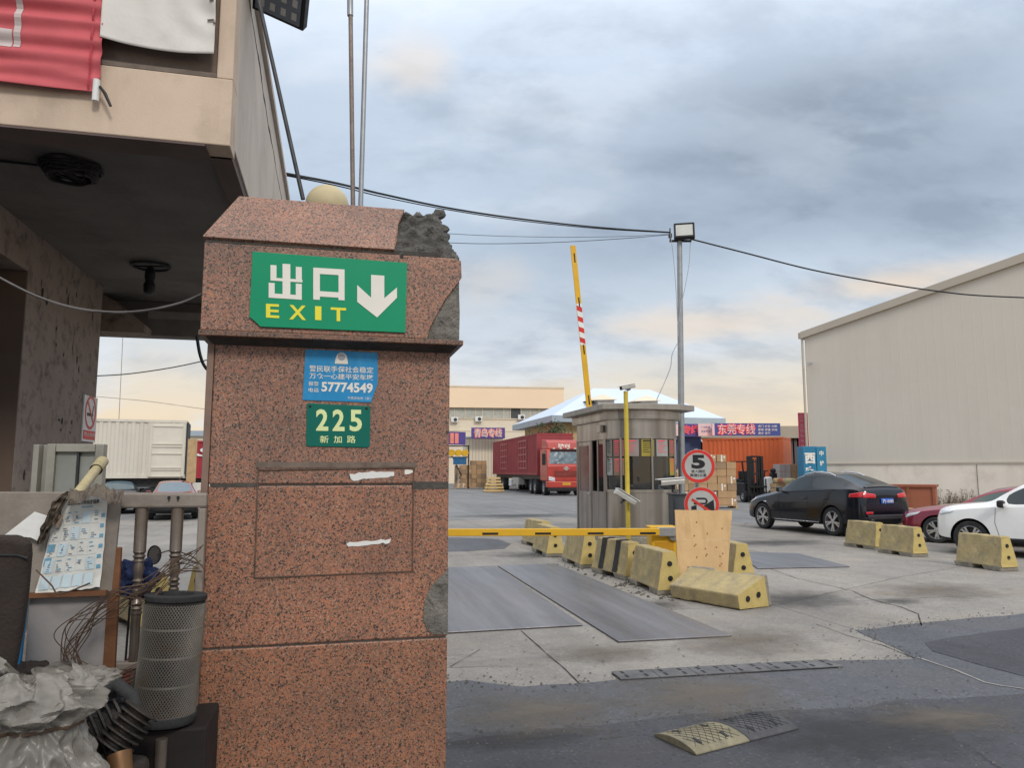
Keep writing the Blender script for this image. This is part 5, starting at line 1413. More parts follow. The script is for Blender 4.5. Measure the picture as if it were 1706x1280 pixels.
# ------------------------------------------------------------------ warehouse
wl0 = P(1351, 785, 37.0); wdir = Vector((math.sin(R(140)), math.cos(R(140)), 0))
WFc = Face(wl0, wdir); wh = WFc.hit
whs = thing('warehouse', 'large beige metal clad warehouse with white base wall', 'building', WFc.o, math.atan2(wdir.y, wdir.x))
LW = 16.0
ze = wh(1343, 560)[1]; xx, zz_ = wh(1706, 432); slope_ = (zz_ - ze) / xx; zbse = 1.97
def ztopw(x): return ze + slope_ * x
mb = MB(); rib = []
x = 0.0
wd_ = .38                                        # shallow trapezoid ribs of the wall sheet
while x < LW:
    for dx, dy in ((0, 0), (.33, 0), (.345, -.0025), (.365, -.0025)): rib.append((x + dx, dy))
    x += wd_
rib = [r_ for r_ in rib if r_[0] <= LW] + [(LW, 0)]
n = len(rib)
mb.add([(x, y, zbse) for x, y in rib] + [(x, y, ztopw(x) - .02) for x, y in rib], [(i, i + 1, n + i + 1, n + i) for i in range(n - 1)])
mb.build('cladding', M['clad'], whs)
mb = MB(); mb.prism([(0, .0), (LW, 0), (LW, ztopw(LW) - .1), (0, ze - .1)], .03, .5); mb.build('gable_wall', M['clad'], whs)
mb = MB(); mb.box(-.04, LW, -.05, .029, 0, zbse - .08); mb.build('base_wall', M['basewall'], whs)
mb = MB(); mb.box(-.05, LW, -.085, .029, zbse - .079, zbse - .0); mb.build('drip_flashing', M['cladtrim'], whs)
mb = MB(); mb.add([(-.15, -.16, ze - .12), (LW, -.16, ztopw(LW) - .15), (LW, -.16, ztopw(LW) + .22), (-.15, -.16, ze + .22), (-.15, .3, ze - .12), (LW, .3, ztopw(LW) - .15), (LW, .3, ztopw(LW) + .22), (-.15, .3, ze + .22)],
           [(0, 1, 2, 3), (7, 6, 5, 4), (3, 2, 6, 7), (1, 0, 4, 5), (0, 3, 7, 4), (2, 1, 5, 6)]); mb.build('roof_edge', M['cladtrim'], whs)
mb = MB(); mb.add([(-.2, .3, ze + .2), (LW, .3, ztopw(LW) + .2), (LW, 20, ztopw(LW) + .2), (-.2, 20, ze + .2)], [(0, 1, 2, 3)]); mb.box(-.3, -.15, -.1, 20, ze - .1, ze + .2); mb.build('roof', M['cladtrim'], whs)
mb = MB(); mb.box(-.03, .1, .03, 20, 0, ze); mb.build('side_wall', M['clad'], whs)
mb = MB(); mb.tube([(-.12, -.05, .3), (-.12, -.05, ze - .1)], .06, 10); mb.build('downpipe', M['cladtrim'], whs, smooth=40)
mb = MB(); mb.bar((7.35, -.055, 0.3), (7.35, -.055, zbse - .1), .012, .03); mb.build('base_joint', M['grout'], whs)
mb = MB(); q = wh(1351, 607); mb.bar((q[0] - .1, -.03, q[1]), (q[0] + .05, -.3, q[1]), .04, .04); mb.cbox((q[0] + .14, -.34, q[1] - .02), (.24, .13, .12)); mb.build('wall_camera', M['camgrey'], whs)

# broken rubble and dirt swept against the barrier feet
random.seed(66); gm = MB()
for px, py, n_ in ((1045, 975, 40), (1010, 960, 40), (960, 945, 35), (905, 925, 30), (1075, 990, 30), (1120, 995, 20)):
    for _ in range(n_):
        p = G(px + random.gauss(0, 14), py + random.gauss(0, 3)); stone((p.x, p.y, .0), random.choice((.01, .015, .02, .03)))
tag(gm.build('rubble', M['rubble'], None, fix=False), 'broken concrete rubble and dirt at the feet of the yellow barriers', 'rubble', None, 'stuff')
# ------------------------------------------------------------------ cars (x forward, y to the car's left)
def car_shell(st, roles, paint, gl):
    """st: stations (x, zb, zs, zt, wb, wm, ws, wt) front to rear; roles[i] names what interval i carries: w side window, f windscreen, r rear window."""
    bm = bmesh.new(); rings = []
    cl_ = bm.edges.layers.float.new('crease_edge')
    for x, zb, zs, zt, wb, wm, ws, wt in st:
        h = [(wb, zb), (wm, zb + .10), (wm + .005, zb + .55 * (zs - zb)), (ws, zs)]
        d = Vector((ws, zs)); e = Vector((wt, zt))
        h += [tuple(d.lerp(e, .10)), tuple(d.lerp(e, .86)), tuple(e)]
        cr_ = .035 if zt - zs > .3 else .025
        ring = [(y, z) for y, z in h] + [(0, zt + cr_)] + [(-y, z) for y, z in reversed(h)]
        rings.append([bm.verts.new((x, y, z)) for y, z in ring])
    n = len(rings[0])                                           # 15: 0..6 left, 7 top, 8..14 right
    for i in range(len(rings) - 1):
        for k in range(n):
            j = (k + 1) % n
            f = bm.faces.new((rings[i][k], rings[i][j], rings[i + 1][j], rings[i + 1][k]))
            if k in (0, 13): f.material_index = 3
            if k == 14: f.material_index = 3
            if k in (4, 9) and 'w' in roles[i]: f.material_index = 1
            if k in (6, 7) and 'f' in roles[i]: f.material_index = 2
            if k in (6, 7) and 'r' in roles[i]: f.material_index = 4
    for ring, fl in ((rings[0], False), (rings[-1], True)):
        for k in range(7):
            a_, b_ = ring[k], ring[k + 1]; c_, d_ = ring[14 - k - 1], ring[14 - k]
            if a_ is d_: continue
            vs = [a_, b_, c_, d_] if k < 6 else [a_, b_, d_] if b_ is c_ else [a_, b_, c_, d_]
            vs = list(dict.fromkeys(vs))
            if len(vs) > 2:
                f = bm.faces.new(vs)
                if k == 0: f.material_index = 3
    bmesh.ops.recalc_face_normals(bm, faces=bm.faces)
    for e in bm.edges:
        mi = {f.material_index for f in e.link_faces}
        if len(mi) > 1: e[cl_] = .75
    for i, ring in enumerate(rings):
        for k in (3, 11):
            if i < len(rings) - 1:
                e = bm.edges.get((ring[k], rings[i + 1][k]))
                if e: e[cl_] = max(e[cl_], .45)
    for ring in (rings[0], rings[-1]):
        for k in range(n):
            e = bm.edges.get((ring[k], ring[(k + 1) % n]))
            if e: e[cl_] = .35
    me = bpy.data.meshes.new('body'); bm.to_mesh(me); bm.free()
    for m in (paint, gl, gl, M['trim'], gl): me.materials.append(m)
    return me


SC = .855                                       # the yard's cars measured against the kerbs and barriers


def make_car(name, label, loc, rz, st, roles, axles, rw, paint, gl, track, W2, group=None, sides='both'):
    root = thing(name, label, 'car', loc, rz, group); root.scale = (SC, SC, SC)
    me = car_shell(st, roles, paint, gl)
    o = bpy.data.objects.new('body', me); COL.objects.link(o)
    s_ = o.modifiers.new('s', 'SUBSURF'); s_.levels = s_.render_levels = 3
    cut = MB()
    for ax in axles:
        for sg in (1, -1):
            n = 40; pts = [(ax + (rw + .055) * math.cos(2 * math.pi * k / n), rw + (rw + .055) * math.sin(2 * math.pi * k / n)) for k in range(n)]
            cut.prism(pts, sg * (W2 - .30), sg * (W2 + .3), mi=3)
    co_ = cut.build('cutter', [paint, gl, gl, M['trim'], gl])
    b_ = o.modifiers.new('b', 'BOOLEAN'); b_.operation = 'DIFFERENCE'; b_.object = co_; b_.solver = 'EXACT'
    bpy.context.view_layer.update()
    dg = bpy.context.evaluated_depsgraph_get(); ev = bpy.data.meshes.new_from_object(o.evaluated_get(dg))
    bpy.data.objects.remove(co_); bpy.data.objects.remove(o)
    bm = bmesh.new(); bm.from_mesh(ev); bvh = BVHTree.FromBMesh(bm)
    def piece(mis, nm, keep):
        b2 = bm.copy(); bmesh.ops.delete(b2, geom=[f for f in b2.faces if not keep(f)], context='FACES')
        if not b2.faces: b2.free(); return None
        m_ = bpy.data.meshes.new(nm); b2.to_mesh(m_); b2.free()
        for q in (paint, gl, gl, M['trim'], gl): m_.materials.append(q)
        for p in m_.polygons: p.use_smooth = True
        m_.set_sharp_from_angle(angle=R(38))
        q = bpy.data.objects.new(nm, m_); COL.objects.link(q); q.parent = root; return q
    body = piece((0, 3), 'body', lambda f: f.material_index in (0, 3))
    piece((2,), 'windscreen', lambda f: f.material_index == 2); piece((4,), 'rear_window', lambda f: f.material_index == 4)
    bm.faces.ensure_lookup_table(); seen = set()
    fl = [f for f in bm.faces if f.material_index == 1]
    for f in fl:
        if f.index in seen: continue
        st_ = [f]; comp = set()
        while st_:
            q = st_.pop()
            if q.index in comp: continue
            comp.add(q.index)
            for e in q.edges:
                for g_ in e.link_faces:
                    if g_.material_index == 1 and g_.index not in comp: st_.append(g_)
        seen |= comp
        piece((1,), 'side_window', lambda f, c=comp: f.index in c)
    root['_w'] = 0; del root['_w']
    def proj(nm, m, quad, axis, lift=.006, nu=10, nv=6, par=None, thick=True):
        """A patch laid on the body: quad gives four corners in (x,z) seen along y (axis '+y' or '-y') or (y,z) seen along x ('-x' rear, '+x' front) or (x,y) from above ('z')."""
        mb = MB(); a_, b_, c_, d_ = [Vector(q) for q in quad]; ok = True; vs = []
        for j in range(nv + 1):
            for i in range(nu + 1):
                p = a_.lerp(b_, i / nu).lerp(d_.lerp(c_, i / nu), j / nv)
                if axis[-1] == 'y': sg = 1 if axis[0] == '+' else -1; og = Vector((p.x, sg * 3, p.y)); dr = Vector((0, -sg, 0))
                elif axis[-1] == 'x': sg = 1 if axis[0] == '+' else -1; og = Vector((sg * 5, p.x, p.y)); dr = Vector((-sg, 0, 0))
                else: og = Vector((p.x, p.y, 4)); dr = Vector((0, 0, -1))
                h, nn, _, _ = bvh.ray_cast(og, dr)
                if h is None: ok = False; break
                vs.append(tuple(h - dr * lift))
            if not ok: return None
        mb.add(vs, [(j * (nu + 1) + i, j * (nu + 1) + i + 1, (j + 1) * (nu + 1) + i + 1, (j + 1) * (nu + 1) + i) for j in range(nv) for i in range(nu)])
        return mb.build(nm, m, par or root, smooth=50, solid=.006 if thick else 0)
    # wheels
    for ax in axles:
        for sg in (1, -1):
            ty = MB(); Mt = Matrix.Translation((ax, sg * (track), rw)) @ Matrix.Rotation(R(90) * -sg, 4, 'X')
            wd = .21
            ty.lathe([(rw * .70, -wd / 2), (rw * .93, -wd / 2), (rw * .985, -wd / 2 + .02), (rw, -wd / 4), (rw, wd / 4), (rw * .985, wd / 2 - .02), (rw * .93, wd / 2), (rw * .70, wd / 2 - .005)], 40, Mt, cap=False)
            wo = ty.build('wheel', M['rubber'], root, smooth=35)
            rm_ = MB(); r0 = rw * .71
            rm_.lathe([(r0, wd / 2 - .006), (r0 * .965, wd / 2 - .004), (r0 * .93, wd / 2 - .03), (r0 * .9, -.02)], 40, Mt, cap=False)
            rm_.lathe([(.065, wd / 2 - .05), (.06, wd / 2 - .025), (.03, wd / 2 - .018)], 16, Mt)
            for k in range(5):
                a0 = 2 * math.pi * k / 5 + .3
                for da in (-.17, .17):
                    p0 = Vector((.04 * math.cos(a0), .04 * math.sin(a0), wd / 2 - .035)); p1 = Vector((r0 * .95 * math.cos(a0 + da), r0 * .95 * math.sin(a0 + da), wd / 2 - .022))
                    t_ = (p1 - p0).normalized(); sd = Vector((-t_.y, t_.x, 0)) * .021; up = Vector((0, 0, .014))
                    rm_.add([p0 - sd - up, p0 + sd - up, p1 + sd - up, p1 - sd - up, p0 - sd + up, p0 + sd + up, p1 + sd + up, p1 - sd + up], [(3, 2, 1, 0), (4, 5, 6, 7), (0, 1, 5, 4), (1, 2, 6, 5), (2, 3, 7, 6), (3, 0, 4, 7)], Mt)
            rm_.build('rim', M['alloy'], wo, smooth=35)
            dk = MB(); dk.lathe([(r0 * .93, -.01), (.02, -.01)], 30, Mt, cap=False); dk.build('brake_disc', M['darkmetal'], wo)
            ar = MB(); n = 26; vs = []
            for k in range(n + 1):
                a_ = R(-8) + R(196) * k / n
                for rr, yy in ((rw + .052, W2 - .05), (rw + .052, W2 - .25)): vs.append((ax + rr * math.cos(a_), sg * yy, rw + rr * math.sin(a_)))
            ar.add(vs, [(2 * k, 2 * k + 1, 2 * k + 3, 2 * k + 2) for k in range(n)])
    return root, body, proj


def handle(root, proj, x, z, m, sgn='+y'):
    return proj('door_handle', m, [(x, z), (x - .2, z + .008), (x - .2, z + .035), (x, z + .028)], sgn, .022, 4, 2)


def seam(proj, pts, sgn):
    for (a_, b_) in zip(pts, pts[1:]):
        d = Vector((b_[0] - a_[0], b_[1] - a_[1])).normalized(); nn = Vector((-d.y, d.x)) * .005
        q = proj('door_gap', M['black'], [(a_[0] - nn.x, a_[1] - nn.y), (b_[0] - nn.x, b_[1] - nn.y), (b_[0] + nn.x, b_[1] + nn.y), (a_[0] + nn.x, a_[1] + nn.y)], sgn, .0022, 8, 1, None, False)


def mirror(root, body, x, y, z, m):
    for sg in (1, -1):
        mb = MB(); mb.cbox((x, sg * (y + .13), z + .07), (.13, .20, .15)); o = mb.build('wing_mirror', m, root, bevel=.045, seg=3)
        mb = MB(); mb.bar((x, sg * (y - .04), z), (x, sg * (y + .1), z + .03), .05, .04); mb.build('stalk', M['trim'], o)
        mb = MB(); mb.box(x - .068, x - .066, sg * (y + .13) - .075, sg * (y + .13) + .075, z + .02, z + .12); mb.build('glass', M['mirror'], o)


def text_patch(root, proj_bvh=None): pass


SUVC = [(2.44, .36, .66, .78, .62, .72, .70, .52), (2.36, .27, .76, .90, .78, .88, .84, .64), (1.95, .24, .90, 1.01, .84, .965, .91, .72), (1.30, .24, .99, 1.10, .86, .985, .93, .75), (.92, .24, 1.08, 1.18, .86, .985, .93, .75),
        (.62, .24, 1.11, 1.38, .86, .985, .92, .69), (.15, .24, 1.14, 1.61, .86, .985, .92, .63), (-.40, .24, 1.17, 1.69, .86, .985, .92, .61), (-.46, .24, 1.17, 1.69, .86, .985, .92, .61), (-1.15, .24, 1.21, 1.63, .87, .985, .92, .60),
        (-1.72, .26, 1.25, 1.47, .87, .99, .91, .62), (-2.02, .28, 1.26, 1.37, .86, .98, .89, .66), (-2.28, .32, 1.23, 1.30, .84, .95, .86, .70), (-2.36, .36, 1.12, 1.26, .80, .92, .83, .70), (-2.43, .46, .90, 1.10, .70, .86, .80, .66)]
SUVR = ['', '', '', '', 'f', 'fw', 'w', '', 'w', 'rw', 'r', '', '', '']
gF, gR = G(1268, 881), G(1389, 893.5); hv = (gF - gR).normalized(); lf = Vector((-hv.y, hv.x, 0))
ctr = (gF + gR) / 2 - hv * .115 - lf * .93
ctr = gR + (hv * 1.35 - lf * .93) * SC
rz = math.atan2(hv.y, hv.x)
r, b, pj = make_car('parked_car', 'black coupe style SUV parked beside the warehouse wall', ctr, rz, SUVC, SUVR, (1.58, -1.35), .385, M['carblack'], M['carglass'], .86, .985)
pj('tail_light', M['lampred'], [(-1.98, 1.04), (-2.36, 1.05), (-2.36, 1.19), (-1.98, 1.13)], '+y', .008, 12, 5)
for s in (1, -1): pj('tail_light', M['lampred'], [(s * .84, 1.04), (s * .42, 1.03), (s * .42, 1.13), (s * .82, 1.18)], '-x', .010, 12, 5)
pl = pj('number_plate', M['plateblue'], [(.24, .88), (-.24, .88), (-.24, 1.02), (.24, 1.02)], '-x', .020, 6, 3)
mb = MB(); vs, fs = text_geo('沪J·18385', .02, 2)
xa = min(v[0] for v in vs); xb = max(v[0] for v in vs)
zz = .91
mb.add([(-2.475, .21 - (v[0] - xa) / (xb - xa) * .42, zz + v[1] * .11) for v in vs], fs); mb.build('lettering', M['white'], pl, fix=False)
pj('diffuser', pm('grey_diffuser', (.05, .045, .05), .5, .1, .1, 5), [(.72, .47), (-.72, .47), (-.76, .60), (.76, .60)], '-x', .012, 12, 4)
pj('reflector', M['lampred'], [(.80, .62), (.55, .62), (.55, .68), (.80, .68)], '-x', .012, 8, 3)
for s in (1, -1):
    mb = MB(); mb.lathe([(.05, -.06), (.05, .06), (.038, .06), (.036, -.04)], 16, Matrix.Translation((-2.40, s * .58, .44)) @ Matrix.Rotation(R(-90), 4, 'Y')); mb.build('exhaust', M['alloy'], r, smooth=40)
pj('side_sill', M['alloy'], [(1.02, .318), (-.86, .318), (-.86, .350), (1.02, .350)], '+y', .018, 16, 2)
for pts in (((.80, 1.02), (.82, .70), (.72, .36)), ((-.43, 1.07), (-.43, .70), (-.40, .36)), ((-1.28, 1.09), (-1.08, .86), (-.90, .60))): seam(pj, pts, '+y')
handle(r, pj, -.16, .95, M['carblack']); handle(r, pj, -1.02, .98, M['carblack'])
pj('belt_trim', M['trim'], [(.62, 1.122), (-1.5, 1.225), (-1.5, 1.245), (.62, 1.142)], '+y', .006, 20, 1)
pj('marker_lamp', M['lampclear'], [(1.50, .80), (1.38, .80), (1.38, .84), (1.50, .84)], '+y', .01, 4, 2)
pj('fuel_cap', M['black'], [(-1.02, .90), (-1.04, .90), (-1.04, .92), (-1.02, .92)], '+y', .004, 2, 2)
mirror(r, b, .66, .92, 1.13, M['carblack'])
for s in (1, -1):
    mb = MB(); mb.tube([(.08, s * .60, 1.575), (-.05, s * .60, 1.645), (-.5, s * .585, 1.705), (-1.0, s * .575, 1.665), (-1.2, s * .575, 1.59)], .02, 8); mb.build('roof_rail', M['alloy'], r, smooth=50)
mb = MB(); mb.lathe([(.042, 0), (.038, .008)], 24, Matrix.Translation((-2.375, 0, 1.17)) @ Matrix.Rotation(R(-80), 4, 'Y')); em = mb.build('badge', M['black'], r)
mb = MB()
for k in range(2):
    a0 = math.pi * k; pts = [(0, 0)] + [(.028 * math.cos(a0 + R(90) * i / 6), .028 * math.sin(a0 + R(90) * i / 6)) for i in range(7)]
    mb.add([Matrix.Translation((-2.386, 0, 1.17)) @ Matrix.Rotation(R(-80), 4, 'Y') @ Vector((p[0], p[1], .002)) for p in pts], [tuple(range(8))])
mb.build('badge_quarter', M['white'], em, fix=False)
pj('spoiler', M['carblack'], [(-2.22, .66), (-2.22, -.66), (-2.31, -.66), (-2.31, .66)], 'z', .02, 12, 2)
pj('headlight', M['lampclear'], [(2.38, .74), (1.98, .86), (1.98, .92), (2.36, .82)], '+y', .008, 8, 3)

r.scale = (SC, SC, SC * 1.08)

SEDAN = [(2.30, .34, .60, .70, .50, .58, .56, .42), (2.20, .24, .68, .80, .68, .77, .74, .56), (1.85, .20, .80, .90, .82, .90, .85, .68), (1.25, .20, .88, .97, .83, .91, .86, .70), (.95, .20, .90, 1.0, .83, .91, .86, .70),
         (.62, .20, .91, 1.17, .83, .91, .85, .64), (.10, .20, .92, 1.40, .83, .91, .85, .57), (-.30, .20, .93, 1.465, .83, .91, .85, .56), (-.36, .20, .93, 1.465, .83, .91, .85, .56), (-1.05, .20, .95, 1.41, .83, .91, .85, .55),
         (-1.55, .21, .96, 1.20, .83, .91, .84, .58), (-1.85, .23, .96, 1.06, .82, .90, .83, .64), (-2.20, .27, .93, 1.02, .79, .88, .80, .64), (-2.30, .33, .80, .96, .74, .85, .77, .60), (-2.36, .42, .66, .82, .64, .79, .73, .56)]
SEDR = ['', '', '', '', 'f', 'fw', 'w', '', 'w', 'rw', 'r', '', '', '']


def place_by_wheel(px, py, az, xf, half):
    """Centre of a car whose near (left) front wheel stands at the pixel, heading az degrees clockwise from +Y."""
    hv_ = Vector((math.sin(R(az)), math.cos(R(az)), 0)); lf_ = Vector((-hv_.y, hv_.x, 0))
    return G(px, py) - (hv_ * xf + lf_ * half) * SC, math.atan2(hv_.y, hv_.x)


lc, rz = place_by_wheel(1563, 905, -50, 1.42, .80)
r, b, pj = make_car('parked_car', 'maroon saloon car standing behind the white car', lc, rz, SEDAN, SEDR, (1.42, -1.30), .335, M['carred'], M['carglass_g'], .79, .91)
for s in ('+y', '-y'): pj('headlight', M['lampclear'], [(2.18, .62), (1.84, .74), (1.78, .80), (2.14, .72)], s, .008, 10, 4)
for pts in (((.82, .9), (.84, .6), (.74, .30)), ((-.33, .92), (-.33, .6), (-.31, .30)), ((-1.18, .93), (-1.0, .75), (-.85, .5))): seam(pj, pts, '+y')
handle(r, pj, -.1, .76, M['carred']); handle(r, pj, -.95, .78, M['carred'])
pj('window_trim', M['alloy'], [(.92, .945), (-1.4, 1.0), (-1.4, 1.02), (.92, .965)], '+y', .008, 20, 1)
pj('fog_lamp', M['trim'], [(2.18, .34), (2.06, .34), (2.06, .44), (2.18, .42)], '+y', .008, 4, 3)
mirror(r, b, .66, .85, .92, M['carred'])
pj('grille', M['trim'], [(.45, .46), (-.45, .46), (-.5, .62), (.5, .62)], '+x', .008, 8, 4)

SUV = [(2.10, .36, .70, .84, .50, .58, .56, .42), (2.02, .26, .82, .96, .68, .76, .73, .56), (1.75, .23, .93, 1.04, .83, .91, .87, .70), (1.20, .23, .99, 1.10, .84, .92, .88, .72), (.92, .23, 1.02, 1.13, .84, .92, .88, .72),
       (.62, .23, 1.03, 1.33, .84, .92, .87, .67), (.15, .23, 1.05, 1.58, .84, .92, .87, .61), (-.28, .23, 1.06, 1.65, .84, .92, .87, .60), (-.34, .23, 1.06, 1.65, .84, .92, .87, .60), (-1.05, .23, 1.09, 1.63, .84, .92, .87, .60),
       (-1.55, .24, 1.12, 1.56, .84, .92, .86, .60), (-1.80, .26, 1.12, 1.47, .83, .91, .85, .60), (-2.05, .30, 1.06, 1.20, .80, .89, .83, .64), (-2.14, .36, .92, 1.04, .76, .86, .80, .62), (-2.20, .44, .76, .90, .66, .80, .76, .58)]
SUVR2 = ['', '', '', '', 'f', 'fw', 'w', '', 'w', 'w', '', 'r', '', '']
lc, rz = place_by_wheel(1621, 925, -42, 1.32, .82)
r, b, pj = make_car('parked_car', 'white crossover car partly out of view behind a yellow barrier', lc, rz, SUV, SUVR2, (1.32, -1.32), .36, M['carwhite'], M['carglass'], .80, .92)
for s in ('+y', '-y'): pj('headlight', M['lampclear'], [(1.98, .82), (1.70, .88), (1.62, .93), (1.94, .91)], s, .008, 10, 3)
for pts in (((.80, 1.0), (.82, .7), (.72, .33)), ((-.31, 1.05), (-.31, .7), (-.29, .33)), ((-1.15, 1.06), (-1.0, .8), (-.85, .55))): seam(pj, pts, '+y')
handle(r, pj, -.1, .86, M['alloy']); handle(r, pj, -.95, .88, M['alloy'])
mirror(r, b, .66, .87, 1.03, M['trim'])
pj('side_cladding', M['trim'], [(.82, .27), (-.84, .27), (-.84, .40), (.82, .40)], '+y', .008, 16, 3)

r.scale = (SC, SC, SC * 1.05)
# cars seen under the canopy, from behind
def rear_car(label, px, py, az, paint, st, roles, gl, plate=None, width=.91):
    hv_ = Vector((math.sin(R(az)), math.cos(R(az)), 0)); lc_ = G(px, py) + hv_ * 2.0; lc_.z = 0
    r_, b_, pj_ = make_car('parked_car', label, lc_, math.atan2(hv_.y, hv_.x), st, roles, (1.42, -1.30), .33, paint, gl, .79, width, 'cars parked beyond the canopy')
    for s in (1, -1): pj_('tail_light', M['lampred'], [(s * .78, .72), (s * .46, .74), (s * .46, .84), (s * .76, .86)], '-x', .010, 8, 4)
    pj_('bumper_trim', M['trim'], [(.70, .32), (-.70, .32), (-.72, .42), (.72, .42)], '-x', .010, 10, 3)
    if plate:
        pl_ = pj_('number_plate', M['plateblue'], [(.23, .62), (-.23, .62), (-.23, .76), (.23, .76)], '-x', .020, 6, 3)
        mb_ = MB(); vs_, fs_ = text_geo(plate, .02, 2); xa_ = min(v[0] for v in vs_); xb_ = max(v[0] for v in vs_)
        mb_.add([(-2.405, .21 - (v[0] - xa_) / (xb_ - xa_) * .42, .65 + v[1] * .11) for v in vs_], fs_); mb_.build('lettering', M['white'], pl_, fix=False)
    pj_('chrome_strip', M['alloy'], [(.34, .785), (-.34, .785), (-.34, .805), (.34, .805)], '-x', .014, 6, 1)
    mirror(r_, b_, .66, .85, .92, paint)
rear_car('red saloon car seen from behind through the wooden screen', 288, 868, -24, M['carred2'], SEDAN, SEDR, M['carglass_b'], '苏J57A7')
rear_car('dark grey saloon car seen beyond the framed pane window', 196, 858, -28, M['cardark'], SEDAN, SEDR, M['carglass_b'])
rear_car('black saloon car between the dark grey and the red car', 232, 846, -26, M['carblack'], SEDAN, SEDR, M['carglass'])
# ------------------------------------------------------------------ containers, trucks, far buildings
def zig(L_, W_, p=.28, d=.036, x0=0.0):
    """Plan outline of a box with corrugated long sides; x across 0..W, y along 0..L."""
    pts = []; y = .15
    left = [(0, 0), (0, .15)]
    while y < L_ - .15 - p:
        left += [(0, y), (0, y + p * .35), (d, y + p * .5), (d, y + p * .85)]; y += p
    left += [(0, y), (0, L_)]
    right = [(W_ - q[0], q[1]) for q in left]
    return right + left[::-1]


def container(name, label, loc, rz, L_, W_, z0, z1, m, cat='container', group=None, parent=None):
    t = parent or thing(name, label, cat, loc, rz, group)
    mb = MB(); mb.slab(zig(L_, W_), z0 + .14, z1 - .10); b_ = mb.build('box_shell', m, t)
    mb = MB()
    for x in (-.02, W_ - .06):
        mb.box(x, x + .08, -.015, L_ + .015, z0, z0 + .139); mb.box(x, x + .08, -.015, L_ + .015, z1 - .099, z1)
    for y in (-.02, L_ - .06): mb.box(.061, W_ - .061, y, y + .08, z0, z0 + .139); mb.box(.061, W_ - .061, y, y + .08, z1 - .099, z1)
    mb.box(.05, W_ - .05, .05, L_ - .05, z1 - .05, z1 - .02)
    mb.build('frame', m, t)
    return t


def wheel_pair(t, x, y, r=.5, w_=.3, m=None):
    mb = MB(); Mt = Matrix.Translation((x, y, r)) @ Matrix.Rotation(R(90), 4, 'Y')
    mb.lathe([(r * .55, -w_ / 2), (r * .95, -w_ / 2), (r, -w_ / 3), (r, w_ / 3), (r * .95, w_ / 2), (r * .55, w_ / 2)], 28, Mt, cap=False); o_ = mb.build('wheel', M['rubber'], t, smooth=35)
    mb = MB(); mb.lathe([(r * .56, -w_ / 2 + .01), (r * .5, -w_ / 2 + .05), (r * .2, -w_ / 2 + .06), (r * .18, -w_ / 2 - .01), (.02, -w_ / 2 - .01)], 20, Mt, cap=False); mb.lathe([(r * .56, w_ / 2 - .01), (r * .3, w_ / 2 - .06), (.02, w_ / 2 - .06)], 20, Mt, cap=False); mb.build('hub', M['galv'], o_, smooth=40)


tl_ = P(895, 785, 51.0); tl_.z = 0
t = thing('container_truck', 'red lorry hauling a long dark red trailer box', 'truck', tl_, R(11.6))
TL, TW = 17.2, 2.55
container('', '', None, 0, TL, TW, 1.32, 4.18, M['cont_red'], parent=t)
for y0, y1 in ((3.2, 5.9), (10.6, 13.2)):
    mb = MB()
    for k in range(5): z = 1.75 + k * .5; mb.box(-.035, -.002, y0, y1, z, z + .09)
    for k in range(4): y = y0 + (y1 - y0) * k / 3; mb.box(-.05, -.036, y - .05, y + .05, 1.7, 3.9)
    mb.build('side_door', pm('faded_red', (.42, .14, .13), .6, 0, .1, 2) if y0 < 4 else bpy.data.materials['faded_red'], t)
mb = MB(); mb.box(.3, TW - .3, .2, TL - .2, 1.0, 1.31); mb.box(.9, 1.1, -2.0, 4.2, .75, .99); mb.box(1.5, 1.7, -2.0, 4.2, .75, .99); mb.build('chassis', M['darkmetal'], t)
mb = MB(); mb.box(.02, .5, 6.2, 8.4, .55, 1.1); mb.build('tool_box', M['camgrey'], t, bevel=.02)
mb = MB(); mb.box(.03, .45, 9.0, 10.0, .4, .95); mb.build('tank', M['white'], t, bevel=.04)
for y in (.9, 2.2, 12.6, 13.9, 15.2):
    for x in (.28, TW - .28): wheel_pair(t, x, y, .52, .5)
for x in (.2, TW - .2): wheel_pair(t, x, -1.6, .52, .34)
y0 = -2.75; y1 = -.75
mb = MB(); mb.prism([(y0 + .04, .95), (y0, 1.9), (y0 + .10, 2.05), (y0 + .34, 2.95), (y0 + .42, 3.02), (y1, 3.02), (y1, .95)], .02, TW - .02, Matrix(((0, 1, 0, 0), (1, 0, 0, 0), (0, 0, 1, 0), (0, 0, 0, 1)))); cab_ = mb.build('cab', M['truckred'], t, bevel=.05)
mb = MB(); mb.prism([(y0 + .45, 3.025), (y0 + .55, 3.45), (y0 + .9, 3.62), (y1, 3.7), (y1, 3.025)], .12, TW - .12, Matrix(((0, 1, 0, 0), (1, 0, 0, 0), (0, 0, 1, 0), (0, 0, 0, 1)))); de = mb.build('roof_fairing', M['truckred'], t, bevel=.05)
mb = MB(); text_into(mb, '驰兴', .62, 1.45, 3.1, 3.38, 0, .02); mb2 = MB()
mb2.add([(v[0] + .25, y0 + .44 + (v[2] - 3.025) * .24, v[2]) for v in mb.v], mb.f); mb2.build('lettering', M['cream'], de, fix=False)
mb = MB()
for k in range(4): mb.cbox((.55 + k * .48, y0 + .40, 3.06), (.16, .08, .06))
mb.build('roof_lamp', M['cream'], t)
def on_front(z): return y0 + .10 + (z - 2.05) * .24 / .9
mb = MB(); mb.add([(.16, on_front(2.06) - .012, 2.06), (TW - .16, on_front(2.06) - .012, 2.06), (TW - .26, on_front(2.86) - .012, 2.86), (.26, on_front(2.86) - .012, 2.86)], [(0, 1, 2, 3)]); mb.build('windscreen', M['carglass_b'], cab_)
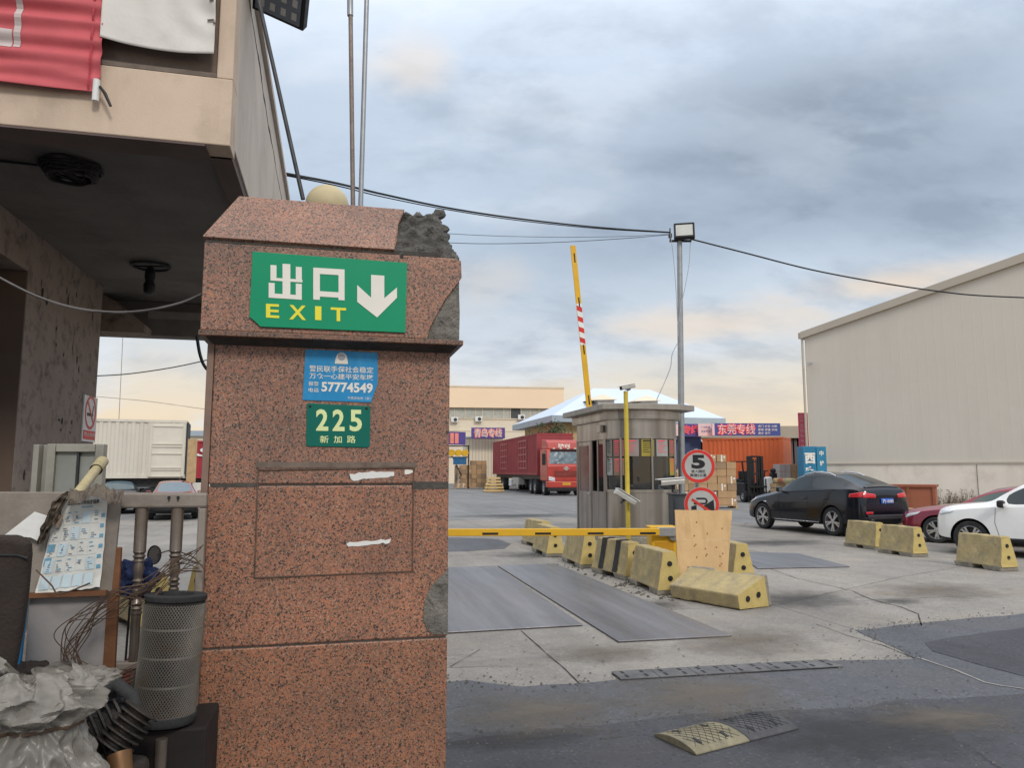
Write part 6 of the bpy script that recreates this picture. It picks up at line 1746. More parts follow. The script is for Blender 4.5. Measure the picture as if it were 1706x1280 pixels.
mb = MB(); mb.box(.3, TW - .3, y0 + .2, y0 + .42, 2.9, 3.0); mb.build('sun_visor', M['black'], cab_, bevel=.02)
for xx in (.55, 1.5):
    mb = MB(); mb.bar((xx, on_front(2.1) - .03, 2.1), (xx + .62, on_front(2.42) - .03, 2.42), .02, .02); mb.build('wiper', M['black'], cab_)
mb = MB(); mb.box(.5, TW - .5, y0 - .015, y0 + .05, 1.25, 1.62)
for k in range(4): mb.box(.52, TW - .52, y0 - .03, y0 - .0149, 1.28 + k * .09, 1.32 + k * .09)
mb.build('grille', pm('dull_red_grille', (.25, .05, .04), .5, 0, .2, 3), cab_)
mb = MB(); mb.lathe([(.13, 0), (.12, .02)], 20, Matrix.Translation((TW / 2, y0 + .002, 1.76)) @ Matrix.Rotation(R(90), 4, 'X')); mb.box(TW / 2 - .2, TW / 2 + .2, y0 - .018, y0, 1.73, 1.79); mb.build('badge', M['alloy'], cab_)
mb = MB(); mb.box(.0, TW, y0 - .06, y0 + .5, .52, .949); bp_ = mb.build('bumper', M['truckred'], t, bevel=.06)
mb = MB(); mb.box(.1, TW - .1, y0 - .03, y0 + .3, .30, .519); mb.build('lower_bumper', M['black'], t, bevel=.03)
for x in (.10, TW - .52):
    mb = MB(); mb.prism([(x, .98), (x + .42, .93), (x + .42, 1.16), (x, 1.26)], y0 - .02, y0 + .1); mb.build('headlight', M['lampclear'], t, bevel=.03)
mb = MB(); mb.box(TW / 2 - .27, TW / 2 + .27, y0 - .075, y0 - .06, .68, .86); mb.build('number_plate', pm('plate_yellow', (.62, .33, .04), .5), bp_)
for x in (-.16, TW + .16):
    mb = MB(); mb.cbox((x, y0 + .25, 2.35), (.22, .12, .75)); mb.bar((x, y0 + .25, 2.8), (x * .2 + TW / 2 * .8 if x > 0 else .1, y0 + .4, 2.95), .04, .04); mb.build('wing_mirror', M['black'], t, bevel=.04)
for x in (.015, TW - .025):
    mb = MB(); mb.box(x - .005, x + .015, y0 + .5, y1 - .6, 2.1, 2.75); mb.build('side_window', M['carglass'], cab_)

# cream building at the back of the yard
fb = P(700, 785, 96); fb.z = 0
t = thing('office_building', 'cream two tone office building with a window strip far across the yard', 'building', fb, R(8))
FBF = Face(fb, (math.cos(R(8)), math.sin(R(8)))); fh_ = FBF.hit
LB = fh_(939, 700)[0]; zt_ = fh_(800, 646)[1]; zw1 = fh_(800, 680)[1]; zw0 = fh_(800, 697)[1]
mb = MB(); mb.box(-1, LB, -.25, 14, zw1 + .02, zt_); mb.build('parapet', M['farwall'], t)
mb = MB(); mb.box(-1, LB + .05, -.32, 14, zt_ + .001, zt_ + .2); mb.build('coping', M['farwall2'], t)
mb = MB(); mb.box(-1, LB, 0, 14, 0, zw0); mb.build('wall', M['farwall2'], t)
mb = MB(); mb.box(-1, LB, .3, 13.9, zw0 + .001, zw1 + .019); mb.build('window_wall', M['winglass'], t)
random.seed(31); x = -1.0; k = 0
cur = [pm('curtain_pale', (.42, .42, .37), .8), pm('curtain_green', (.30, .33, .29), .8), pm('curtain_red', (.36, .12, .11), .8), pm('pane_dark', (.07, .075, .075), .2)]
while x < LB - .3:
    w_ = random.choice((.9, 1.2, 1.4)); mb = MB(); mb.box(x + .05, min(x + w_ - .05, LB - .05), .2, .299, zw0 + .05, zw1 - .02); mb.build('window', cur[random.choice((0, 0, 1, 1, 0, 3, 2 if 7 < x < 10.5 else 0))], t)
    mb = MB(); mb.box(x - .04, x + .04, .12, .25, zw0 + .002, zw1 + .015); mb.build('mullion', M['farwall2'], t); x += w_
mb = MB(); mb.box(-1, LB, -.12, -.001, zw0 - .12, zw0 + .0); mb.box(-1, LB, -.06, -.001, zw0 - 1.7, zw0 - 1.5); mb.build('ledge', M['farwall2'], t)
for px, py in ((757, 700), (797, 699), (868, 696)):
    h = fh_(px, py); mb = MB(); mb.box(h[0] - .45, h[0] + .45, -.5, -.13, h[1] - .3, h[1] + .35); o_ = mb.build('air_conditioner', M['white'], t, bevel=.02)
    mb = MB(); disc(mb, 0, .24, -.505, 20, (h[0] + .1, h[1])); mb.build('fan_grille', M['darkmetal'], o_, fix=False)

# pale blue hipped roof hall
hb = P(920, 692, 62); hz = hb.z; hb = Vector((hb.x, hb.y, 0))
t = thing('blue_roof_hall', 'hall with a pale blue hipped roof behind the guard booth', 'building', hb, A)
RW, RD = 15.9, 14.0; rzg = 9.4
mb = MB()
a0, a1 = 6.2, 12.0
mb.add([(0, 0, hz), (RW, 0, hz), (RW, RD, hz), (0, RD, hz), (a0, RD / 2, rzg), (a1, RD / 2, rzg)], [(0, 1, 5, 4), (1, 2, 5), (2, 3, 4, 5), (3, 0, 4)])
mb.build('roof', M['roofblue'], t)
mb = MB(); mb.box(-.05, RW + .05, -.05, RD + .05, hz - .55, hz - .01); mb.build('eave_edge', M['roofedge'], t)
mb = MB(); mb.box(1.0, RW - 1.0, 1.0, RD - 1, 0, hz - .551); mb.build('wall', pm('yellow_hall_wall', (.58, .42, .22), .8, 0, .08, .5, 0, 1, ((.4, .3, .18), .3, .5)), t)
mb = MB(); mb.box(RW * .45, RW - .95, .9, .999, 3.6, hz - .6); mb.build('front_panel', pm('grey_hall_panel', (.25, .24, .23), .8), t)
mb = MB(); mb.box(.9, .999, 3, 3.9, 2.9, 5.0); mb.box(.9, .999, 7, 7.9, 2.9, 5.0); mb.build('window', M['winglass'], t)
for px in (1018, 1100):
    c = P(px, 664, 64.0); l = (Matrix.Translation(hb) @ Matrix.Rotation(A, 4, 'Z')).inverted() @ c
    x, y = l.x, l.y; zz = hz + (rzg - hz) * min(1, y / (RD / 2)) - .1
    y = 1.9; zz = hz + (rzg - hz) * y / (RD / 2) - .15
    mb = MB(); mb.box(x - .75, x + .75, y, y + 1.6, zz, l.z + .02); v_ = mb.build('vent_turret', pm('turret_wall_%d' % px, (.44, .41, .37), .7, 0, .1, 1), t)
    mb = MB(); q = l.z + .02; mb.add([(x - 1.7, y - .3, q - .12), (x + 1.05, y - .3, q), (x + 1.05, y + 1.9, q), (x - 1.7, y + 1.9, q - .12), (x + .0, y + .8, q + .55)], [(0, 1, 4), (1, 2, 4), (2, 3, 4), (3, 0, 4), (3, 2, 1, 0)]); mb.build('turret_roof', M['farwall2'], v_)

# small tree between the hall and the truck
def leafy(name, label, loc, hgt, rad, n_, seed):
    t = thing(name, label, 'tree', loc); random.seed(seed)
    mb = MB(); mb.tube([(0, 0, 0), (.05, 0, hgt * .5), (.0, .05, hgt * .8)], [.12, .09, .04], 8)
    for k in range(7):
        a_ = k * 2.4; mb.tube([(0, 0, hgt * (.45 + .05 * k)), (rad * .4 * math.cos(a_), rad * .4 * math.sin(a_), hgt * (.6 + .05 * k)), (rad * .8 * math.cos(a_), rad * .8 * math.sin(a_), hgt * (.7 + .04 * k))], [.05, .03, .012], 5)
    mb.build('trunk', M['bark'], t)
    mb = MB()
    cl_ = [(Vector((random.gauss(0, .45) * rad, random.gauss(0, .45) * rad, hgt * random.uniform(.55, 1.0))), random.uniform(.25, .5) * rad) for _ in range(22)]
    for c, r_ in cl_:
        for _ in range(n_ // 22):
            d_ = Vector((random.gauss(0, 1), random.gauss(0, 1), random.gauss(0, .8))).normalized() * r_ * random.random() ** .4; p = c + d_
            a_ = Vector((random.gauss(0, 1), random.gauss(0, 1), random.gauss(0, 1))).normalized() * .11; b_ = a_.orthogonal().normalized() * .06
            mb.add([p - a_, p + b_, p + a_, p - b_], [(0, 1, 2, 3)])
    mb.build('crown', M['leaf'], t, fix=False)
c = P(915, 785, 60); c.z = 0
leafy('small_tree', 'small dark green tree between the red trailer and the blue roofed hall', c, 5.2, 1.5, 1100, 4)

# stall fronts with their signboards at the back left
def signboard(label, face_o, rz, w, h, z, m, parts, name='signboard', t_=.08):
    t = thing(name, label, 'signboard', face_o + Vector((0, 0, z)), rz)
    mb = MB(); mb.box(0, w, 0, t_, 0, h); b_ = mb.build('board', m, t)
    for nm, mat_, items in parts:
        mb = MB()
        for it in items:
            if it[0] == 'r': mb.box(it[1], it[2], -.02 - it[5] if len(it) > 5 else -.02, -.002, it[3], it[4])
            else: text_into(mb, it[1], it[2], it[3], it[4], it[5], it[7] if len(it) > 7 else -.03, it[6] if len(it) > 6 else .02, 2)
        mb.build(nm, mat_, b_, fix=False)
    return t
o_ = P(785, 785, 74); o_.z = 0; z0 = P(785, 731, 74).z; z1 = P(785, 713, 74).z
sh = thing('loading_shed', 'cream curtain sided loading shed below the purple signboard', 'shed', P(776, 785, 75).xy.to_3d(), R(6))
mb = MB(); wsh = 62 / FPX * 75; mb.box(0, wsh, 0, 8, .1, z0 + .1)
mb.build('wall', M['farwall2'], sh)
mb = MB(); mb.box(-.1, wsh + .1, -.15, 8.1, z0 + .11, z0 + .25); mb.build('roof', M['roofedge'], sh)
mb = MB()
for k in range(12): mb.box(wsh * k / 12 + .02, wsh * k / 12 + .08, -.03, -.001, .2, z0)
mb.build('cover_strip', M['cladtrim'], sh)
wq = 56 / FPX * 74
signboard('purple signboard lettered in orange pink at the back of the yard', o_ + Vector((0, -.3, 0)), R(4), wq, z1 - z0, z0, M['purple'],
          [('letter_shadow', M['orangeprint'], [('t', '青岛专线', .08 * wq, .93 * wq, .05, (z1 - z0) * .95, .09)]), ('lettering', M['pinkpale'], [('t', '青岛专线', .10 * wq, .91 * wq, .12, (z1 - z0) * .88, .015, -.045)])])
o2 = P(740, 785, 66); o2.z = 0; z2 = P(752, 741, 66).z; z3 = P(752, 719, 66).z
signboard('angled purple and pink signboard half hidden behind the granite pillar', o2, R(38), 34 / FPX * 66 / .8, z3 - z2, z2, M['purple'], [('pink_block', M['orangeprint'], [('r', .1 + k * .5, .48 + k * .5, .12, z3 - z2 - .12) for k in range(3)])])
t = thing('steel_stall_frame', 'dark steel frame with yellow drums under the angled signboard', 'frame', P(745, 785, 67).xy.to_3d(), R(10))
mb = MB()
for x in (0, 1.9): mb.bar((x, 0, 0), (x, 0, z2), .1, .1)
mb.bar((0, 0, z2 - .1), (1.9, 0, z2 - .1), .1, .1); mb.bar((0, 0, z2 - 1.1), (1.9, 0, z2 - 1.1), .1, .1); mb.bar((0, 0, z2 - .2), (1.3, 0, 1.2), .07, .07); mb.build('post_frame', M['black'], t)
mb = MB()
for k in range(3): mb.lathe([(.3, -.3), (.3, .3)], 14, Matrix.Translation((.4 + k * .6, .2, z2 - .7)) @ Matrix.Rotation(R(90), 4, 'X'))
mb.build('drum', M['yellow'], t)
tag(MB().cbox((0, 0, .35), (1.1, .8, .55)).cbox((0, 0, .66), (1.2, .9, .06)).build('blue_tub', pm('blue_plastic', (.03, .12, .25), .5), None, P(766, 768, 65.5) - Vector((0, 0, .4)), bevel=.05), 'blue plastic tub on top of the cartons beside the pillar', 'tub')

# ------------------------------------------------------------------ stacked goods
def make_carton(w_, d_, h_, m):
    mb = MB(); mb.box(-w_ / 2, w_ / 2, -d_ / 2, d_ / 2, 0, h_); o_ = mb.build('carton', m, None, bevel=.012)
    return o_
def carton_stack(label, grp, origin, rz, cols, w_, d_, h_, gapm=.012, seed=1, mats=('carton', 'carton_dark'), base=0.0, tape_every=5):
    random.seed(seed); protos = {}
    for i, rows in enumerate(cols):
        for k in range(rows):
            mk_ = mats[0] if random.random() < .7 else mats[1]
            if mk_ not in protos:
                o_ = protos[mk_] = make_carton(w_ - gapm, d_, h_ - gapm * .5, M[mk_]); mb = MB(); mb.box(-.03, .03, -d_ / 2 - .002, -d_ / 2 - .0005, .0, h_ - gapm * .6); mb.box(w_ * .2, w_ * .36, -d_ / 2 - .002, -d_ / 2 - .0005, h_ * .55, h_ * .8); mb.build('tape', M['tape'], o_); c_ = o_
                first = True
            else: c_ = copy_tree(protos[mk_])
            if random.random() > 1.0 / tape_every and c_ is not protos[mk_]:
                for ch in list(c_.children): bpy.data.objects.remove(ch)
            x = (i + .5) * w_ + random.uniform(-.012, .012); y = random.uniform(-.03, .03); z = base + k * h_
            c_.location = origin + Vector((math.cos(rz) * x - math.sin(rz) * y, math.sin(rz) * x + math.cos(rz) * y, z)); c_.rotation_euler = (0, 0, rz + random.uniform(-.02, .02))
            tag(c_, label, 'carton', grp)
def pallet(label, loc, rz, w_, d_, group):
    t = thing('pallet', label, 'pallet', loc, rz, group)
    for k in range(5): mb = MB(); y = d_ * k / 4; mb.box(0, w_, y - .05, y + .05, .105, .13); mb.build('deck_board', M['wood'], t)
    for x in (.05, w_ / 2, w_ - .05): mb = MB(); mb.box(x - .05, x + .05, -.05, d_ + .05, .0, .104); mb.build('bearer', M['wood'], t)
    return t
o_ = G(1116, 848); pallet('wooden pallet under the carton stack behind the round signs', o_, R(6), 3.0, .8, 'pallets under goods')
carton_stack('brown cardboard carton in the stack behind the round signs', 'cartons stacked behind the round signs', o_ + Vector((0, .4, 0)), R(6), (5, 5, 5, 6, 7, 7, 6), .43, .5, .31, seed=2, base=.131)
o_ = G(757, 815); pallet('wooden pallet under the carton stacks beside the pillar edge', o_, R(10), 2.85, 1.0, 'pallets under goods')
carton_stack('strapped brown carton in the stacks left of the red trailer', 'cartons stacked left of the red trailer', o_ + Vector((0, .5, 0)), R(10), (5, 5, 5, 6, 6, 6), .47, 1.0, .40, seed=5, base=.131)
# a bundle of yellowish timber in layers
o_ = G(807, 821); 
for k, (x0, x1) in enumerate(((0, 1.5), (.06, 1.44), (.12, 1.40), (.22, 1.25), (.25, 1.2))):
    t = thing('timber_bundle', 'pale timber layer of the small stepped stack in front of the trailer', 'timber', o_ + Vector((x0, .04 * k, k * .23)), R(6), 'stepped timber stack')
    mb = MB(); nb = 5
    for j in range(nb): mb.box(0, x1 - x0, j * .2, j * .2 + .18, .05, .20)
    mb.build('beam', pm('pale_timber', (.62, .44, .20), .8, 0, .1, 3) if k == 0 else bpy.data.materials['pale_timber'], t, bevel=.008)
    mb = MB(); mb.box(.15, .25, 0, 1, 0, .049); mb.box(x1 - x0 - .25, x1 - x0 - .15, 0, 1, 0, .049); mb.build('spacer', M['woodbrown'], t)
# yard right: blue container, signs, shed, orange container
c = P(1114, 785, 52); c.z = 0
container('shipping_container', 'dark blue container standing behind the speed limit sign', c, R(4), 6.0, 2.35, .1, 4.0, M['cont_blue'])
sh = thing('cargo_shed', 'low cargo shed with beige top band at the end of the yard', 'shed', P(1163, 785, 56).xy.to_3d(), R(0))
z0 = P(1163, 730, 56).z; z1 = P(1163, 710, 56).z; wsh = (1345 - 1163) / FPX * 56
mb = MB(); mb.box(0, wsh, 0, 10, z0, z1); mb.build('roof_band', pm('beige_band', (.42, .36, .28), .8, 0, .1, .5), sh)
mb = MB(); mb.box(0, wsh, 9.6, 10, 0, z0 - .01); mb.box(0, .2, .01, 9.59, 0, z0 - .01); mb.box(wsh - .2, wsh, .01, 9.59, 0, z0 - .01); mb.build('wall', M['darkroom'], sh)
mb = MB(); mb.bar((.15, -.1, z0), (1.1, -.1, z0 - 1.3), .09, .09) ; mb.bar((.1, -.1, 0), (.1, -.1, z0), .12, .12); mb.build('white_prop', M['white'], sh)
xs = (1307 - 1163) / FPX * 56
mb = MB(); x = xs + .2
while x < wsh - .25: mb.box(x, x + .22, .3, .42, 0, z0 - .02); x += .34
mb.build('shutter', pm('grey_brown_shutter', (.14, .115, .11), .6, .2, .2, 1), sh)
c = P(1187, 785, 50); c.z = 0; wb = (1305 - 1187) / FPX * 46
dcon = math.radians(-22)
t = container('shipping_container', 'bright orange container under the purple blue signboard', P(1306, 785, 47.5).xy.to_3d() + Vector((0, 0, 0)), R(58), 5.2, 2.4, .75, 3.75, M['cont_orange'])
mb = MB(); 
for x_ in (.3, 2.1): mb.box(x_ - .1, x_ + .1, .3, 4.9, .35, .749)
mb.build('skid', M['darkmetal'], t)
for y in (1.0, 2.2):
    for x in (.3, 2.1): wheel_pair(t, x, y, .42, .3)
o_ = P(1128, 785, 51.5); o_.z = 0; z0 = P(1128, 727, 51.5).z; z1 = P(1128, 706.5, 51.5).z; hh = z1 - z0
w1 = (1165 - 1126) / FPX * 51.5
signboard('purple signboard with pink letters behind the lamp post', o_, R(2), w1, hh, z0, M['purple'], [('pale_block', M['pinkpale'], [('r', 0, w1 * .22, .02, hh - .02)]), ('lettering', M['pinkred'], [('t', '专线', .30 * w1, .97 * w1, .12 * hh, .92 * hh, .06)])])
o_ = P(1165.5, 785, 51.2); o_.z = 0; w2 = (1190 - 1165.5) / FPX * 51.2
signboard('pale pink signboard with small dark print, left of the long banner', o_, R(2), w2, hh, z0, M['pinkpale'], [('lettering', M['purple'], [('t', '广州东莞', .18 * w2, .82 * w2, .62 * hh, .80 * hh, 0), ('t', '货运专线', .18 * w2, .82 * w2, .30 * hh, .48 * hh, 0)])])
o_ = P(1188.5, 785, 50.8); o_.z = 0; w3 = (1303 - 1188.5) / FPX * 50.8
signboard('long purple blue signboard with red outlined letters over the orange container', o_ + Vector((0, 0, 0)), R(1), w3, hh, z0, pm('blue_purple_board', (.07, .10, .32), .6, 0, .06, 1),
          [('letter_outline', M['pinkred'], [('t', '东莞专线', .07 * w3, .64 * w3, .03 * hh, .99 * hh, .075)]), ('lettering', M['pinkpale'], [('t', '东莞专线', .085 * w3, .625 * w3, .10 * hh, .92 * hh, .008, -.05)]),
           ('small_lettering', M['white'], [('t', '虎门 长安 大朗', .67 * w3, .95 * w3, .66 * hh, .86 * hh, .01), ('t', '厚街 塘厦 凤岗', .67 * w3, .95 * w3, .38 * hh, .58 * hh, .01), ('t', '寮步 常平', .67 * w3, .85 * w3, .10 * hh, .30 * hh, .01)]),
           ('corner_wedge', M['pinkpale'], [('r', 0, .035 * w3, .02, hh - .02)])])
# pallets of goods wrapped in grey, low crates
random.seed(12)
for k, (px, py, w_, h_, lab) in enumerate(((1299, 806, .62, 1.25, 'grey film wrapped pallet load near the shed, left of two'), (1318, 806, .66, 1.2, 'grey brown pallet load beside the blue sign'))):
    c = P(px, 785, 42); c.z = 0; t = thing('pallet_load', lab, 'pallet load', c, R(4), 'wrapped loads by the shed')
    w_ = 19 / FPX * 42
    mb = MB()
    for i in range(2):
        for j in range(4): mb.box(i * w_ / 2 + .005, (i + 1) * w_ / 2 - .005, 0, .9, .3 + j * .42, .3 + (j + 1) * .42 - .01)
    mb.build('wrapped_boxes', (pm('film_grey', (.36, .33, .32), .35, 0, .15, 2), M['carton_dark'])[k], t, bevel=.02)
    mb = MB(); mb.box(0, w_, 0, .9, 0, .14); mb.build('pallet', M['wood'], t)
for k in range(3):
    c = P(1296 + k * 9, 785, 37 - k * .3); c.z = .0
    t = thing('goods_sack', 'patterned sack lying on the pile in front of the wrapped loads', 'sack', c + Vector((0, 0, 1.0 + .0 * k)), R(20 * k), 'sacks near the wrapped loads')
    mb = MB(); mb.cbox((0, 0, .13), (.42, .5, .24)); mb.build('bag', pm('sack_print_%d' % k, ((.45, .33, .15), (.38, .12, .08), (.42, .36, .2))[k], .8, 0, .4, 9), t, bevel=.09, seg=3)
c = P(1292, 785, 36.8); c.z = 0
t = thing('goods_crate', 'wooden slatted crate carrying patterned sacks', 'crate', c, R(5)); mb = MB()
for k in range(4): mb.box(0, 1.0, 0, .7, .1 + k * .23, .1 + k * .23 + .19)
mb.build('boards', M['wood'], t); mb = MB(); mb.box(.02, .98, .02, .68, 0, .995); mb.build('core', M['carton_dark'], t)

# forklift truck
c = G(1244, 838); t = thing('forklift', 'black forklift truck with tall mast between cartons and orange container', 'forklift', c, R(8))
mb = MB()
for x in (.12, .78): mb.box(x, x + .14, -.1, .12, .05, 2.35)
for x in (.28, .66): mb.box(x, x + .09, -.06, .08, .1, 2.3)
for z in (.4, 1.4, 2.28): mb.box(.27, .77, -.04, .06, z, z + .09)
mb.build('mast', M['black'], t)
mb = MB(); mb.tube([(.43, .0, .2), (.43, .0, 2.2)], .05, 10); mb.tube([(.6, .0, .2), (.6, .0, 2.2)], .05, 10); mb.build('lift_cylinder', M['darkmetal'], t, smooth=40)
mb = MB(); mb.box(.02, 1.02, -.22, -.11, .35, .47); mb.box(.02, 1.02, -.22, -.11, .75, .85)
for x in (.05, .3, .65, .95): mb.box(x, x + .05, -.22, -.17, .35, 1.2)
for x in (.15, .75): mb.box(x, x + .12, -1.2, -.17, .10, .15); mb.box(x, x + .12, -.23, -.17, .1, .35)
mb.build('fork_carriage', M['black'], t)
mb = MB(); mb.box(.05, 1.05, .25, 2.2, .35, 1.0); mb.build('body', M['black'], t, bevel=.06)
mb = MB(); mb.box(.05, 1.05, 1.9, 2.5, .4, 1.2); mb.build('counterweight', M['cabinet'], t, bevel=.1)
mb = MB()
for x in (.08, 1.02):
    mb.bar((x, .3, .95), (x, .55, 2.05), .06, .06); mb.bar((x, 2.0, .95), (x, 1.9, 2.05), .06, .06); mb.bar((x, .5, 2.08), (x, 1.95, 2.08), .06, .06)
for k in range(6): mb.bar((.08, .55 + k * .27, 2.09), (1.02, .55 + k * .27, 2.09), .04, .04)
mb.build('overhead_guard', M['black'], t)
mb = MB(); mb.box(.3, .8, 1.1, 1.5, 1.0, 1.15); mb.box(.3, .8, 1.45, 1.55, 1.15, 1.6); mb.build('seat', M['trim'], t, bevel=.04)
for x in (.1, 1.0):
    wheel_pair(t, x, .45, .33, .22); wheel_pair(t, x, 1.95, .27, .2)
# white and black cargo scooter beside the forklift
c = G(1276, 836); t = thing('cargo_tricycle', 'small white fronted cargo tricycle parked right of the forklift', 'tricycle', c, R(12))
mb = MB(); mb.prism([(0, .45), (.06, 1.25), (.42, 1.3), (.5, .9), (.42, .5)], 0, .5); mb.build('front_fairing', M['white'], t, bevel=.06)
mb = MB(); mb.box(.3, .8, .0, .5, .4, .9); mb.box(.5, .8, .1, .45, .9, 1.5); mb.lathe([(.13, 0), (.16, .12), (.1, .24)], 14, Matrix.Translation((.65, .27, 1.5))); mb.build('seat_unit', M['black'], t, bevel=.05)
mb = MB(); mb.bar((.1, .25, 1.25), (.15, .25, 1.6), .05, .05); mb.bar((.1, -.1, 1.6), (.1, .6, 1.6), .05, .05); mb.build('handlebar', M['black'], t)
wheel_pair(t, .25, .1, .3, .12); wheel_pair(t, .7, .55, .3, .12)

# pink vertical banner at the warehouse corner and blue light box
c = P(1334, 785, 38.5); c.z = 0; z0 = P(1334, 772, 38.5).z; z1 = P(1334, 688, 38.5).z; w_ = 16.5 / FPX * 38.5
t = thing('vertical_banner', 'tall pink banner with small characters at the warehouse corner', 'banner', c + Vector((0, 0, z0)), R(6)); hh = z1 - z0
mb = MB(); mb.box(0, w_, 0, .05, 0, hh); b_ = mb.build('cloth', M['pinkbanner'], t)
mb = MB()
for k, ch in enumerate('上海至西安专线物流'): text_into(mb, ch, w_ * .12, w_ * .48, hh * (.90 - .1 * k), hh * (.975 - .1 * k), -.012, .01, 2); text_into(mb, '运货装卸快捷安全好'[k], w_ * .56, w_ * .9, hh * (.90 - .1 * k), hh * (.965 - .1 * k), -.012, .01, 2)
mb.build('lettering', pm('pale_letter', (.66, .40, .42), .6), b_, fix=False)
mb = MB(); mb.bar((w_ / 2, .12, -z0), (w_ / 2, .12, hh), .08, .08); mb.build('pole', M['galv'], t)
c = P(1339, 785, 34.5); c.z = 0; z1 = P(1339, 744, 34.5).z; wA = 20 / FPX * 34.5 * 1.05
t = thing('light_box_sign', 'blue standing sign box lettered in white behind the black car', 'sign', c, R(-6))
mb = MB(); mb.box(0, wA, 0, 1.0, .12, z1); b_ = mb.build('box', M['signblue'], t, bevel=.02)
mb = MB(); mb.box(.1, wA - .1, .1, .9, 0, .119); mb.build('base', M['darkmetal'], t)
mb = MB()
for k, ch in enumerate('西安'): text_into(mb, ch, wA * .12, wA * .92, z1 - .85 - k * .62 + .05, z1 - .30 - k * .62, -.012, .05)
mb.build('lettering', M['cream'], b_, fix=False)
t2 = thing('light_box_sign', 'narrow teal sign panel reading transfer in white, right of the sign box', 'sign', c + Vector((math.cos(R(-6)) * (wA + .02), math.sin(R(-6)) * (wA + .02), 0)), R(-10))
wB = 15 / FPX * 34.5
mb = MB(); mb.box(0, wB, -.02, .12, .12, z1 - .02); b_ = mb.build('panel', pm('teal_panel', (.035, .22, .36), .5, 0, .1, 2), t2)
mb = MB(); mb.box(.05, wB - .05, .0, .1, 0, .119); mb.build('base', M['darkmetal'], t2)
mb = MB()
for k, ch in enumerate('中转站'): text_into(mb, ch, wB * .28, wB * .72, z1 - .45 - k * .46, z1 - .20 - k * .46, -.03, .03)
mb.build('lettering', M['cream'], b_, fix=False)

# wooden crate between the black and the maroon car
c = G(1480, 876); c2 = G(1562, 879); w_ = (c2 - c).length; hz_ = P(1520, 808, (c.y + c2.y) / 2).z
t = thing('shipping_crate', 'rusty brown panelled crate with a white label behind the black car', 'crate', c, math.atan2((c2 - c).y, (c2 - c).x))
mb = MB(); mb.box(.03, w_ - .03, .04, 1.0, .1, hz_ - .03); mb.build('panel', M['crate'], t)
mb = MB()
for x in (0, w_ * .42, w_ - .07): mb.box(x, x + .07, 0, .039, .0, hz_ - .071)
mb.box(-.02, w_ + .02, -.01, 1.02, hz_ - .07, hz_); mb.box(.071, w_ - .071, 0, .039, .1, .17); mb.build('frame', pm('crate_frame', (.30, .10, .06), .75, 0, .15, 3), t)
mb = MB(); mb.box(w_ * .12, w_ * .33, -.004, .0385, hz_ - .42, hz_ - .16); mb.build('label_sheet', M['paper'], t)
o_ = G(1502, 884)
carton_stack('brown carton stacked at the foot of the rusty crate', 'cartons at the crate', o_, R(-5), (3,), .36, .35, .2, seed=8)
# scruffy weeds at the wall foot
random.seed(40)
c = wh(1590, 845); base = WFc.o + wdir * c[0] - Vector((wdir.y, -wdir.x, 0)) * -.12
t = thing('dry_weed', 'dry brown weeds growing at the foot of the white base wall', 'weeds', base + Vector((0, 0, 0)))
mb = MB()
for k in range(70):
    x = random.gauss(0, .5); a_ = Vector((x * wdir.x, x * wdir.y, 0)); tp = a_ + Vector((random.gauss(0, .15), random.gauss(0, .1) - .15, random.uniform(.3, .85))); mb.tube([a_, (a_ + tp) / 2 + Vector((.03, 0, .05)), tp], [.012, .008, .003], 4)
    for q in range(3): p = a_.lerp(tp, random.uniform(.4, 1)); d_ = Vector((random.gauss(0, .05), random.gauss(0, .05), random.gauss(0, .04))); mb.add([p, p + d_, p + d_ * 1.3 + Vector((0, 0, .05))], [(0, 1, 2)])
mb.build('stalks', pm('dry_stalk', (.20, .15, .10), .9, 0, .3, 5), t, fix=False)

# beyond the canopy on the left: cream container and red container lorry
c = P(307, 785, 29.5); c.z = 0; z0 = P(316, 797, 29.5).z; z1 = P(300, 701, 29.5).z
rzc = R(180 + 3)
t = thing('trailer_container', 'cream corrugated container on a trailer beyond the canopy', 'container', c, R(111))
container('', '', None, 0, 9.0, 2.4, z0, z1, M['cont_white'], parent=t)
Lw = 9.0
mb = MB(); mb.box(-.07, -.01, .02, 1.28, z0 + .05, z1 - .12)
do = None
b_ = mb.build('door_leaf', pm('cream_door', (.66, .62, .53), .55, 0, .05, 2), t)
mb = MB(); hd = z1 - z0 - .17
for k in (0, .12, .16, .42, .55, .60, .93): mb.box(-.105, -.0705, .12, 1.18, z0 + .05 + hd * k, z0 + .05 + hd * k + .035)
for y in (.03, 1.2): mb.box(-.115, -.0705, y, y + .08, z0 + .06, z1 - .13)
mb.build('door_rail', M['cont_white'], b_)
mb = MB(); mb.box(.3, 2.1, .2, 8.8, z0 - .35, z0 - .02); mb.build('chassis', M['darkmetal'], t)
mb = MB(); mb.box(.05, 2.35, -.06, -.021, z0 + .05, z1 - .05); mb.build('shaded_end_panel', pm('dark_end', (.05, .055, .06), .7), t)  # flat dark panel painted in for the shade of the open end
for y in (1.2, 2.4):
    for x in (.3, 2.1): wheel_pair(t, x, y, .48, .4)
c = P(306, 785, 42); c.z = 0; z1 = P(340, 735, 42).z
t = container('trailer_container', 'red container with white slanted letters seen beside the pillar', P(430, 785, 42).xy.to_3d(), R(96), 12.0, 2.4, 1.2, z1, pm('bright_red_container', (.36, .035, .05), .6, 0, .1, .8))
h = z1 - 1.2
mb = MB(); xl_ = (430 - 331) / FPX * 42
q = MB(); text_into(q, 'SITC', 0, 3.2, z1 - h * .42, z1 - h * .18, 0, .02, 3, 0, .25)
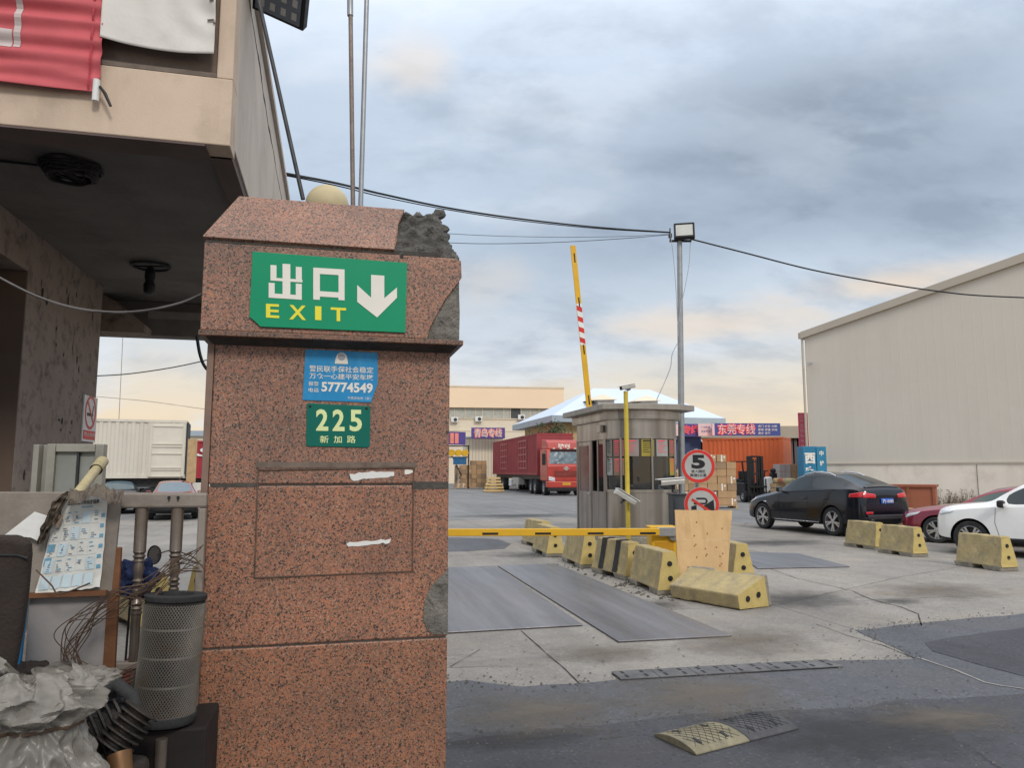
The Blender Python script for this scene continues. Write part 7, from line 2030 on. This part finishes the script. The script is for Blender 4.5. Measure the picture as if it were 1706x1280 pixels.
mb.add([(-.06, xl_ - v[0], v[2]) for v in q.v], q.f); mb.build('lettering', M['white'], t, fix=False)
mb = MB(); mb.box(.3, 2.1, .2, 11.8, .8, 1.19); mb.build('chassis', M['darkmetal'], t)
for y in (9.5, 10.8, 1.5):
    for x in (.3, 2.1): wheel_pair(t, x, y, .5, .4)
t = thing('far_shed', 'pale low shed roof just above the red container', 'shed', P(290, 785, 70).xy.to_3d(), R(4))
mb = MB(); zz = P(330, 718, 70).z; mb.box(0, 7, 0, 8, 0, zz - .5); mb.build('wall', M['farwall2'], t); mb = MB(); mb.box(-.3, 7.3, -.3, 8.3, zz - .499, zz); mb.build('roof', M['roofedge'], t)
o_ = G(321, 852); carton_stack('pale carton in the low stack at the red car', 'cartons beside the red car', G(322, 846) , R(4), (3, 3), .42, .5, .36, seed=14, mats=('tape', 'carton'))
tag(MB().box(-.17, .17, -.02, .02, 0, 1.6).build('wooden_board', M['wood'], None, P(318, 800, 27.5) - Vector((0, 0, .1)), bevel=.005), 'narrow upright wooden board at the corner of the cream container', 'board')
# ------------------------------------------------------------------ clutter left of the pillar, filter and casting darkened to stand for shade
SF = Face(P(346, 830, 2.98), U); so_o = SF.o
def sh_(px, py): return SF.hit(px, py)
def sxz(px, py): h = SF.hit(px, py); return (h[0], h[1])
t = thing('wooden_screen', 'grey painted wooden screen with turned balusters left of the pillar', 'wooden screen', so_o, A)
zt0 = sxz(300, 822)[1]; zt1 = sxz(300, 846)[1]; xr = sxz(346, 830)[0]; xl = sxz(-60, 830)[0]
mb = MB(); mb.prism([(xl, zt1 - .0), (sxz(205, 848)[0], zt1), (xr, zt1), (xr, zt0), (xl, zt0 + .01)], -.025, .025); mb.build('top_rail', M['greywood'], t, bevel=.008)
xs0 = sxz(329, 900)[0]; mb = MB(); mb.box(xs0, xr - .002, -.022, .022, .02, zt1 - .002); mb.build('stile', M['greywood'], t, bevel=.006)
zl0 = sxz(250, 1101)[1]; zl1 = sxz(250, 1113)[1]
mb = MB(); mb.box(sxz(178, 1105)[0], xs0 - .002, -.02, .02, zl1, zl0); mb.build('lower_rail', M['greywood'], t, bevel=.005)
def baluster(x, z0, z1, nm='baluster'):
    k = z1 - z0; r_ = .0215
    pr = [(r_ * .8, 0), (r_ * .82, .30), (r_ * 1.0, .305), (r_ * 1.0, .32), (r_ * .7, .325), (r_ * 1.0, .34), (r_ * .7, .355), (r_ * 1.0, .37), (r_ * .6, .40), (r_ * .9, .46), (r_ * .6, .475), (r_ * 1.0, .49), (r_ * .6, .505), (r_ * 1.0, .52), (r_ * .7, .535), (r_ * .75, .56), (r_ * .95, .60), (r_ * .7, .645), (r_ * 1.1, .65), (r_ * .8, .665), (r_ * 1.1, .68), (r_ * .8, .695), (r_ * 1.1, .71), (r_ * 1.05, .715), (r_ * 1.08, 1)]
    mb = MB(); mb.lathe([(a_, z0 + b_ * k) for a_, b_ in pr], 20, Matrix.Translation((x, 0, 0))); return mb.build(nm, M['baluster'], t, smooth=35)
for px in (232, 292): baluster(sxz(px, 930)[0], zl0 + .001, zt1 - .001)
zb0 = sxz(280, 1360)[1]
for px in (222, 278): baluster(sxz(px, 1240)[0], .06, zl1 - .001)
mb = MB(); mb.box(sxz(178, 1340)[0], xs0 - .002, -.02, .02, .02, .059); mb.build('bottom_rail', M['greywood'], t)
mb = MB()
for px in (284, 299): c = sxz(px, 829); mb.lathe([(.006, -.003), (.006, .003)], 10, Matrix.Translation((c[0], -.026, c[1])) @ Matrix.Rotation(R(90), 4, 'X')); mb.cbox((c[0], -.0265, c[1] - .008), (.005, .003, .012))
mb.build('screw_hole', M['black'], t)
# boards closing the other half
t2 = thing('board_panel', 'grey weathered board panel carrying the printed guide sheet', 'panel', so_o - V * .03, A)
q = sxz
mb = MB(); a0 = q(-80, 820); a1 = q(206, 845); a2 = q(192, 988)
mb.prism([(a0[0], q(0, 990)[1]), (a2[0], q(0, 990)[1]), (a1[0], zt1 - .002), (a1[0], zt0 + .006), (a0[0], zt0 + .012)], -.02, 0); mb.build('upper_board', M['greywood'], t2, bevel=.004)
mb = MB(); b0 = q(56, 992); b1 = q(184, 1128); mb.prism([(b0[0], b1[1]), (b1[0], b1[1]), (q(188, 992)[0], q(0, 993)[1]), (b0[0], q(0, 993)[1])], -.006, .01); mb.build('lower_board', pm('pale_grey_board', (.29, .27, .26), .7, 0, .1, 3, .1, 20, ((.15, .13, .12), .4, 5)), t2)
mb = MB(); mb.box(q(20, 990)[0], q(186, 990)[0], -.045, -.021, q(0, 994)[1], q(0, 986)[1]); mb.build('ledge', M['woodbrown'], t2)
t3 = tag(MB().prism([(q(184, 0)[0] if False else q(176, 1120)[0], q(0, 1125)[1]), (q(196, 1120)[0], q(0, 1125)[1]), (q(208, 900)[0], q(0, 915)[1]), (q(190, 900)[0], q(0, 915)[1])], -.035, -.012).build('wooden_batten', M['woodbrown'], None, so_o - V * .012, A, bevel=.004), 'brown wooden batten standing beside the turned baluster', 'batten')
mb = MB(); mb.prism([(q(40, 1000)[0], q(0, 1130)[1]), (q(52, 1000)[0], q(0, 1130)[1]), (q(57, 1000)[0], q(0, 985)[1]), (q(46, 1000)[0], q(0, 985)[1])], -.02, 0); o_ = mb.build('blue_strip', pm('bright_blue_strip', (.02, .20, .42), .5), None, so_o - V * .05, A); tag(o_, 'bright blue plastic strip beside the brown seat back', 'strip')
# printed guide sheet
GS = Face(so_o - V * .056, U); gq = GS.hit
c4 = [gq(98, 828), gq(181, 823), gq(168, 978), gq(60, 990)]
t = thing('guide_sheet', 'printed waste sorting guide sheet pasted on the grey board', 'poster', so_o - V * .056 + U * c4[3][0] + Vector((0, 0, c4[3][1])), A)
cc = [(p[0] - c4[3][0], p[1] - c4[3][1]) for p in c4]
def gs(a_, b_, lift=0.0):
    p = Vector(cc[3]).lerp(Vector(cc[2]), a_).lerp(Vector(cc[0]).lerp(Vector(cc[1]), a_), b_)
    return (p.x + .003 * noise.noise(Vector((b_ * 8, 1, 1))), -.004 - .006 * noise.noise(Vector((a_ * 3, b_ * 3, 4))) - lift - .010 * max(0, .12 - b_) / .12, p.y + .006 * noise.noise(Vector((a_ * 9, 0, 2))) * (1 - b_))
mb = MB(); mb.grid(gs, 30, 40); sheet_ = mb.build('sheet', pm('dirty_poster_paper', (.62, .62, .58), .75, 0, .06, 7, .1, 20, ((.42, .38, .30), .5, 9)), t, smooth=60)
def blk(mb, a0, a1, b0, b1, n_=4):
    vs = [gs(a0 + (a1 - a0) * i / n_, b, .0022) for b in (b0, b1) for i in range(n_ + 1)]
    mb.add(vs, [(i, i + 1, n_ + 2 + i, n_ + 1 + i) for i in range(n_)])
vs, fs = text_geo('生活垃圾分类投放指南', .02, 2); xa = min(v[0] for v in vs); xb = max(v[0] for v in vs); ya = min(v[1] for v in vs); yb_ = max(v[1] for v in vs)
mb = MB(); mb.add([gs(.22 + .62 * (v[0] - xa) / (xb - xa), .90 + .05 * (v[1] - ya) / (yb_ - ya), .0022) for v in vs], fs); mb.build('title', M['black'], sheet_, fix=False)
random.seed(17); dk = MB(); bl = MB(); gr = MB(); cy = MB()
blk(bl, .5, .72, .868, .882); 
for r_ in range(5):
    b1 = .84 - r_ * .165
    for c_ in range(5):
        a0 = .04 + c_ * .17; blk(gr, a0, a0 + .155, b1 - .145, b1 - .145 + .003, 2); blk(gr, a0, a0 + .003, b1 - .145, b1, 1)
        if r_ == 4 or (r_ + c_) % 4 == 3: blk(cy, a0 + .005, a0 + .15, b1 - .14, b1 - .012, 2)
        for l_ in range(6):
            if random.random() < .75: x0 = a0 + .012 + random.random() * .04; blk((dk, dk, bl)[random.randrange(3)], x0, x0 + random.uniform(.02, .09), b1 - .022 - l_ * .022, b1 - .012 - l_ * .022, 2)
        if random.random() < .4: x0 = a0 + .05; blk(dk, x0, x0 + .03, b1 - .08, b1 - .05, 1)
for k in range(6): blk(bl, .90, .97, .20 + k * .11, .24 + k * .11, 2)
blk(bl, .02, .15, .42, .50, 3); blk(bl, .02, .14, .28, .36, 3)
dk.build('small_print', pm('grey_print', (.20, .22, .24), .8), sheet_, fix=False); bl.build('blue_print', pm('blue_print', (.14, .32, .45), .8), sheet_, fix=False); gr.build('table_line', pm('line_print', (.40, .46, .48), .8), sheet_, fix=False); cy.build('tinted_cell', pm('cell_tint', (.50, .60, .64), .8), sheet_, fix=False)
def flat_piece(name, label, cat, pts, m, dist, thick=.003, curl=.0):
    F_ = Face(so_o - V * dist, U); hs = [F_.hit(*p) for p in pts]; cx = hs[0][0]; cz = min(h[1] for h in hs)
    mb = MB(); mb.prism([(h[0] - cx, h[1] - cz) for h in hs], -thick, 0); return tag(mb.build(name, m, None, F_.o + U * cx + Vector((0, 0, cz)), A), label, cat)
flat_piece('folded_paper', 'folded white paper corner standing behind the brown seat back', 'paper', [(8, 892), (58, 853), (80, 860), (64, 902), (52, 896)], M['paper'], .075)
flat_piece('torn_cardboard', 'small torn brown cardboard scrap at the guide sheet corner', 'cardboard', [(86, 868), (93, 856), (106, 860), (97, 880)], pm('mauve_card', (.27, .19, .15), .9), .078)
# dirty film draped over the top of the boards
mb = MB(); random.seed(2)
F_ = Face(so_o - V * .082, U); pts = [F_.hit(*p) for p in ((128, 818), (102, 834), (90, 860), (78, 882), (70, 906))]
c0 = pts[0]
def film(a_, b_):
    k = b_ * (len(pts) - 1); i = min(int(k), len(pts) - 2); f = k - i; p = Vector(pts[i]).lerp(Vector(pts[i + 1]), f); x = p.x - c0[0] + (a_ - .5) * .055 * (1 - b_ * .5)
    return (x, -.01 - .02 * noise.noise(Vector((a_ * 6, b_ * 9, 1))), p.y - c0[1] + .012 * noise.noise(Vector((a_ * 5, b_ * 5, 7))))
mb.grid(film, 14, 40); o_ = mb.build('plastic_film', pm('grimy_film', (.10, .08, .06), .4, 0, .4, 12, .4, 25), None, F_.o + U * c0[0] + Vector((0, 0, c0[1])), A, smooth=60); tag(o_, 'grimy twisted plastic film hanging over the board edge', 'plastic film')
def film2(a_, b_):
    p = Vector(F_.hit(120 + 90 * a_, 818 + 6 * math.sin(a_ * 9))); return (p.x - c0[0], -.015 - .05 * b_ - .012 * noise.noise(Vector((a_ * 14, b_ * 3, 3))), p.y - c0[1] + .012 + .014 * noise.noise(Vector((a_ * 16, b_ * 4, 8))) - .045 * b_)
mb = MB(); mb.grid(film2, 50, 8); o_ = mb.build('plastic_film', bpy.data.materials['grimy_film'], None, F_.o + U * c0[0] + Vector((0, 0, c0[1])), A, smooth=60); tag(o_, 'grimy film crumpled along the top edge beside the cream pipe', 'plastic film')

# framed pane standing behind the boards, and a pipe leaning on it
Yw = 4.2
WFm = Face(P(120, 780, Yw), (math.cos(R(10)), math.sin(R(10)))); wq_ = WFm.hit
a0 = wq_(82, 740); a1 = wq_(172, 815)
x0, z1 = a0; x1, z0 = a1; z0 = min(z0, wq_(100, 835)[1])
t = thing('framed_window', 'old aluminium framed pane window standing behind the boards', 'window', WFm.o + WFm.u * x0, R(10))
w_ = x1 - x0; zb_ = .75
mb = MB(); fr = .045
mb.box(0, fr, -.03, .03, zb_, z1); mb.box(w_ - fr, w_, -.03, .03, zb_, z1); mb.box(fr + .001, w_ - fr - .001, -.03, .03, z1 - fr, z1); mb.box(fr + .001, w_ - fr - .001, -.03, .03, zb_, zb_ + fr); fo = mb.build('frame', pm('dull_aluminium', (.36, .35, .30), .45, .4, .12, 5, 0, 1, ((.15, .14, .11), .5, 6)), t, bevel=.004)
mb = MB(); mb.box(w_ * .52, w_ * .56, -.02, .02, zb_ + fr + .001, z1 - fr - .001); mb.build('meeting_stile', M['darkmetal'], t)
mb = MB(); mb.box(fr, w_ * .52, -.006, .0, zb_ + fr, z1 - fr); mb.build('pane', M['screen'], t)
mb = MB(); mb.box(w_ * .56, w_ - fr, .002, .008, zb_ + fr, z1 - fr); mb.build('pane', M['screen'], t)
mb = MB(); mb.box(-.06, -.03, -.05, .03, zb_, z1 - .005); mb.box(-.029, -.001, .0, .03, zb_, z1 - .005); mb.build('side_channel', bpy.data.materials['dull_aluminium'], t, bevel=.003)
mb = MB(); mb.box(0, .06, -.2, .2, 0, zb_ - .001); mb.box(w_ - .06, w_, -.2, .2, 0, zb_ - .001); mb.build('trestle', M['greywood'], t)
a_ = P(170, 770, 3.5); b_ = P(118, 838, 3.0)
t = thing('cream_pipe', 'cream coloured pipe leaning in front of the framed pane', 'pipe', b_); d_ = a_ - b_
mb = MB(); mb.tube([-d_ * .15, d_ * 1.0], .021, 16); mb.build('pipe', M['bamboo'], t, smooth=40)
mb = MB(); mb.tube([d_ * .78, d_ * 1.01], .027, 16, cap=False); mb.build('coupling', M['bamboo'], t, smooth=40)
t['label'] = 'cream coloured pipe leaning in front of the framed pane'

# brown upholstered seat back
SB = Face(P(30, 1000, 2.35), (math.cos(R(9)), math.sin(R(9)))); bq = SB.hit
pts = [bq(*p) for p in ((-90, 893), (20, 893), (36, 897), (44, 908), (45, 925), (40, 985), (31, 1050), (20, 1110), (8, 1160), (0, 1175), (-90, 1180))]
c0 = pts[-1]
t = thing('seat_back', 'dark brown upholstered seat back leaning at the edge of the clutter', 'seat', SB.o + SB.u * c0[0] + Vector((0, 0, 0)), R(9))
mb = MB(); mb.prism([(p[0] - c0[0], p[1]) for p in pts], 0, .055); mb.build('cushion', M['seat'], t, bevel=.022, seg=4)
mb = MB(); ln = [bq(*p) for p in ((-40, 925), (30, 926), (46, 931))]; mb.tube([(p[0] - c0[0], -.001, p[1]) for p in ln], .004, 6); mb.build('seam', M['black'], t)
mb = MB(); mb.box(.02, .12, .03, .05, 0, pts[-1][1] + .02); mb.build('leg', M['darkmetal'], t)

# mesh walled filter cylinder
Y = 2.78; top = P(294, 990, Y); bot = P(272, 1203, Y - .02); ax = top - bot; Lf = ax.length; rf = 46 / FPX * Y
t = thing('filter_cylinder', 'dusty cylindrical air filter with diamond mesh beside the pillar', 'air filter', bot)
qm = ax.to_track_quat('Z', 'Y').to_matrix().to_4x4()
mb = MB(); n, m_ = 64, 52
for sg in (1, -1):
    for k in range(n):
        pts = []
        for j in range(0, 27):
            f = j / 26; a_ = 2 * math.pi * (k / n + sg * f * .40); pts.append(qm @ Vector((rf * math.cos(a_), rf * math.sin(a_), Lf * (.07 + .86 * f))))
        mb.tube(pts, .0016, 4, cap=False)
mb.build('mesh_sleeve', M['filtermesh'], t)
mb = MB(); vs = []; n = 160
for z in (.05, .95):
    for k in range(n):
        rr_ = rf * (.975 if k % 2 else .90); a_ = 2 * math.pi * k / n; vs.append(qm @ Vector((rr_ * math.cos(a_), rr_ * math.sin(a_), Lf * z)))
mb.add(vs, [(k, (k + 1) % n, n + (k + 1) % n, n + k) for k in range(n)]); mb.build('pleated_paper', M['filterpaper'], t)
mb = MB(); mb.lathe([(rf * .6, Lf * .955), (rf * 1.01, Lf * .955), (rf * 1.03, Lf * .97), (rf * 1.03, Lf * .995), (rf * .98, Lf), (rf * .6, Lf), (rf * .58, Lf * .96)], 40, qm, cap=False); mb.lathe([(rf * .6, Lf * .955), (.01, Lf * .955)], 40, qm, cap=False); mb.build('end_cap', M['rubber'], t, smooth=40)
mb = MB(); mb.lathe([(rf * 1.0, -.0), (rf * 1.06, .01), (rf * 1.06, Lf * .07), (rf * .98, Lf * .075)], 40, qm); mb.build('end_cap', M['rubber'], t, smooth=40)
for z in (.30, .52, .74):
    mb = MB(); mb.lathe([(rf * 1.004, Lf * z - .004), (rf * 1.012, Lf * z), (rf * 1.004, Lf * z + .004)], 40, qm, cap=False); mb.build('retaining_band', M['filtermesh'], t, smooth=40)
# stool-like dark box under the filter
t = thing('dark_box', 'dark box standing under the mesh filter cylinder', 'box', (bot.x, bot.y + .02, 0), A)
mb = MB(); mb.box(-.17, .15, -.08, .22, .02, bot.z - .012); mb.build('box', pm('dark_brown_box', (.018, .014, .013), .8, 0, .3, 5), t, bevel=.008)
mb = MB(); mb.box(-.19, .17, -.1, .24, 0, .019); mb.build('foot_board', M['woodbrown'], t)
mb = MB(); mb.lathe([(.012, .2), (.016, .3), (.02, .36), (.012, .4), (.018, .44), (.02, bot.z - .03)], 14, Matrix.Translation((.01, -.11, 0))); mb.build('front_spindle', M['baluster'], t, smooth=40)

# grimy finned engine cylinder
c = P(160, 1235, 2.5)
t = thing('engine_part', 'greasy finned engine casting with a brown pipe elbow on the floor', 'engine part', (c.x, c.y, 0), R(-10))
ze = c.z
qm2 = Matrix.Translation((0, 0, ze + .01)) @ Matrix.Rotation(R(46), 4, 'Z') @ Matrix.Rotation(R(68), 4, 'Y')
mb = MB(); pr = []
for k in range(7): z = -.075 + k * .025; pr += [(.055, z), (.085, z + .003), (.085, z + .010), (.055, z + .013)]
mb.lathe(pr, 28, qm2); mb.build('finned_barrel', M['casting'], t, smooth=30)
qm3 = Matrix.Translation((.12, -.02, ze + .045)) @ Matrix.Rotation(R(50), 4, 'Z') @ Matrix.Rotation(R(40), 4, 'Y')
mb = MB(); pr = []
for k in range(7): z = -.06 + k * .02; pr += [(.035 + .001 * k, z), (.060, z + .003), (.060, z + .008), (.036, z + .011)]
mb.lathe(pr, 24, qm3); mb.build('finned_head', M['casting'], t, smooth=30)
mb = MB(); e0 = Vector((.13, -.06, ze - .01)); mb.tube([e0, e0 + Vector((.03, -.02, -.06)), e0 + Vector((.07, -.03, -.14)), e0 + Vector((.09, -.03, -.30))], [.036, .032, .02, .02], 14); mb.lathe([(.028, -.012), (.034, 0), (.028, .012)], 14, Matrix.Translation(e0 + Vector((.045, -.025, -.09))) @ Matrix.Rotation(R(30), 4, 'Y')); mb.build('pipe_elbow', M['copper'], t, smooth=40)
mb = MB(); mb.tube([(-.02, .05, ze + .13), (.03, .05, ze + .16), (.09, .04, ze + .13), (.12, .03, ze + .05)], .022, 10); mb.build('hose', M['rubber'], t, smooth=40)
mb = MB(); mb.cbox((-.02, .04, ze - .05 - .18), (.26, .2, .3)); mb.cbox((-.0, .05, .17), (.3, .26, .34)); mb.build('crankcase', M['casting'], t, bevel=.03, seg=3)

# crumpled dusty plastic bag
c = P(45, 1215, 2.22)
t = thing('plastic_bag', 'crumpled dusty white plastic bag in the near corner of the clutter', 'bag', (c.x, c.y, 0), 0)
nk = c.z + .02                                  # height of the tie
def ridge(v): return 1 - abs(noise.noise(v)) * 2.2
def bagpt(a_, b_):
    th = 2 * math.pi * a_; h = b_ * 2 - 1          # -1 hem, 0 tie, 1 mouth
    ct, st_ = math.cos(th), math.sin(th)
    nn = noise.noise(Vector((ct * 1.5, st_ * 1.5, h * 1.2)))
    cr = .020 * ridge(Vector((ct * 2.2, st_ * 2.2, h * 3.0))) + .009 * ridge(Vector((ct * 5 + 3, st_ * 5, h * 6))) + .003 * ridge(Vector((ct * 11, st_ * 11 + 5, h * 14)))
    if h < 0:
        k = -h; fold = 1 - abs(noise.noise(Vector((ct * 3.2, st_ * 3.2, k * .8)))) * 2
        r_ = .120 + .10 * k + .055 * fold * min(1, k * 2 + .1) + cr; z = nk - k * .36 + .03 * nn
    else:
        k = h
        r_ = .120 + .055 * math.sin(math.pi * min(1, k * 1.2)) - .05 * k * k + .08 * noise.noise(Vector((ct * 2.2, st_ * 2.2, k * 3))) * min(1, 3 * k) + cr * 1.3; z = nk + k * .14 + .06 * k * noise.noise(Vector((ct * 1.6, st_ * 1.6, 7)))
    return (r_ * ct * 1.12 - .02, r_ * st_ * .85, z)
mb = MB(); mb.grid(bagpt, 220, 150); mb.build('film', M['bag'], t, smooth=60)
mb = MB(); pts = []
for k in range(49):
    q_ = bagpt(k / 48, .5); pts.append((q_[0] * 1.03, q_[1] * 1.05, q_[2]))
mb.tube(pts, .005, 6); mb.build('tie_string', M['wire'], t)
mb = MB(); mb.lathe([(.10, 0), (.11, nk - .05), (.09, nk + .05), (.02, nk + .06)], 24, Matrix.Translation((-.02, 0, 0))); mb.build('filling', M['black'], t, smooth=40)
def crumple(name, label, cat, px, py, Y, sx, sy, sz, m, seed, rot=0):
    c = P(px, py, Y); bm = bmesh.new(); bmesh.ops.create_icosphere(bm, subdivisions=5, radius=1); s3 = Vector((seed, seed * 2, 3))
    for v in bm.verts:
        p = v.co.copy(); f = noise.fractal(p * 1.6 + s3, .8, 2.1, 5) * .35 + abs(noise.noise(p * 4 + s3)) * .25; v.co = Vector((p.x * sx, p.y * sy, p.z * sz)) * (.85 + f)
    me = bpy.data.meshes.new(name); bm.to_mesh(me); bm.free(); me.materials.append(m)
    for p in me.polygons: p.use_smooth = True
    o = bpy.data.objects.new(name, me); COL.objects.link(o); o.location = c; o.rotation_euler = (0, 0, rot); return tag(o, label, cat)
crumple('plastic_bag', 'small grey crumpled plastic bag under the pale grey board', 'bag', 130, 1135, 2.62, .13, .09, .055, M['bag'], 4)
crumple('dark_rag', 'black rag heap under the wires beside the engine casting', 'rag', 150, 1180, 2.68, .14, .1, .06, M['black'], 6)
crumple('blue_cloth', 'dark blue cloth hanging between the balusters', 'cloth', 228, 965, 3.15, .09, .06, .085, M['bluecloth'], 9)
crumple('red_cloth', 'dull red cloth behind the lower rail of the screen', 'cloth', 225, 1150, 3.15, .16, .08, .11, M['redcloth'], 12)
crumple('dark_rag', 'dark heap of rags at the bottom beside the granite pillar', 'rag', 235, 1290, 3.2, .30, .12, .20, M['black'], 15)
crumple('brown_rag', 'brown black rag heap under the brown seat back', 'rag', 60, 1140, 2.75, .16, .08, .07, M['seat'], 18)

# little round mirror
c = P(257, 925, 3.35); rm_ = 12.5 / FPX * 3.35
t = thing('round_mirror', 'small round mirror with black rim seen between the balusters', 'mirror', c, R(4))
mb = MB(); pts = [(rm_ * .82 * math.cos(2 * math.pi * k / 28), 0, rm_ * 1.15 * math.sin(2 * math.pi * k / 28)) for k in range(29)]; mb.tube(pts, .0035, 8); mb.build('rim', M['black'], t)
mb = MB(); mb.add([(p[0] * .98, .002, p[2] * .98) for p in pts[:-1]], [tuple(range(28))]); mb.build('glass', M['mirror'], t, solid=.003)
mb = MB(); mb.tube([(-.01, .01, -rm_ * 1.1), (-.03, .02, -.12), (-.1, .02, -.2), (-.12, .02, -c.z + .02)], .005, 8); mb.build('stalk', M['black'], t)

# tangle of thin wires
random.seed(77); mb = MB(); o0 = P(180, 1080, 2.78)
def wl2(pts, r_=.0018):
    P3 = [Vector(P(*p)) - o0 for p in pts]; out = []
    for i in range(len(P3) - 1):
        p0 = P3[max(i - 1, 0)]; p1 = P3[i]; p2 = P3[i + 1]; p3 = P3[min(i + 2, len(P3) - 1)]
        for k in range(8):
            t_ = k / 8; out.append(.5 * ((2 * p1) + (p2 - p0) * t_ + (2 * p0 - 5 * p1 + 4 * p2 - p3) * t_ * t_ + (3 * p1 - p0 - 3 * p2 + p3) * t_ ** 3))
    out.append(P3[-1]); mb.tube(out, r_, 5)
for k in range(16):
    j = lambda s=6: random.uniform(-s, s)
    d_ = 2.74 + random.uniform(-.04, .05)
    wl2([(330 + j(10), 930 + j(25), 2.86), (290 + j(), 945 + j(15), 2.84), (240 + j(12), 985 + j(15), d_), (180 + j(14), 1010 + j(25), d_), (130 + j(20), 1060 + j(20), d_), (118 + j(16), 1110 + j(16), d_), (140 + j(20), 1138 + j(8), d_)])
for k in range(14):
    j = lambda s=6: random.uniform(-s, s)
    d_ = 2.74 + random.uniform(-.04, .05)
    wl2([(140 + j(25), 1135 + j(12), d_), (175 + j(14), 1140 + j(8), d_), (220 + j(12), 1125 + j(12), 2.8), (262 + j(12), 1100 + j(25), 2.83)])
wl2([(185, 1000, 2.72), (120, 1030, 2.70), (90, 1058, 2.70), (110, 1085, 2.70), (150, 1110, 2.7)]); wl2([(262, 925, 3.2), (285, 918, 3.1), (320, 928, 2.95), (341, 950, 2.9)], .0025)
wl2([(60, 950, 2.72), (85, 975, 2.72), (100, 990, 2.72), (150, 972, 2.72)], .003)
tag(mb.build('wire_tangle', M['wire'], None, o0, smooth=60), 'tangle of thin brown wires spread over the board and baluster screen', 'wire tangle')
